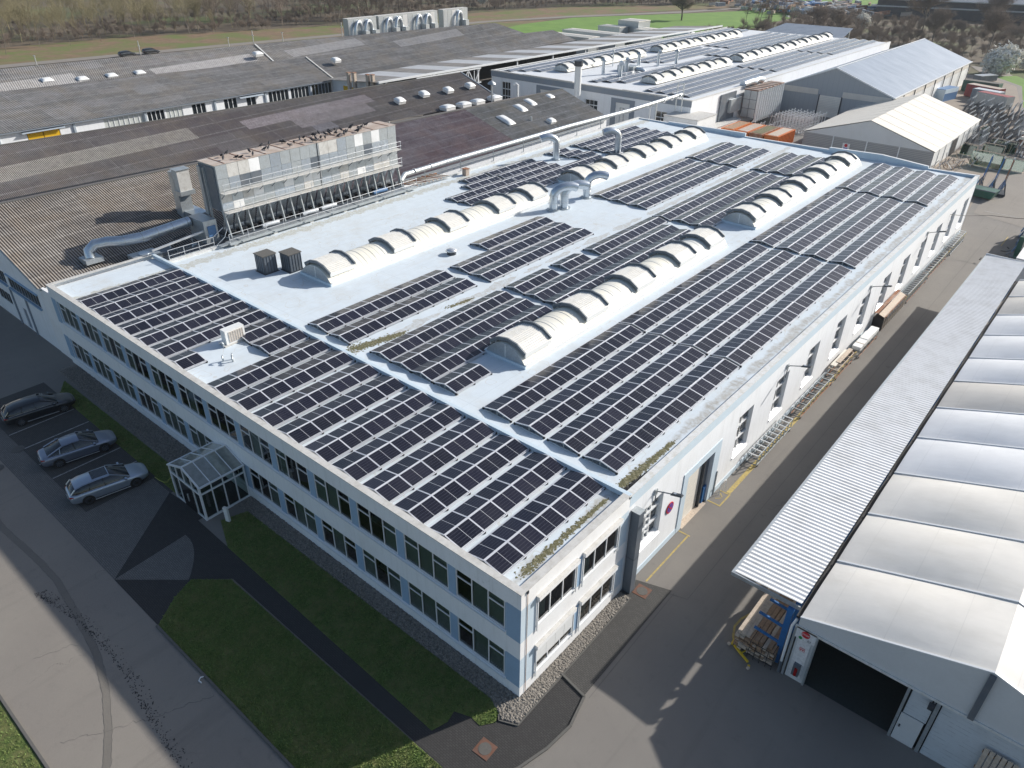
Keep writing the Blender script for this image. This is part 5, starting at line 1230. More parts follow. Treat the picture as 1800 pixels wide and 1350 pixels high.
for a, c_, z0, z1 in w2:
    b_ = MB()
    for q in range(4): x = a+(c_-a-.08)*q/3; b_.box(x, x+.08, 102.2, 102.28, z0, z1, 'frame_white')
    for z in np.linspace(z0, z1-.1, 4): b_.box(a, c_, 102.17, 102.26, z, z+.14, 'frame_white')
    fo = b_.build('window', h2, QO); MB().quad((a, 102.27, z0), (c_, 102.27, z0), (c_, 102.27, z1), (a, 102.27, z1), 'car_glass').build('pane', fo, QO)
for a, c_, z0, z1 in d2: MB().box(a, c_, 102.15, 102.25, 0, z1, 'plastic_white').box(a+.9, a+1.0, 102.0, 102.14, 0, z1-.8, 'galvanised').box(a+1.7, a+1.8, 102.0, 102.14, 0, z1-.8, 'galvanised').box(a+.9, a+1.8, 102.0, 102.14, z1-.9, z1-.8, 'galvanised').build('door', h2, QO)
for x0, x1, y0, y1, n, lb in ((-83.6, -79.8, 111, 141, 5, 'front left barrel skylight on the rear hall roof'), (-83.6, -79.8, 148, 190, 7, 'back left barrel skylight on the rear hall roof'), (-63.4, -59.7, 111.5, 143, 5, 'front right barrel skylight on the rear hall roof'), (-63.4, -59.7, 148, 202, 8, 'back right barrel skylight on the rear hall roof')):
    skylight(x0, x1, y0, y1, [(.4+k*(y1-y0-3)/(n-1), 2.6) for k in range(n)], lb, far=True)
def pv_simple(x, y0, y1, label, half=1.05):
    t = thing('solar_panel_row', label, 'solar panels', (x, y0, 6.86), 0, 'solar panel rows on the rear hall'); L = y1-y0; b_ = MB()
    b_.quad((-half, 0, .15), (0, 0, .36), (0, L, .36), (-half, L, .15), 'pv_far'); b_.quad((0, 0, .36), (half, 0, .15), (half, L, .15), (0, L, .36), 'pv_far'); b_.build('solar_panels', t)
    MB().box(-.05, .05, 0, L, .34, .375, 'pv_frame').box(half, half+.1, 0, L, .1, .13, 'pv_frame').build('mounting_frame', t)
RA = [(-90.2, 'far left'), (-87.8, 'left'), (-85.4, 'third')]
for i, x in enumerate((-90.0, -87.7, -85.4)):
    pv_simple(x, 104+2*i, 204, f'{ORD[i]} long solar row from the left edge of the rear hall roof')
for i, x in enumerate((-77.8, -75.4, -73.0)):
    pv_simple(x, 131+2*i, 162, f'{ORD[i]} solar row between the rear hall skylights, behind the vent stacks'); pv_simple(x, 166, 203, f'{ORD[i]} solar row between the rear hall skylights, far field')
for i, x in enumerate((-70.3, -68.1, -65.9)):
    pv_simple(x, 106+1.5*i, 121 if i < 1 else 150, f'{ORD[i]} solar row left of the right-hand rear skylights, front field'); pv_simple(x, 152, 203, f'{ORD[i]} solar row left of the right-hand rear skylights, back field')
for i, x in enumerate((-57.5, -55.1, -52.7, -50.3)):
    for j, (y0, y1) in enumerate(((105, 140), (141.2, 172), (173, 205))): pv_simple(x, y0, y1, f'{ORD[3-i]} solar row from the right edge of the rear hall roof, {["front", "middle", "back"][j]} field')
def stackpipe(x, y, h, r_, label, k=0):
    t = thing('vent_stack', label, 'vent', (x, y, 6.85), 0, 'vent stacks on the rear hall'); MB().cyl((0, 0), r_, 0, h, 'duct_metal', 10).build('pipe', t)
    b_ = MB(); b_.tube([(0, 0, h), (0, 0, h+.15), (0, 0, h+.5)], [r_*1.7, r_*1.7, r_*.5], 'galvanised', 10) if k == 0 else b_.tube([(0, 0, h-.1), (0, 0, h+.3), (.3, -.3, h+.6), (.8, -.8, h+.5)], r_, 'duct_metal', 8); b_.build('cap', t)
for i, (x, y, h, r_, k, lb) in enumerate(((-76.0, 124, .1, .1, 0, ''), (-73.5, 114.2, 2.6, .35, 0, 'front left vent stack behind the white chimney'), (-69.3, 113.8, 2.2, .4, 1, 'bent vent stack right of the front left one'), (-77.9, 124.2, 2.8, .12, 0, 'thin vent mast beside the left rear skylight'), (-72.1, 125, 2.8, .35, 0, 'tallest vent stack in the middle of the rear roof'),
        (-71.5, 119.5, 1.9, .45, 1, 'thick bent duct among the rear roof vents'), (-71.0, 131, 2.3, .3, 1, 'bent vent stack right of the tallest one'), (-69.5, 136, 2.5, .3, 0, 'right-hand vent stack of the rear roof group'))):
    if lb: stackpipe(x, y, h, r_, lb, k)
t = thing('vent_hood', 'low broad grey vent housing among the rear roof stacks', 'vent', (-72, 121.5, 6.85)); MB().box(-2.2, 1.6, -1.2, 1.2, 0, 1.1, 'galvanised').build('housing', t); MB().tube([(1.6, 0, .6), (2.6, .5, .5), (3, 1, .1)], .4, 'duct_metal', 8).build('outlet', t)
t = thing('chimney', 'tall white round chimney with black top in front of the rear hall', 'chimney', (-68.9, 99.2, 0)); MB().cyl((0, 0), .62, 0, 10.6, 'plastic_white', 20).build('shaft', t); MB().cyl((0, 0), .78, 10.6, 11.5, 'dark_metal', 20).build('cap', t)
t = thing('roof_pipe', 'small curved white pipe sticking up behind the shed ridge', 'vent', (-74.5, 89, 5)); MB().tube([(0, 0, 0), (0, 0, 3.0), (-.3, -.2, 3.3), (-.7, -.4, 3.0)], .16, 'plastic_white', 8).build('pipe', t)

# ================================================================ GREY GABLED HALL, TENT HALLS
def gable_hall(t, off, x0, xr, x1, y0, y1, ze, zr, roofm, wallm, ov=.15, skirt=None):
    b_ = MB(); s1 = (zr-ze)/(xr-x0); s2 = (zr-ze)/(x1-xr)
    b_.add([(x0-ov, y0-ov, ze-s1*ov+.12), (xr, y0-ov, zr+.12), (xr, y1, zr+.12), (x0-ov, y1, ze-s1*ov+.12)], ((0, 1, 2, 3),), roofm)
    b_.add([(x1+ov, y0-ov, ze-s2*ov+.12), (xr, y0-ov, zr+.12), (xr, y1, zr+.12), (x1+ov, y1, ze-s2*ov+.12)], ((0, 3, 2, 1),), roofm); b_.build('roof', t, off)
    b_ = MB(); b_.quad((x0, y0, 0), (x0, y1, 0), (x0, y1, ze), (x0, y0, ze), wallm); b_.quad((x1, y0, 0), (x1, y1, 0), (x1, y1, ze), (x1, y0, ze), wallm if skirt is None else skirt)
    for y in (y1,): b_.add([(x0, y, 0), (x1, y, 0), (x1, y, ze), (xr, y, zr), (x0, y, ze)], ((0, 1, 2, 3, 4),), wallm)
    return b_
g3 = thing('grey_gabled_hall', 'grey metal hall with low gabled slate-blue roof and roller door', 'hall', (-36, 170, 0)); G3o = (-36, 170, 0)
b_ = gable_hall(g3, G3o, -46.8, -36.9, -25.3, 140, 200, 5.0, 9.0, 'steel_roof', 'panel_wall', skirt='plastic_white')
b_.add([(-46.8, 140, 0), (-25.3, 140, 0), (-25.3, 140, 5), (-36.9, 140, 9), (-46.8, 140, 5)], ((0, 1, 2, 3, 4),), 'panel_wall'); b_.build('wall', g3, G3o)
b_ = MB(); b_.box(-46.5, -39.5, 139.9, 139.98, 3.9, 4.95, 'cover_grey'); b_.box(-34.7, -25.6, 139.9, 139.98, 3.9, 4.95, 'cover_grey'); b_.box(-25.28, -25.2, 142, 199, 3.9, 4.7, 'cover_grey'); b_.build('light_strip', g3, G3o)
b_ = MB(); b_.box(-39.0, -34.8, 139.88, 139.97, 0, 3.9, 'cover_beige'); 
for k in range(12): b_.box(-38.95, -34.85, 139.85, 139.88, .25+.3*k, .28+.3*k, 'galvanised')
b_.box(-39.2, -39.0, 139.8, 139.98, 0, 4, 'dark_metal'); b_.box(-34.8, -34.6, 139.8, 139.98, 0, 4, 'dark_metal'); b_.build('roller_door', g3, G3o)
b_ = MB(); b_.beam((-47, 139.85, 5.0), (-36.9, 139.85, 9.1), .12, .22, 'frame_white'); b_.beam((-36.9, 139.85, 9.1), (-25.1, 139.85, 5.0), .12, .22, 'frame_white'); b_.beam((-36.9, 139.9, 9.16), (-36.9, 200, 9.16), .3, .06, 'frame_white'); b_.beam((-25.1, 139.9, 5.0), (-25.1, 200, 5.0), .2, .2, 'frame_white'); b_.build('edge_trim', g3, G3o)
b_ = MB()
for y in np.arange(146, 199, 7.5): b_.box(-25.18, -25.05, y-.08, y+.08, 0, 4.9, 'dark_metal')
build_each(b_, 'downpipe', g3, G3o)

t2 = thing('storage_tent', 'cream storage tent with ribbed grey lower walls behind the production hall', 'storage tent', (-21, 128, 0)); T2 = (-21, 128, 0)
b_ = gable_hall(t2, T2, -31.2, -21.0, -10.7, 113, 143, 2.75, 5.9, 'cover_cream', 'plastic_white')
b_.add([(-31.2, 113, 0), (-10.7, 113, 0), (-10.7, 113, 2.7), (-31.2, 113, 2.7)], ((0, 1, 2, 3),), 'rib_wall'); b_.add([(-31.2, 113, 2.7), (-10.7, 113, 2.7), (-21, 113, 5.9)], ((0, 1, 2),), 'tent_wall'); b_.build('wall', t2, T2)
b_ = MB()
for x in (-26.2, -20.8, -15.8): b_.box(x-.08, x+.08, 112.9, 112.98, 0, 2.7, 'frame_white')
for y in np.arange(116, 143, 4.0): b_.box(-10.68, -10.6, y-.05, y+.05, 0, 2.7, 'tent_wall'); b_.beam((-10.6, y, 2.90), (-21, y, 6.04), .05, .02, 'cover_cream'); b_.beam((-31.3, y, 2.80), (-21, y, 6.04), .05, .02, 'cover_cream')
b_.build('frame', t2, T2)
b_ = MB(); b_.box(-10.66, -10.55, 124, 127.2, 0, 2.5, 'black'); b_.build('door_opening', t2, T2)
t = thing('safety_sign', 'small white sign with red pictogram on the storage tent front', 'sign', (-23.9, 112.88, 1.45)); MB().box(-.6, .6, -.02, .0, -.5, .5, 'sign_white').build('plate', t); MB().tube([(-.02, -.025, .15), (-.02, -.035, .15)], .26, 'red_sign', 14, smooth=False).box(-.35, .3, -.035, -.022, -.38, -.2, 'blue_sign').build('pictogram', t)

# right-hand tent hall with pillowed cover
th = thing('membrane_hall', 'large tent hall with pillowed beige and white membrane roof and open front gate', 'tent hall', (16.7, 36, 0)); TH = (16.7, 36, 0)
X0, XR, X1, Y0, BAY, ZE, ZR = 9.25, 16.75, 24.3, 9.75, 4.78, 4.15, 6.55
fy = [9.75, 14.6, 19.4, 24.2, 29.0, 33.6, 38.2, 42.7, 47.6, 52.4, 57.2, 62.0]
cov = ['cover_beige', 'cover_beige', 'cover_beige', 'cover_white', 'cover_white', 'cover_grey', 'cover_white', 'cover_white', 'cover_white', 'cover_grey', 'cover_beige']
for k in range(len(fy)-1):
    for side in (0, 1):
        b_ = MB(); N, M = 12, 10; vs = []
        for j in range(M+1):
            for i in range(N+1):
                u_, v_ = i/N, j/M; xe = X0 if side == 0 else X1
                x = xe+(XR-xe)*u_; z = ZE+(ZR-ZE)*u_
                z += .44*math.sin(math.pi*v_)**.9*(math.sin(math.pi*min(1, u_*.92+.04))**.6)*.78
                vs.append((x, fy[k]+.003+(fy[k+1]-fy[k]-.006)*v_, z))
        fs = [(j*(N+1)+i, j*(N+1)+i+1, (j+1)*(N+1)+i+1, (j+1)*(N+1)+i) for j in range(M) for i in range(N)]
        b_.add(vs, fs, cov[k], True); b_.build('roof_cover', th, TH)
for y in fy:
    for xe in (X0, X1): MB().beam((xe, y, ZE+.05), (XR, y, ZR+.05), .11, .05, 'frame_white').build('roof_beam', th, TH)
b_ = MB()
b_.add([(X0, Y0, 3.56), (X1, Y0, 3.56), (X1, Y0, ZE), (XR, Y0, ZR), (X0, Y0, ZE)], ((0, 1, 2, 3, 4),), 'tent_wall')
b_.quad((X0, Y0, 0), (X0, 62, 0), (X0, 62, ZE), (X0, Y0, ZE), 'cover_grey'); b_.quad((X1, Y0, 0), (X1, 62, 0), (X1, 62, ZE), (X1, Y0, ZE), 'cover_grey'); b_.quad((X0, 62, 0), (X1, 62, 0), (X1, 62, ZE), (X0, 62, ZE), 'black')
b_.build('gable_cover', th, TH)
b_ = MB(); b_.box(15.72, X1, Y0+.02, Y0+.2, 0, 3.54, 'brick_wall'); b_.box(9.32, 10.2, Y0+.02, Y0+.25, 0, 3.54, 'tent_wall'); b_.box(14.5, 15.45, Y0+.03, Y0+.12, 1.86, 3.54, 'brick_wall'); b_.build('wall', th, TH)
b_ = MB(); 
for (x, wd) in ((9.2, .12), (10.24, .10), (14.36, .12), (15.58, .16)): b_.box(x-wd/2, x+wd/2, Y0-.06, Y0+.12, 0, 3.56, 'galvanised')
b_.box(X0-.1, X1, Y0-.07, Y0-.0, 3.52, 3.66, 'coping_pale'); b_.box(XR-.12, XR+.12, Y0-.16, Y0-.02, 3.66, 6.45, 'slate_metal'); b_.build('steel_frame', th, TH)
b_ = MB(); b_.box(14.46, 15.4, Y0-.03, Y0+.02, .02, 1.84, 'tent_wall'); d_ = b_.build('side_door', th, TH); MB().box(14.55, 14.62, Y0-.08, Y0-.03, .95, 1.1, 'dark_metal').build('handle', d_, TH)
b_ = MB(); b_.quad((10.3, 22, 0.02), (14.3, 22, .02), (14.3, 22, 4), (10.3, 22, 4), 'black'); b_.quad((9.4, Y0+.1, .03), (24, Y0+.1, .03), (24, 60, .03), (9.4, 60, .03), 'dark_room'); b_.build('interior', th, TH)  # black back sheet and dark floor put the shade inside the gate into colour
# hinged light flap fixture
t = thing('floodlight', 'black floodlight at the top of the post right of the tent door', 'lamp', (15.35, 9.6, 3.3)); MB().box(-.12, .12, -.18, .05, -.15, .12, 'dark_metal').build('housing', t); MB().box(-.03, .03, .05, .15, 0, .2, 'black').build('bracket', t)
def text(name, s_, size, loc, rot, mat, parent, depth=.003):
    cu = bpy.data.curves.new(name, 'FONT'); cu.body = s_; cu.size = size; cu.align_x = 'CENTER'; cu.align_y = 'CENTER'; cu.extrude = depth
    tmp = bpy.data.objects.new(name, cu); COL.objects.link(tmp); bpy.context.view_layer.update()
    me = bpy.data.meshes.new_from_object(tmp); bpy.data.objects.remove(tmp); me.materials.clear(); me.materials.append(MATS[mat])
    o = bpy.data.objects.new(name, me); COL.objects.link(o); o.parent = parent; o.location = loc; o.rotation_euler = rot; return o
t = thing('gate_sign', 'white board reading STOP above a green mark and the code E3 beside the tent gate', 'sign', (9.72, 9.68, 3.25))
MB().box(-.47, .48, -.0, .03, -.34, .36, 'sign_white').build('board', t); MB().tube([(0, -.004, .08), (0, -.02, .08)], .20, 'red_sign', 26, smooth=False).build('red_disc', t)
text('lettering', 'STOP', .15, (0, -.024, .08), (R(90), 0, 0), 'sign_white', t); text('lettering', 'E3', .17, (.22, -.004, -.24), (R(90), 0, 0), 'dark_metal', t)
MB().tube([(-.2, -.002, -.24), (-.2, -.012, -.24)], .09, 'green_sign', 18, smooth=False).build('green_disc', t)
t = thing('wall_panel', 'narrow white panel with a small red pictogram below the STOP board', 'panel', (9.75, 9.7, 1.5)); MB().box(-.32, .30, 0, .02, -1.2, 1.38, 'sign_white').build('board', t)
MB().box(-.13, .13, -.015, -.002, .68, .90, 'red_sign').box(-.11, .11, -.02, -.015, .70, .88, 'sign_white').box(-.08, -.02, -.024, -.02, .73, .85, 'red_sign').box(.02, .08, -.024, -.02, .73, .85, 'red_sign').build('pictogram', t)
t = thing('fire_extinguisher_box', 'dark red fire extinguisher cabinet on the pier beside the tent gate', 'fire extinguisher', (9.80, 9.62, .55)); MB().box(-.18, .16, -.12, .08, 0, .75, 'slate_metal').build('cabinet', t); MB().cyl((0, -.13), .08, .08, .58, 'lamp_red', 12).build('extinguisher', t)
t = thing('downpipe', 'white plastic downpipe at the corner between canopy and tent hall', 'downpipe', (9.0, 9.72, 0)); MB().tube([(0, 0, .8), (0, 0, 3.4), (.1, .2, 3.8)], .07, 'plastic_white', 10).build('pipe', t); MB().tube([(.0, 0, 0), (0, 0, .82)], .085, 'slate_metal', 10).build('standpipe', t)
t = thing('pallet', 'weathered wooden pallet leaning against the tent hall wall', 'pallet', (18.3, 9.45, 0)); 
b_ = MB()
for k in range(6): b_.obox((-.55+k*.22, 0, 1.35), (.085, 0, 0), (0, .02, 0), (0, .10, 1.3), 'timber_pale')
build_each(b_, 'board', t); build_each(MB().obox((0, .08, .3), (.66, 0, 0), (0, .05, 0), (0, 0, .05), 'timber').obox((0, .12, 1.3), (.66, 0, 0), (0, .05, 0), (0, 0, .05), 'timber').obox((0, .2, 2.3), (.66, 0, 0), (0, .05, 0), (0, 0, .05), 'timber'), 'stringer', t)

# ribbed canopy
cn = thing('ribbed_canopy', 'long white ribbed steel canopy along the lane beside the tent hall', 'canopy', (7.2, 38.7, 0)); CN = (7.2, 38.7, 0)
b_ = MB(); corrugated(b_, (5.55, 10.4, 4.2), (5.55, 66.9, 4.2), (9.0, 66.9, 4.34), (9.0, 10.4, 4.34), .30, .026, 'corrugated_white', seg=6); b_.build('roof_sheet', cn, CN)
b_ = MB(); b_.beam((5.5, 10.35, 4.16), (5.5, 66.95, 4.16), .16, .10, 'galvanised'); b_.box(5.42, 9.0, 10.28, 10.36, 3.98, 4.2, 'galvanised'); b_.box(5.42, 9.0, 66.94, 67.0, 4.2, 4.36, 'frame_white'); b_.build('edge_trim', cn, CN)
b_ = MB()
for y in np.arange(12.2, 66, 6.0): b_.box(8.75, 8.95, y-.1, y+.1, 0, 4.2, 'paint_blue'); b_.beam((8.9, y, 4.12), (5.6, y, 4.02), .08, .12, 'paint_blue')
b_.build('post_frames', cn, CN)
MB().box(9.02, 9.2, 9.9, 62, 3.9, 4.0, 'black').build('gutter', cn, CN)

# cantilever rack with boards
t = thing('cantilever_rack', 'blue cantilever rack at the end of the canopy', 'rack', (8.65, 10.25, 0))
MB().box(-.15, .15, -.1, .1, 0, 3.95, 'paint_blue').build('column', t)
for (z, y, L) in ((2.5, 0, 1.4), (1.35, 0, 1.45)): MB().beam((-.15, y, z), (-L, y, z+.12), .09, .14, 'paint_blue').build('arm', t)
t = thing('cantilever_rack', 'second blue rack arm set just behind the front column under the canopy', 'rack', (8.65, 11.7, 0)); MB().box(-.15, .15, -.1, .1, 0, 3.95, 'paint_blue').build('column', t); MB().beam((-.15, 0, 2.2), (-1.4, 0, 2.32), .09, .14, 'paint_blue').build('arm', t)
t = thing('timber_stack', 'stack of reddish boards strapped in a wire cage under the canopy end', 'timber', (7.6, 11.6, 0)); rn = random.Random(6)
b_ = MB()
for zl in range(7):
    for k in range(9): b_.box(-1.05+k*.235+rn.uniform(-.02, .02), -.84+k*.235, -1.9+rn.uniform(-.15, .1), 2.0, .12+zl*.15, .25+zl*.15, 'timber' if rn.random() < .5 else 'timber_pale')
b_.build('boards', t); b_ = MB()
for k in range(5): b_.tube([(-.2+k*.32, -2.12, .05), (-.2+k*.32, -2.12, 1.2)], .018, 'black', 5)
for z in (.3, .75, 1.2): b_.tube([(-.2, -2.12, z), (1.08, -2.12, z)], .018, 'black', 5)
for z in (1.22,): 
    for k in range(3): b_.tube([(-.2+k*.6, -2.12, z), (-.2+k*.6, -.9, z)], .018, 'black', 5)
b_.build('wire_cage', t)
t = thing('lifting_beam', 'yellow lifting beam with clamps lying on the asphalt near the canopy', 'lifting gear', (7.15, 9.5, .05), R(-14)); MB().beam((-.55, 0, .08), (.55, -.25, .08), .1, .1, 'paint_yellow').build('beam', t)
for s_ in (-1, 1): MB().beam((s_*.78, -s_*.2+(.12 if s_ < 0 else -.18), .08), (s_*.68, -s_*.2-.25, .08), .1, .1, 'paint_yellow').box(s_*.78-.07, s_*.78+.07, -s_*.2-.40, -s_*.2-.26, .02, .12, 'timber_pale').build('clamp', t)
MB().beam((0, -.1, .1), (.05, .22, .12), .05, .05, 'paint_yellow').build('shackle', t)

# ================================================================ TROLLEYS ALONG THE HALL WALL
def trolley(y0, y1, x0, x1, n, label, kind=0, h=1.0, group='frames along the hall wall'):
    t = thing('steel_trolley', label, 'trolley', ((x0+x1)/2, (y0+y1)/2, 0), 0, group); cx, cy = (x0+x1)/2, (y0+y1)/2; W = (x1-x0)/2; L = (y1-y0)/2
    m_ = 'galvanised' if kind != 2 else 'timber_pale'; b_ = MB()
    for s_ in (-1, 1):
        b_.beam((s_*W, -L, .22), (s_*W, L, .22), .06, .06, 'rust' if kind else m_); b_.beam((s_*W, -L, h), (s_*W, L, h), .05, .05, m_)
    for k in range(n+1):
        y = -L+2*L*k/n
        for s_ in (-1, 1): b_.beam((s_*W, y, .2), (s_*W, y, h), .05, .05, m_)
        b_.beam((-W, y, h), (W, y, h), .06, .06, 'frame_white' if kind == 0 else m_); b_.beam((-W, y, .22), (W, y, .22), .05, .05, 'slate_metal')
        if kind == 0 and k < n: b_.beam((-W, y, .5), (W, y+2*L/n, .5), .03, .03, 'slate_metal')
        if kind == 1 and k < n:
            for q in (1, 2): b_.beam((-W*.8, y+2*L/n*q/3, h-.25), (W*.8, y+2*L/n*q/3, h-.25), .04, .04, 'slate_metal')
    b_.build('frame', t); b_ = MB()
    for s_ in (-1, 1):
        for q in (-1, 1): b_.tube([(s_*W-.03, q*(L-.2), .1), (s_*W+.03, q*(L-.2), .1)], .1, 'black', 10)
    b_.build('wheels', t); return t
trolley(24.6, 30.6, .22, .98, 9, 'long white open steel frame with nine bays, nearest along the hall wall', 0)
trolley(32.4, 39.2, .22, .95, 7, 'grey slatted steel trolley second along the hall wall', 1, .85)
tw = trolley(39.9, 43.9, .22, .95, 4, 'wooden-edged trolley with white boards, third along the hall wall', 2, 1.0)
t = thing('board_stack', 'pale pinkish boards lying on the third trolley by the hall wall', 'boards', (.5, 42.2, 1.06)); MB().box(-.3, .12, -1.9, 1.6, 0, .08, 'cover_cream').box(-.1, .25, -1.2, 1.9, .08, .13, 'timber_pale').build('boards', t)
trolley(44.9, 50.0, .45, 1.15, 5, 'dark trolley under the white wrapped boards by the hall wall', 1, .8)
t = thing('wrapped_boards', 'bright white wrapped boards on a trolley by the hall wall', 'boards', (.8, 47.4, .86)); b_ = MB(); b_.box(-.36, .36, -2.5, -.7, 0, .28, 'plastic_white').box(-.36, .36, -.65, 1.0, 0, .32, 'plastic_white').box(-.33, .36, 1.05, 2.5, 0, .26, 'plastic_white').box(-.37, .37, -1.7, -1.6, .0, .30, 'timber_pale'); b_.build('sheets', t)
t = thing('covered_trolley', 'tall brown-roofed trolley with black open front by the hall wall', 'trolley', (.55, 54.6, 0)); b_ = MB(); b_.add([(-.45, -3.2, 1.75), (-.1, -3.2, 1.8), (-.1, 3.6, 1.8), (-.45, 3.6, 1.75)], ((0, 1, 2, 3),), 'rust'); b_.add([(-.1, -3.0, 1.65), (.45, -3.0, 1.45), (.45, 3.6, 1.45), (-.1, 3.6, 1.65)], ((0, 1, 2, 3),), 'timber_pale'); b_.build('cover', t)
b_ = MB(); b_.box(-.45, .45, -3.2, -1.9, .1, 1.3, 'black'); b_.box(-.44, .44, -1.9, 3.6, .1, .9, 'slate_metal'); b_.build('body', t); b_ = MB()
for k in range(9):
    y = -3+k*.8; b_.beam((.5, y, .15), (.5, y, 1.5), .06, .06, 'timber_pale'); b_.beam((.5, y, .3), (.5, y+.8, .9), .05, .05, 'timber_pale')
b_.beam((.5, -3, 1.5), (.5, 3.5, 1.5), .06, .06, 'rust'); b_.build('side_rails', t)
trolley(59.4, 66.5, .22, 1.0, 12, 'galvanised ladder-like frame beyond the covered trolley', 1, 1.1)
trolley(67.4, 75.0, .25, .9, 9, 'long low rail trolley near the far end of the hall wall', 1, .9)
trolley(76.2, 82.6, .22, 1.0, 8, 'last white frame trolley at the far corner of the hall', 0, 1.2)
t = thing('wall_hose', 'small hooped white handle frame beside the hall roller door', 'frame', (.35, 20.6, 0)); MB().tube([(0, -.3, 0), (0, -.3, .8), (.1, 0, 1.1), (.1, .35, .9), (.1, .35, .1)], .03, 'plastic_white', 6).build('hoop', t); MB().box(-.33, -.27, -.6, -.5, 0, 2.0, 'galvanised').build('post', t)
t = thing('downpipe', 'thin bent white pipe on the hall wall beside the covered trolley', 'downpipe', (.1, 51.1, 0)); MB().tube([(0, 0, .2), (0, 0, 2.9), (.15, .4, 3.1)], .035, 'plastic_white', 6).build('pipe', t)
b_ = MB(); b_.tube([(.02, 74.5, 5.2), (1.0, 77.5, 4.5), (2.9, 81, 4.1), (5.2, 82.5, 3.9), (8, 83.0, 4.2)], .03, 'black', 5); tag(b_.build('overhead_cable'), 'thin black cable hanging across the lane at the far end of the hall', 'cable')

# ================================================================ GLASS ENTRANCE
E0 = (-24.78, -1.6, 0)
en = thing('glass_entrance', 'white-framed glass entrance porch with pitched glass roof in front of the office', 'porch', E0)
ex0, ex1, ey0, zr_, ze_ = -26.55, -23.0, -3.12, 3.28, 2.62; xm = (ex0+ex1)/2
b_ = MB(); F = 'frame_white'
for x in (ex0, ex1): b_.box(x-.06, x+.06, ey0-.06, ey0+.06, 0, ze_, F); b_.box(x-.05, x+.05, -.12, -.02, 0, ze_, F); b_.box(x-.05, x+.05, ey0+.06, -.12, 0, .14, F); b_.box(x-.05, x+.05, ey0+.06, -.12, 2.0, 2.1, F); b_.box(x-.06, x+.06, ey0+.06, -.12, ze_-.08, ze_, F)
for x in (ex0, ex1):
    for q in (1, 2, 3): y = ey0+(0-ey0)*q/4; b_.box(x-.04, x+.04, y-.035, y+.035, .14, 2.0, F); b_.box(x-.038, x+.038, y-.033, y+.033, 2.1, ze_-.08, F)
b_.box(ex0+.06, ex1-.06, ey0-.05, ey0+.05, 2.0, 2.12, F); b_.box(ex0+.06, ex1-.06, ey0-.05, ey0+.05, 0, .08, F)
for q in (1, 2, 3): x = ex0+(ex1-ex0)*q/4; b_.box(x-.035, x+.035, ey0-.04, ey0+.04, .08, 2.0, F); b_.box(x-.035, x+.035, ey0-.04, ey0+.04, 2.12, ze_+(zr_-ze_)*(1-abs(q-2)/2)-.05, F)
for a, c_ in ((ex0, xm), (ex1, xm)):
    b_.beam((a, ey0, ze_), (c_, ey0, zr_), .09, .12, F); b_.beam((a, -.06, ze_), (c_, -.06, zr_), .08, .1, F)
    for q in (1, 2, 3): y = ey0+(-.06-ey0)*q/4; b_.beam((a, y, ze_+.03), (c_, y, zr_+.03), .06, .05, F)
b_.beam((xm, ey0, zr_+.02), (xm, 0, zr_+.02), .10, .08, F); b_.beam((ex0-.08, ey0-.1, ze_-.02), (ex0-.08, 0, ze_-.02), .09, .09, F); b_.beam((ex1+.08, ey0-.1, ze_-.02), (ex1+.08, 0, ze_-.02), .09, .09, F)
b_.build('frame', en, E0)
g_ = MB(); g_.quad((ex0, ey0, ze_+.02), (ex0, 0, ze_+.02), (xm, 0, zr_+.02), (xm, ey0, zr_+.02), 'glass_roof'); g_.quad((ex1, ey0, ze_+.02), (xm, ey0, zr_+.02), (xm, 0, zr_+.02), (ex1, 0, ze_+.02), 'glass_roof'); g_.build('roof_glazing', en, E0)
g_ = MB(); g_.quad((ex1, ey0, .1), (ex1, 0, .1), (ex1, 0, ze_), (ex1, ey0, ze_), 'glass'); g_.quad((ex0, ey0, .1), (ex0, 0, .1), (ex0, 0, ze_), (ex0, ey0, ze_), 'glass'); g_.add([(ex0, ey0, .1), (ex1, ey0, .1), (ex1, ey0, ze_), (xm, ey0, zr_), (ex0, ey0, ze_)], ((0, 1, 2, 3, 4),), 'glass'); g_.build('side_glazing', en, E0)
MB().box(ex0+.1, ex1-.1, ey0+.1, -.02, .0, .06, 'dark_metal').build('floor', en, E0)
MB().box(ex0+1.2, ex0+2.6, ey0-.09, ey0-.05, .1, 1.98, 'glass_green').box(ex0+1.86, ex0+1.92, ey0-.13, ey0-.09, .7, 1.3, 'aluminium').build('door', en, E0)
t = thing('path_light', 'white slab marker post leaning at the corner of the glass entrance', 'marker post', (-21.9, -2.3, .03), R(20)); MB().box(-.14, .14, -.08, .08, 0, 1.05, 'plastic_white').build('post', t); MB().box(-.16, .16, -.1, .1, 1.05, 1.1, 'cover_beige').build('cap', t)
t = thing('charging_post', 'small white charging post with a yellow-green cable in the grass', 'charging post', (-28.4, -2.25, .03)); MB().box(-.07, .07, -.07, .07, 0, .62, 'plastic_white').box(-.14, .1, -.1, .1, .62, .8, 'plastic_white').build('post', t); MB().tube([(0, -.1, .3), (-.15, -.25, .06), (-.1, -.5, .05), (.1, -.62, .05), (-.1, -.8, .05), (-.5, -.9, .05), (-1.0, -.95, .1)], .022, 'hose', 6).build('cable', t)
t = thing('kerb_hose', 'short white bent pipe lying at the lawn kerb', 'pipe', (-12.6, -9.5, .05)); MB().tube([(-.1, .18, 0), (-.16, 0, .02), (-.05, -.15, .02), (.14, -.12, 0)], .035, 'plastic_white', 7).build('pipe', t)

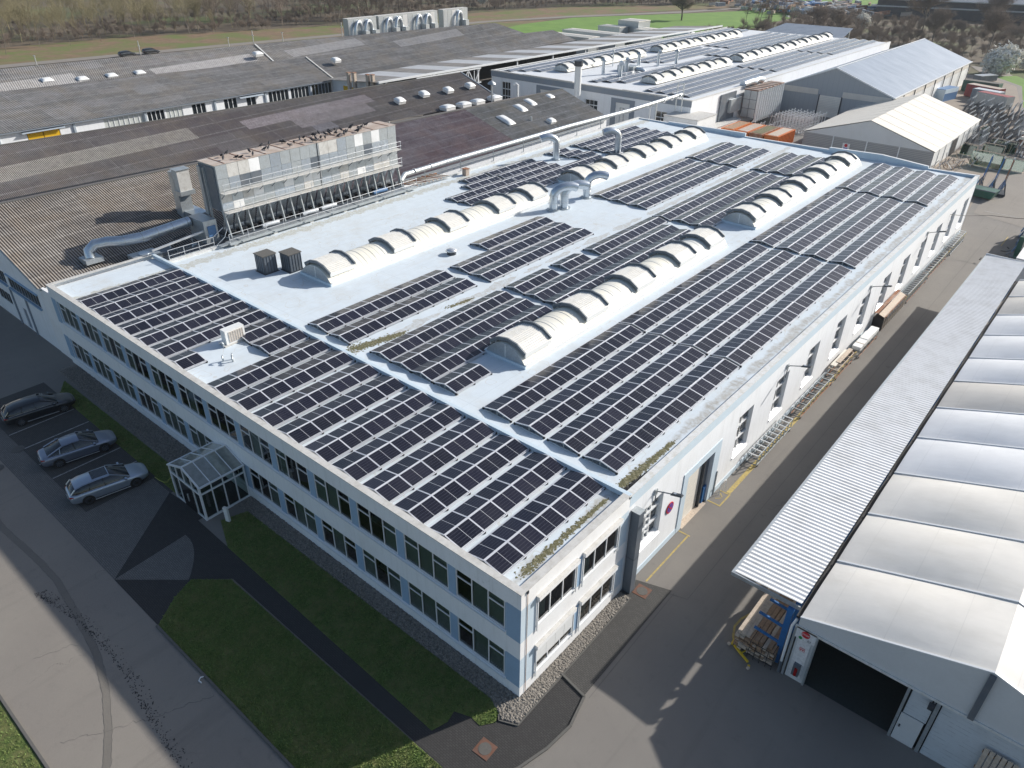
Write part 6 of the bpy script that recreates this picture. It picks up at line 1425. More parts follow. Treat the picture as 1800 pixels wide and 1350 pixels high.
# ================================================================ CARS
def car(name, label, loc, rz, paint, wagon, rim, sunroof):
    t = thing(name, label, 'car', loc, rz); Wd = .93
    # x stations: (x, half width, z_low, z_belt, hood/deck z)
    st = [(-2.43, .62, .42, .72, .80), (-2.36, .78, .32, .82, .94), (-2.15, .88, .24, .88, 1.0), (-1.5, .93, .22, .92, 1.0), (-.6, .935, .2, .92, .98), (.3, .935, .2, .90, .96), (.95, .93, .2, .87, .95), (1.5, .91, .22, .82, .88), (2.0, .86, .24, .74, .79), (2.3, .74, .3, .66, .70), (2.43, .52, .38, .58, .61)]
    vs = []; NP = 0
    for x, hw_, zl, zb, zt in st:
        half = [(0, zt), (hw_*.55, zt-.004), (hw_*.86, zt-.03), (hw_*.97, zb-.05), (hw_, (zl+zb)/2+.06), (hw_*.985, zl+.12), (hw_*.9, zl), (0, zl-.02)]
        ring = [(x, y, z) for y, z in half]+[(x, -y, z) for y, z in half[-2:0:-1]]; NP = len(ring); vs += ring
    fs = [(i*NP+k, i*NP+(k+1) % NP, (i+1)*NP+(k+1) % NP, (i+1)*NP+k) for i in range(len(st)-1) for k in range(NP)]
    fs += [tuple(range(NP-1, -1, -1)), tuple((len(st)-1)*NP+k for k in range(NP))]
    b_ = MB(); b_.add(vs, fs, paint, True); body = b_.build('body', t)
    md = body.modifiers.new('sub', 'SUBSURF'); md.levels = 1; md.render_levels = 2
    # wheel arches as dark recess rings + wheels
    for x in (-1.42, 1.48):
        for s_ in (-1, 1):
            w_ = MB().tube([(x, s_*.70, .33), (x, s_*.945, .33)], .335, 'tread', 26).build('wheel', t)
            b2 = MB(); b2.tube([(x, s_*.93, .33), (x, s_*.955, .33)], .24, 'dark_metal', 22)
            for k in range(10):
                a = k*math.pi/5; b2.beam((x, s_*.96, .33), (x+.225*math.cos(a), s_*.96, .33+.225*math.sin(a)), .035, .02, rim, up=(0, 1, 0))
            b2.tube([(x, s_*.95, .33), (x, s_*.97, .33)], .05, rim, 12); b2.build('rim', w_)
            b3 = MB(); N = 16; v3 = []
            for k in range(N+1):
                a = math.pi*k/N; v3 += [(x+.38*math.cos(a), s_*.90, .33+.38*math.sin(a)), (x+.38*math.cos(a), s_*.948, .33+.38*math.sin(a)), (x+.33*math.cos(a), s_*.948, .33+.33*math.sin(a))]
            b3.add(v3, [(3*k+q, 3*k+q+1, 3*k+q+4, 3*k+q+3) for k in range(N) for q in (0, 1)], 'black'); b3.build('wheel_arch', t)
    # greenhouse: x, half width low, half width top, z base, z top
    if wagon: gh = [(-2.26, .60, .60, .97, .99), (-1.95, .78, .64, .97, 1.30), (-1.5, .82, .62, .96, 1.41), (-.6, .84, .62, .95, 1.46), (.15, .84, .61, .94, 1.45), (.55, .83, .60, .93, 1.34), (1.25, .76, .70, .93, .95)]
    else: gh = [(-1.95, .62, .60, .985, .995), (-1.5, .76, .58, .97, 1.18), (-.95, .82, .58, .96, 1.38), (-.35, .84, .60, .95, 1.44), (.15, .84, .60, .94, 1.43), (.55, .83, .59, .93, 1.33), (1.25, .76, .70, .93, .95)]
    vs = []; P_ = 7
    for x, wl_, wt, zb, zt in gh: vs += [(x, wl_, zb), (x, (wl_+wt)/2+.03, (zb+zt)/2+.02), (x, wt, zt-.01), (x, 0, zt+.015), (x, -wt, zt-.01), (x, -((wl_+wt)/2+.03), (zb+zt)/2+.02), (x, -wl_, zb)]
    b_ = MB(); b_.add(vs, [(i*P_+k, (i+1)*P_+k, (i+1)*P_+k+1, i*P_+k+1) for i in range(len(gh)-1) for k in range(P_-1)], 'car_glass', True); go = b_.build('windows', t)
    # painted roof and pillars slightly proud of the glass
    r0, r1 = (1, 4) if wagon else (2, 4)
    b_ = MB(); vs = []
    for x, wl_, wt, zb, zt in gh[r0:r1+1]: vs += [(x, wt+.035, zt-.035), (x, wt*.93, zt+.012), (x, 0, zt+.032), (x, -wt*.93, zt+.012), (x, -wt-.035, zt-.035)]
    b_.add(vs, [(i*5+k, (i+1)*5+k, (i+1)*5+k+1, i*5+k+1) for i in range(r1-r0) for k in range(4)], paint, True)
    for s_ in (-1, 1):
        a = gh[r1]; b_.beam((a[0], s_*(a[2]+.01), a[4]), (1.22, s_*.79, .95), .07, .05, paint); q = gh[r0]; e = gh[0]
        b_.beam((q[0], s_*(q[2]+.03), q[4]-.02), (e[0]+.02, s_*(e[1]+.08), 1.0), .14 if wagon else .12, .06, paint); b_.beam((-.3, s_*.655, 1.43), (-.25, s_*.845, .95), .05, .03, 'black')
        b_.beam((-1.1, s_*.66, 1.40), (-1.2, s_*.835, .96), .05, .03, 'black' if wagon else paint)
        b_.beam((gh[1][0]-.1, s_*.845, .965), (1.15, s_*.835, .955), .02, .025, 'aluminium')
    b_.build('roof', t)
    if sunroof: MB().add([(-.85, .47, 1.50), (-.85, -.47, 1.50), (.1, -.47, 1.492), (.1, .47, 1.492)], ((0, 1, 2, 3),), 'car_glass').build('sunroof', t)
    for s_ in (-1, 1):
        MB().tube([(1.98, s_*.66, .66), (2.16, s_*.64, .62), (2.28, s_*.55, .58)], [.05, .085, .05], 'lamp_clear', 8).build('headlight', t)
        MB().tube([(-2.36, s_*.52, .80), (-2.33, s_*.70, .82), (-2.18, s_*.82, .84)], [.04, .06, .03], 'lamp_red', 8).build('taillight', t)
        MB().obox((.95, s_*1.0, .98), (.06, 0, 0), (0, .11, 0), (0, 0, .065), paint).build('mirror', t)
        b2 = MB(); b2.beam((-1.05, s_*.945, .24), (1.1, s_*.945, .24), .03, .05, 'aluminium'); 
        for x in (-.35, -.38+.0): pass
        b2.build('side_sill', t)
        for x in (.55, -.55): MB().box(x-.12, x, s_*.935-.012, s_*.935+.012, .74, .77, paint).build('door_handle', t)
    MB().box(-2.455, -2.44, -.26, .26, .52, .63, 'sign_white').build('number_plate', t); MB().box(2.405, 2.44, -.45, .45, .36, .50, 'black').build('grille', t)
    return t
car('parked_car', 'black estate car with sunlit reflections in the leftmost parking bay', (-43.35, -5.0, .02), R(81), 'car_black', True, 'rim', False)
car('parked_car', 'blue-grey saloon car parked in the middle', (-36.05, -5.25, .02), R(79), 'car_grey', False, 'rim', False)
car('parked_car', 'silver estate car with black wheels and dark sunroof nearest the glass entrance', (-30.65, -5.65, .02), R(79), 'car_silver', True, 'rim_black', True)

# ================================================================ YARD BEHIND THE HALL
oc = None
for i, (x, y, lb) in enumerate(((-42.65, 111.3, 'leftmost orange skip container with dirty brown cover'), (-40.0, 111.3, 'orange and white striped skip container, second from the left'), (-37.45, 111.4, 'rust-brown skip container with mossy cover, third from the left'), (-34.75, 111.6, 'bright orange ribbed skip container, rightmost of the four'))):
    t = thing('skip_container', lb, 'container', (x, y, 0), 0, 'orange containers'); b_ = MB(); b_.box(-1.15, 1.15, -3.6, 3.6, .15, 2.2, 'paint_orange' if i != 2 else 'rust'); b_.build('body', t)
    b_ = MB()
    for k in range(12):
        yy = -3.5+k*.62
        for s_ in (-1, 1): b_.box(*sorted((s_*1.15, s_*1.25)), yy, yy+.14, .2, 2.2, 'paint_orange' if i != 1 else ('sign_white' if k % 2 else 'paint_orange'))
    b_.build('ribs', t); MB().box(-1.2, 1.2, -3.65, 3.65, 2.2, 2.27, 'paint_orange' if i != 2 else 'rust').box(-.85, .85, -3.3, 3.3, 2.27, 2.31, ('timber', 'rusty_roof', 'moss', 'timber_pale')[i]).build('cover', t)
    if i > 1: MB().tube([(.6, -3.62, 1.2), (.6, -3.68, 1.2)], .28, 'sign_white', 16, smooth=False).build('round_sign', t)
t = thing('site_cabin', 'white flat-roofed cabin between the production hall and the rear hall', 'cabin', (-46.7, 99.8, 0)); MB().box(-3.2, 3.1, -1.9, 1.9, 0, 5.0, 'corrugated_white').box(-.3, 3.1, 1.9, 4.8, 0, 5.0, 'corrugated_white').build('body', t); MB().box(-3.3, 3.2, -2.0, 1.95, 5.0, 5.1, 'coping').box(-.35, 3.2, 1.95, 4.9, 5.0, 5.1, 'coping').build('roof', t)
t = thing('concrete_shed', 'low flat shed with stained roof behind the orange containers', 'shed', (-45.2, 111.5, 0)); MB().box(-1.6, .2, -5.0, 6.5, 0, 1.9, 'cream_side').build('body', t); MB().box(-1.7, .3, -5.1, 6.6, 1.9, 2.0, 'coping').build('roof', t)
t = thing('gas_bottle_rack', 'row of small green bottles against the rear hall wall', 'gas bottles', (-55.6, 101.2, 0))
b_ = MB()
for k in range(7): b_.cyl((-1.2+k*.42, 0), .17, .1, 1.5, 'paint_green', 10)
b_.build('bottles', t); MB().box(-2.6, -1.6, -.1, .1, .3, 1.6, 'sign_white').build('panel', t)
# second cooler
t = thing('standing_cooler', 'tall silver ribbed cooling unit with rusty top beside the rear hall', 'cooling unit', (-44.7, 126.4, .6)); NO = (-47.7, 133, 0)
b_ = MB(); b_.box(-49.2, -46.6, 126.9, 138.5, 1.2, 6.0, 'slate_metal'); b_.build('housing', t, NO); b_ = MB()
for k in range(12): b_.box(-46.6, -46.2, 127+k*.98, 127.18+k*.98, .6, 6.0, 'aluminium')
for k in range(11): b_.box(-46.55, -46.45, 127.2+k*.98, 127.9+k*.98, 1.0, 5.9, 'duct_metal')
b_.build('fins', t, NO); b_ = MB(); b_.box(-49.3, -46.5, 126.8, 138.6, 6.0, 6.1, 'rust')
for k in range(7): b_.box(-49.2, -46.4, 127+k*1.65, 127.5+k*1.65, 6.1, 6.22, 'rusty_roof')
b_.build('top', t, NO); b_ = MB()
for q in range(2):
    for r_ in range(3): b_.box(-49.15+1.3*q, -47.95+1.3*q, 126.82, 126.88, 1.3+1.6*r_, 2.8+1.6*r_, 'galvanised')
b_.build('end_panels', t, NO); b_ = MB(); b_.tube([(-49.6, 132, 6.6), (-50.0, 131, 6.8), (-50.2, 128, 6.6)], .7, 'duct_metal', 8); b_.tube([(-49.6, 135, 6.6), (-50.0, 134, 6.8), (-50.2, 131, 6.6)], .7, 'duct_metal', 8); b_.box(-50.0, -49.3, 122.2, 126.6, 2.5, 4.8, 'galvanised'); b_.box(-50.0, -49.8, 119, 125, 0, 6, 'slate_metal'); b_.box(-49.0, -48.8, 118, 126.5, -.6, 1.0, 'slate_metal'); b_.build('ducts', t, NO)
def rack(x, y, rz, w_, h_, label, tone, d_=1.2, group='steel racks in the yard', posts=6, first={}):
    key = (round(w_), round(h_), tone, posts)
    if key in first: return dup(first[key], (x, y, 0), rz, label)
    t = thing('steel_rack', label, 'rack', (x, y, 0), rz, group); b_ = MB()
    for k in range(posts):
        xx = -w_/2+w_*k/(posts-1)
        b_.beam((xx, 0, 0), (xx+.1, 0, h_), .07, .07, tone); b_.beam((xx, d_, 0), (xx+.1, d_*.6, h_*.9), .05, .05, tone); b_.beam((xx, 0, h_*.85), (xx, d_*.7, h_*.85), .05, .05, tone); b_.beam((xx, 0, .2), (xx, d_, .2), .08, .08, tone)
    for z in (.2, h_*.5, h_*.98): b_.beam((-w_/2, 0, z), (w_/2+.2, 0, z), .06, .06, tone)
    b_.build('frame', t); first[key] = t
    b_ = MB()
    for k in range(posts): xx = -w_/2+w_*k/(posts-1)+.2; b_.tube([(xx, 0, h_), (xx+.02, 0, h_+.2)], .10, 'plastic_white', 5)
    b_.build('post_caps', t); return t
# silver rows left of the storage tent
for i in range(6): rack(-39.5+i*1.15, 124.6+i*.1, R(82), 6.5, 3.0, f'{ORD[i]} of six tall silver tube racks left of the storage tent', 'aluminium', posts=7)
for i in range(5): rack(-43.0+i*1.7, 117.8, R(86), 4.0, 1.6, f'{ORD[i]} low silver frame behind the orange containers, from the left', 'aluminium', posts=4)
# dark rack field right of the storage tent: rows
rn = random.Random(12); cnt = 0
rowsn = ['nearest', 'second', 'third', 'fourth', 'fifth', 'sixth', 'seventh', 'eighth', 'ninth']
for j, y in enumerate(np.arange(132, 168, 4.4)):
    n = 7
    for i in range(n):
        x = -9.0+j*-1.0+i*1.75+rn.uniform(-.2, .2)
        if x > 2.5-j*.9: continue
        rack(x, y+rn.uniform(-.5, .5), R(90+rn.uniform(-8, 8)), 3.6, rn.choice([1.9, 2.5]), f'dark upright storage rack, {ORD[i]} from the left in the {rowsn[j]} row of the yard', rn.choice(['slate_metal', 'dark_metal', 'dark_metal', 'dark_metal', 'paint_grey']), posts=5, group='dark racks in the yard')
# glass racks and frames near the tent door
def glassrack(x, y, rz, w_, h_, label, green=True):
    t = thing('glass_rack', label, 'rack', (x, y, 0), rz, 'glass racks'); b_ = MB()
    for xx in (-w_/2, 0, w_/2): b_.beam((xx, 0, 0), (xx, .25, h_), .08, .08, 'timber_pale'); b_.beam((xx, -1.1, .1), (xx, 0, .1), .08, .08, 'timber_pale')
    b_.beam((-w_/2, .25, h_), (w_/2, .25, h_), .08, .08, 'timber_pale'); b_.beam((-w_/2, 0, .1), (w_/2, 0, .1), .08, .08, 'timber_pale'); b_.beam((-w_/2, -1.1, .1), (w_/2, -1.1, .1), .08, .08, 'galvanised'); b_.build('frame', t)
    b_ = MB()
    for k in range(4): b_.quad((-w_/2+.1, -.15-.12*k, .15), (w_/2-.1, -.15-.12*k, .15), (w_/2-.1, .05-.12*k, h_-.2), (-w_/2+.1, .05-.12*k, h_-.2), 'glass_green')
    b_.build('panes', t)
glassrack(-4.6, 121.0, R(-8), 4.6, 2.3, 'wide wooden glass rack full of dark green panes, centre of the yard')
glassrack(-1.2, 121.6, R(-6), 4.0, 1.9, 'wooden glass rack with two pale panes at the edge of the road')
glassrack(-5.2, 128.5, R(-10), 3.2, 2.0, 'glass rack with light turquoise panes behind the green one')
glassrack(-4.5, 133.0, R(-10), 4.2, 2.0, 'empty-looking timber glass rack at the back of the glass racks')
glassrack(-9.0, 139.5, R(80), 3.0, 2.6, 'upright glass rack at the far corner of the storage tent')
glassrack(-8.4, 127.0, R(-15), 2.4, 1.8, 'small glass rack beside the storage tent door')
for i, (x, y) in enumerate(((-2.2, 134), (-.8, 131.5), (-2.9, 138.5), (.0, 136))):
    t = thing('a_frame', f'{ORD[i]} rust-red and cream A-frame beside the road, from the front left', 'frame', (x, y, 0), .3*i, 'A-frames'); MB().beam((-.5, -.6, 0), (0, 0, 2.4), .12, .12, 'rust').beam((.5, -.6, 0), (0, 0, 2.4), .12, .12, 'timber_pale').beam((0, .9, 0), (0, 0, 2.4), .12, .12, 'rust').box(-.6, .6, -.8, 1.0, 0, .25, 'paint_grey').build('legs', t); MB().box(-.35, .35, -.25, .25, 2.3, 2.75, 'cover_cream').build('top_block', t)
# debris near the tent
for i, (x, y) in enumerate(((-10.0, 114.2), (-9.1, 116.4), (-8.3, 115.0), (-7.2, 117.2), (-9.7, 119.4), (-8.6, 121.8), (-6.8, 119.8))):
    t = thing('bundle_of_tubes', f'{ORD[i]} untidy bundle of tubes and timber beside the storage tent, from the left', 'scrap', (x, y, 0), i*.9, 'bundles beside the tent'); rq = random.Random(i); b_ = MB()
    for k in range(9): a = (rq.uniform(-.8, .8), rq.uniform(-.8, .8), rq.uniform(0, .4)); b_.beam(a, (a[0]+rq.uniform(-.9, .9), a[1]+rq.uniform(-.9, .9), a[2]+rq.uniform(0, 1.5)), .08, .06, rq.choice(['aluminium', 'timber_pale', 'slate_metal', 'timber']))
    b_.build('tubes', t)
t = thing('green_skip', 'small dark green skip at the far corner of the production hall', 'skip', (-1.1, 103.2, 0), R(-8)); MB().add([(-1.5, -.8, .2), (1.2, -.8, .2), (1.2, .8, .2), (-1.5, .8, .2), (-1.8, -1, 1.3), (1.6, -1, 1.3), (1.6, 1, 1.3), (-1.8, 1, 1.3)], ((3, 2, 1, 0), (0, 1, 5, 4), (1, 2, 6, 5), (2, 3, 7, 6), (3, 0, 4, 7), (4, 5, 6, 7)), 'paint_green').build('body', t); MB().box(-1.85, 1.65, -1.05, -.98, 1.2, 1.32, 'slate_metal').box(-1.85, 1.65, .98, 1.05, 1.2, 1.32, 'slate_metal').build('rim', t)
for i, (x, y, tone, lb) in enumerate(((-2.6, 106.5, 'paint_blue', 'left'), (-.9, 106.2, 'paint_blue', 'middle'), (.4, 106.6, 'rust', 'right'))):
    t = thing('pole_rack', f'{lb} of three dark blue pole racks at the hall corner', 'rack', (x, y, 0), .1*i, 'pole racks'); b_ = MB(); b_.box(-.5, .5, -1.5, 1.2, .1, .4, 'dark_metal')
    for k in range(4): b_.beam((-.45, -1.4+k*.8, .3), (.1, -1.4+k*.8, 1.9), .09, .09, 'tarp_blue'); b_.beam((.45, -1.4+k*.8, .3), (.1, -1.4+k*.8, 1.9), .09, .09, 'dark_metal')
    b_.build('frame', t); MB().beam((0, 1.0, .4), (.35, 1.6, 4.6), .12, .12, tone).beam((.2, 1.2, .4), (.45, 1.7, 4.4), .06, .06, 'slate_metal').build('mast', t); MB().tube([(.35, 1.6, 4.6), (.37, 1.63, 4.85)], .12, 'plastic_white', 6).build('mast_cap', t)
# equipment right of the canopy's far end
t = thing('box_trailer', 'pale grey box body standing beyond the canopy at the right picture edge', 'trailer', (9.0, 75.5, 0)); MB().box(-1.3, 1.3, -4.4, 4.4, .8, 3.2, 'corrugated_white').box(-1.2, 1.2, -4.2, 4.2, .5, .8, 'dark_metal').build('body', t)
for q in (-3, -2, 3): MB().tube([(-1.25, q, .45), (1.25, q, .45)], .45, 'black', 14).build('wheel_pair', t)
t = thing('box_trailer', 'second grey box body further up the lane at the right picture edge', 'trailer', (8.0, 85.4, 0)); MB().box(-1.3, 1.3, -3.6, 3.6, .8, 3.2, 'coping').box(-1.2, 1.2, -3.4, 3.4, .5, .8, 'dark_metal').build('body', t)
for q in (-2.5, 2.5): MB().tube([(-1.25, q, .45), (1.25, q, .45)], .45, 'black', 14).build('wheel_pair', t)
for i, (x, y) in enumerate(((6.9, 80.6), (6.8, 83.6), (6.6, 86.6), (6.4, 89.0))):
    t = thing('lift_platform', f'{ORD[i]} dark green upright frame beside the grey boxes, counted from the canopy', 'machine', (x, y, 0), 0, 'green frames'); MB().box(-.25, .25, -.2, .2, 0, 2.6, 'paint_green').box(-.6, .6, -.7, .7, 0, .35, 'slate_metal').build('column', t); MB().beam((0, 0, 2.2), (-.6, .9, .4), .12, .12, 'tarp_blue').build('brace', t)
t = thing('waste_heap', 'dark heap of scrap metal on the ground behind the canopy end', 'scrap', (6.6, 76.5, 0)); rq = random.Random(1); b_ = MB()
for k in range(60): a = (rq.gauss(0, .9), rq.gauss(0, 3.2), rq.uniform(0, .5)); b_.beam(a, (a[0]+rq.uniform(-.6, .6), a[1]+rq.uniform(-.6, .6), a[2]+rq.uniform(0, .4)), .12, .1, rq.choice(['slate_metal', 'dark_metal', 'rust', 'paint_green', 'kerb']))
b_.build('pieces', t)
# containers near the bend
def cont(p, q, h, wd, mat, label, topmat=None):
    a = Vector((*p, 0)); b__ = Vector((*q, 0)); d = (b__-a); L = d.length; rz = math.atan2(d.y, d.x); c_ = (a+b__)/2
    t = thing('freight_container', label, 'container', (c_.x, c_.y, 0), rz, 'containers at the bend'); b_ = MB(); b_.box(-L/2, L/2, -wd/2, wd/2, .1, h, mat); b_.build('body', t); b_ = MB()
    for k in range(int(L/.6)):
        x = -L/2+.2+k*.6
        for s_ in (-1, 1): b_.box(x, x+.25, *sorted((s_*wd/2, s_*(wd/2+.05))), .2, h-.1, mat)
    b_.build('ribs', t); MB().box(-L/2+.1, L/2-.1, -wd/2+.1, wd/2-.1, h, h+.05, topmat or mat).build('roof', t)
cont((-23.6, 190.6), (-16.0, 189.5), 2.4, 2.5, 'paint_green', 'long dark green open container, farthest back at the road bend', 'kerb')
cont((-21.2, 184.0), (-14.2, 181.0), 2.6, 2.4, 'paint_red', 'dark red container between the green and the silver ones', 'rusty_roof')
cont((-19.2, 180.0), (-13.6, 178.0), 2.4, 2.3, 'paint_grey', 'silver grey container behind the red-edged one', 'aluminium')
cont((-17.4, 175.9), (-11.0, 172.8), 2.5, 2.4, 'galvanised', 'nearest grey container with a red roof edge at the bend', 'paint_red')
t = thing('tarp_container', 'blue container with light blue end beside the grey gabled hall', 'container', (-23.9, 175.5, 0), R(78)); MB().box(-3, 3, -1.1, 1.1, 0, 2.5, 'tarp_blue').build('body', t); MB().box(-3.05, -3.0, -1.1, 1.1, .1, 2.4, 'pale_blue').box(-3.02, 3.02, -1.15, -1.1, 1.6, 2.5, 'pale_blue').build('end_panel', t)
t = thing('flat_skip', 'flat grey skip at the far corner of the gabled hall', 'skip', (-22.5, 207.5, 0), R(60)); MB().box(-2.6, 2.6, -1.2, 1.2, .2, 1.4, 'slate_metal').build('body', t); MB().box(-2.65, 2.65, -1.25, 1.25, 1.4, 1.5, 'galvanised').build('rim', t)
# white sheds and tanks in the meadow
for i, (x0, x1, y0, y1, h, lb) in enumerate(((-138, -119, 174, 179.5, 4.4, 'longest low white-roofed box behind the striped canopy, nearest'), (-136, -116.5, 184, 189.5, 4.6, 'second long white-roofed box behind the striped canopy'), (-131, -123, 196, 201, 5.2, 'small box with white roof in the middle of the white group'), (-127.5, -120, 202, 209, 6.6, 'tallest grey box with white roof in the meadow'), (-119.5, -113.5, 199, 206, 4.8, 'rightmost small grey box of the white-roofed group'))):
    t = thing('meadow_box', lb, 'hut', ((x0+x1)/2, (y0+y1)/2, 0), 0, 'white-roofed boxes'); W, L = (x1-x0)/2, (y1-y0)/2; MB().box(-W, W, -L, L, 0, h, 'galvanised').build('body', t); b_ = MB(); b_.box(-W-.1, W+.1, -L-.1, L+.1, h, h+.15, 'cover_cream')
    for k in range(3): b_.box(-W, W, -L+L*.6*k, -L+L*.6*k+.25, h+.15, h+.22, 'galvanised')
    b_.build('roof', t)
for i, (x, y) in enumerate(((-119, 222), (-114, 222), (-106, 230))): t = thing('white_tank', f'{ORD[i]} white horizontal tank beyond the canopy roof, from the left', 'tank', (x, y, 0), R(20), 'white tanks'); MB().tube([(-3, 0, 1.6), (-2.8, 0, 1.6), (2.8, 0, 1.6), (3, 0, 1.6)], [.5, 1.3, 1.3, .5], 'plastic_white', 12).box(-2, -1.6, -.6, .6, 0, .6, 'galvanised').box(1.6, 2, -.6, .6, 0, .6, 'galvanised').build('tank', t)
# panel-covered canopy behind the rear hall
t = thing('solar_carport', 'sloping solar-covered roof behind the rear hall', 'canopy', (-72, 215, 0)); MB().quad((-84, 208, 5.6), (-60, 208, 5.6), (-62, 224, 7.6), (-82, 224, 7.6), 'pv_far').box(-84, -60, 207.8, 208, 5.2, 5.6, 'galvanised').build('roof', t, (-72, 215, 0)); MB().box(-83.5, -83, 208.5, 209, 0, 5.5, 'galvanised').box(-61, -60.5, 208.5, 209, 0, 5.5, 'galvanised').box(-81.5, -81, 223, 223.5, 0, 7.4, 'galvanised').box(-63, -62.5, 223, 223.5, 0, 7.4, 'galvanised').build('posts', t, (-72, 215, 0))
# far halls, scrap yard
def far_hall(x, y, L, W, h, rz, label, roof):
    t = thing('far_hall', label, 'hall', (x, y, 0), rz, 'far halls'); MB().box(-L/2, L/2, -W/2, W/2, 0, h, 'dark_metal').box(-L/2, L/2, -W/2-.3, -W/2, h*.55, h*.62, 'coping_pale').build('wall', t)
    MB().add([(-L/2-1, -W/2-1.5, h), (L/2+1, -W/2-1.5, h), (L/2+1, 0, h+2.5), (-L/2-1, 0, h+2.5), (L/2+1, W/2+1, h), (-L/2-1, W/2+1, h)], ((0, 1, 2, 3), (3, 2, 4, 5)), roof).build('roof', t); MB().box(-L/2, L/2, -W/2-1.7, -W/2-1.5, h-.4, h, 'coping_pale').build('eave', t)
far_hall(-68, 372, 62, 26, 7, R(15), 'dark far hall with grey roof behind the bare trees at the top right', 'slate_metal')
far_hall(-22, 352, 30, 20, 6, R(18), 'pale-roofed far hall at the top right corner', 'coping')
far_hall(10, 392, 60, 30, 8, R(18), 'largest grey far hall at the right edge of the horizon', 'slate_metal')
rq = random.Random(21); b_ = MB()
for k in range(700):
    x, y = rq.gauss(-122, 14), rq.gauss(352, 12); s_ = rq.uniform(.5, 2.2); a = rq.uniform(0, 3)
    b_.obox((x, y, s_*.5+rq.uniform(0, 2)), (math.cos(a)*s_, math.sin(a)*s_, rq.uniform(-.3, .3)), (-math.sin(a)*s_*.4, math.cos(a)*s_*.4, 0), (0, 0, s_*.35), rq.choice(['rust', 'paint_grey', 'timber_pale', 'slate_metal', 'rusty_roof', 'galvanised', 'timber', 'tarp_blue', 'aluminium']))
tag(b_.build('scrap_heap'), 'scrap and timber heaps of the far recycling yard', 'scrap heap', kind='stuff')
for i, (x, y, lb) in enumerate(((-211.2, 83.5, 'left dark car on the country road behind the long sheds'), (-211.6, 90.5, 'right dark car on the country road behind the long sheds'))):
    c_ = car('road_car', lb, (x, y, .03), R(88), 'car_dark', True, 'rim', False)
rr = random.Random(3)
for i, y in enumerate((58, 84, 110, 118, 128, 150, 176)):
    t = thing('lamp_post', f'{ORD[i]} slim post along the country road, from the left', 'post', (-204.5+(y-84)*.06, y, 0), 0, 'roadside posts'); MB().cyl((0, 0), .12, 0, 4.5 if i % 2 else 3.2, 'aluminium', 6).box(-.5, .5, -.1, .1, 3.1, 3.3, 'aluminium').build('post', t)

# ================================================================ TREES
def tree_arrays(seed, H, spread, depth=4, nchild=4, r0=.22, twigs=3, up=.35, trunk=.28, lean=0):
    g = np.random.default_rng(seed); segs = []
    def grow(p, d, L, r_, lev):
        n = 3 if lev < 2 else 2; q = p
        for i in range(n):
            d = d+g.normal(0, .13 if lev else .05, 3); d[2] += .05*up; d /= np.linalg.norm(d); q2 = q+d*L/n; segs.append((q, q2, r_*(1-.25*i/n), r_*(1-.25*(i+1)/n), lev)); q = q2
            if lev < depth and (i > 0 or lev > 0):
                for k in range(nchild if lev < 2 else twigs):
                    a = g.uniform(0, 2*np.pi); sd = np.array([math.cos(a), math.sin(a), g.uniform(-.05, .9)*up*2]); nd = d*.55+sd*spread; nd /= np.linalg.norm(nd)
                    grow(q, nd, L*g.uniform(.48, .72), r_*.5, lev+1)
    grow(np.zeros(3), np.array([lean, 0, 1.]), H*(trunk+.25), r0, 0)
    V = []; F = []; lv = []
    for a, b_, ra, rb, lev in segs:
        t = b_-a; t = t/np.linalg.norm(t); x = np.cross(t, [0, 0, 1.]) if abs(t[2]) < .95 else np.array([1., 0, 0]); x /= np.linalg.norm(x); y = np.cross(t, x); i = len(V)
        for (c_, rr_) in ((a, ra), (b_, rb)):
            for k in range(3): an = k*2.094; V.append(c_+(x*math.cos(an)+y*math.sin(an))*rr_)
        for k in range(3): F.append((i+k, i+(k+1) % 3, i+3+(k+1) % 3, i+3+k)); lv.append(lev)
    V = np.array(V); s_ = H/max(V[:, 2].max(), .1); V *= s_
    return V, np.array(F), np.array(lv)
def make_tree(name, label, cat, x, y, arr, tmat, cmat, group=None, sc=1., rz=0., bl=None, z=0):
    V, F, lv = arr; t = thing(name, label, cat, (x, y, z), rz, group); t.scale = (sc,)*3
    for nm, mk, mt in (('trunk', lv <= 1, tmat), ('crown', lv > 1, cmat)):
        Fm = F[mk]; ids, inv = np.unique(Fm, return_inverse=True); o = raw(nm, V[ids], inv.reshape(Fm.shape), mt, 4); o.parent = t
    if bl:
        g = np.random.default_rng(5); tips = V[F[lv >= lv.max()][:, 0]]; idx = g.integers(0, len(tips), bl); P_ = tips[idx]+g.normal(0, .3, (bl, 3)); d1 = g.normal(0, .20, (bl, 3)); d2 = g.normal(0, .20, (bl, 3))
        VV = np.stack([P_, P_+d1, P_+d2], 1).reshape(-1, 3); o = raw('blossom', VV, np.arange(bl*3).reshape(-1, 3), 'blossom', 3); o.parent = t
    return t
big = tree_arrays(1, 15, .95, 4, 4, .24, 4, .45, .22); rnd_ = tree_arrays(2, 9, 1.0, 4, 4, .26, 4, .35, .2); tall = tree_arrays(3, 17, .38, 4, 3, .14, 2, .8, .42); shrub = tree_arrays(4, 4.4, 1.1, 3, 5, .045, 4, .5, .05)
make_tree('bare_tree', 'lone round bare tree standing in the bright green meadow', 'tree', -146, 277, rnd_, 'bark', 'twig_brown', sc=1.25)
for i, (x, y) in enumerate(((-112, 262), (-110, 266), (-107.5, 263), (-105, 268), (-103, 265), (-101, 270), (-98.5, 271))):
    make_tree('bare_tree', f'{ORD[i]} slender tall bare tree of the clump behind the rear hall, from the left', 'tree', x, y, tall, 'bark', 'twig_brown', 'slender trees behind the rear hall', 1.0+.06*(i % 3), i*1.1)
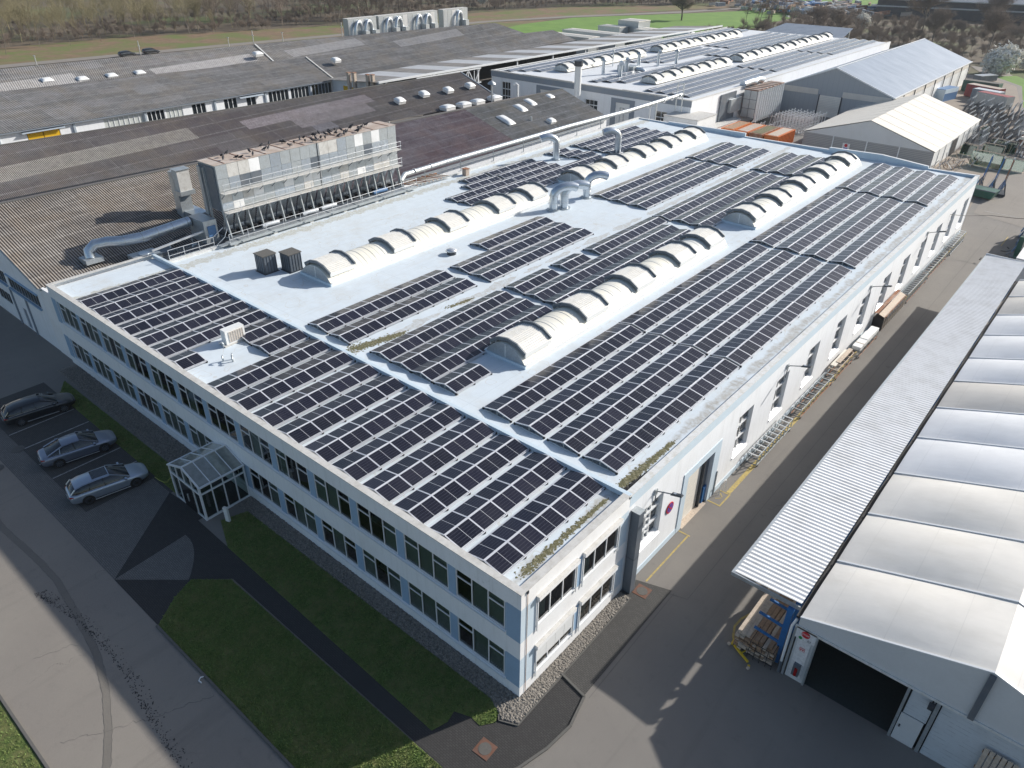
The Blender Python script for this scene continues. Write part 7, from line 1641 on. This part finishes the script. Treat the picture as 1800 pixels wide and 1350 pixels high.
for i, (x, y, s_, lb) in enumerate(((-62, 300, 1.25, 'largest spreading bare tree before the far halls'), (-44, 318, 1.15, 'spreading bare tree right of the largest one at the top right'), (-88, 268, .7, 'small bare tree just behind the rear hall'), (-79, 262, .75, 'bare tree left of the gabled hall ridge, in the scrub'), (-34, 268, .9, 'bare tree behind the gabled hall end'), (-24, 300, .9, 'bare tree right of the blossom bush, near the edge'), (-52, 275, .8, 'bare tree rising above the gabled hall ridge'), (-10, 262, .85, 'bare tree at the right picture edge above the road'))):
    make_tree('bare_tree', lb, 'tree', x, y, big, 'bark_grey', 'twig_brown', 'bare trees at the top right', s_, i*1.3)
make_tree('blossom_bush', 'large white-blossoming bush behind the grey gabled hall', 'bush', -22.3, 222, shrub, 'bark', 'twig_brown', 'blossoming bushes', 2.0, 0, 16000, z=-2.2)
make_tree('blossom_bush', 'smaller white bush right of the large blossoming one', 'bush', -17.5, 234, shrub, 'bark', 'twig_brown', 'blossoming bushes', 1.3, 2, 4500, z=-1.3)
make_tree('blossom_bush', 'pale blossoming bush far away in front of the dark far hall', 'bush', -83, 300, shrub, 'bark', 'twig_brown', 'blossoming bushes', 1.5, 1, 5000, z=-1.5)
make_tree('blossom_bush', 'small white blossoming bush at the edge of the far wood', 'bush', -236, 258, shrub, 'bark', 'twig_brown', 'blossoming bushes', 1.6, 1, 2500)
for i, (x, y) in enumerate(((-246, 92), (-247, 103), (-238, 62), (-246, 74), (-248, 112), (-243, 120), (-244, 82))):
    make_tree('bare_tree', f'{ORD[i]} pale thin tree on the wood edge at the upper left', 'tree', x, y, tall, 'bark_grey', 'twig_olive', 'thin trees on the wood edge', .75+.07*(i % 3), i)
def forest(name, pts, arrs, mat, label, seed, s0, s1, cat='wood', z=0.):
    g = np.random.default_rng(seed); VV = []; FF = []; n = 0
    for (x, y) in pts:
        V, F, lv = arrs[g.integers(len(arrs))]; a = g.uniform(0, 6.28); s_ = g.uniform(s0, s1); c_, q = math.cos(a)*s_, math.sin(a)*s_
        W = np.stack([V[:, 0]*c_-V[:, 1]*q+x, V[:, 0]*q+V[:, 1]*c_+y, V[:, 2]*s_+z], 1); VV.append(W); FF.append(F+n); n += len(W)
    return tag(raw(name, np.concatenate(VV), np.concatenate(FF), mat, 4), label, cat, kind='stuff')
fa = [tree_arrays(s_, 13, .55, 3, 3, .13, 4, .8, .35) for s_ in (11, 12, 13)]; fb = [tree_arrays(s_, 3.0, .9, 3, 5, .022, 3, .8, .05) for s_ in (21, 22)]
g = np.random.default_rng(2)
def edge_x(y): return np.interp(y, [-20, 66, 98, 137, 171, 200, 244, 291, 345, 400], [-262, -255, -252, -240, -229, -224, -226, -214, -171, -150])
ptsA = []; ptsB = []; ptsU = []
for k in range(620):
    y = g.uniform(20, 390); d = 4+90*g.random()**1.5; p = (edge_x(y)-d, y+d*.15)
    (ptsA if y > 130+g.normal(0, 12) else ptsB).append(p)
for k in range(900): y = g.uniform(20, 385); d = 60*g.random()**1.4; ptsU.append((edge_x(y)-d+2, y))
forest('wood', ptsA, fa, 'twig_brown', 'dense brown leafless wood along the top of the picture', 1, .85, 1.35)
forest('wood', ptsB, fa, 'twig_olive', 'olive-brown leafless wood at the upper left', 2, .65, 1.05)
forest('undergrowth', ptsU, fb, 'twig_brown', 'brown undergrowth under the leafless wood', 3, .8, 1.5, 'undergrowth')
pts = []
for k in range(1100):
    y = g.uniform(212, 330); x = g.uniform(-112, 20)
    if y < 250 and x < -50 or (x > -34+(y-212)*-.05 and y < 236) or (x > -10 and y < 250): continue
    pts.append((x, y))
forest('scrub', pts, fb, 'twig_brown', 'brown leafless scrub behind the rear hall and the gabled hall', 4, .9, 1.8, 'scrub')
pts = [(g.uniform(-122, -100), g.uniform(244, 256)) for k in range(90)]
m, nt, b = nodes('reed'); b.inputs['Roughness'].default_value = .9; nt.links.new(mix(nt, (.36, .27, .18), (.26, .19, .13), noise(nt, 2, 3)), b.inputs['Base Color'])
forest('reed_bed', pts, fb, 'reed', 'pale brown reed bed at the edge of the meadow', 5, .6, .95, 'reeds')

# ================================================================ AIR
hz = MB().box(-330, 60, -75, 480, -2, 60, 'white_wall').build('haze'); tag(hz, 'pale spring haze over the whole site', 'haze', kind='stuff')
m = bpy.data.materials.new('haze_air'); m.use_nodes = True; nt = m.node_tree; nt.nodes.clear(); vo = nt.nodes.new('ShaderNodeVolumePrincipled'); mo = nt.nodes.new('ShaderNodeOutputMaterial')
vo.inputs['Color'].default_value = (.80, .87, .95, 1); vo.inputs['Density'].default_value = .00014; vo.inputs['Anisotropy'].default_value = .3
nt.links.new(vo.outputs[0], mo.inputs['Volume']); hz.data.materials.clear(); hz.data.materials.append(m)
scene.cycles.volume_step_rate = 10; scene.cycles.volume_max_steps = 16; scene.cycles.volume_bounces = 0
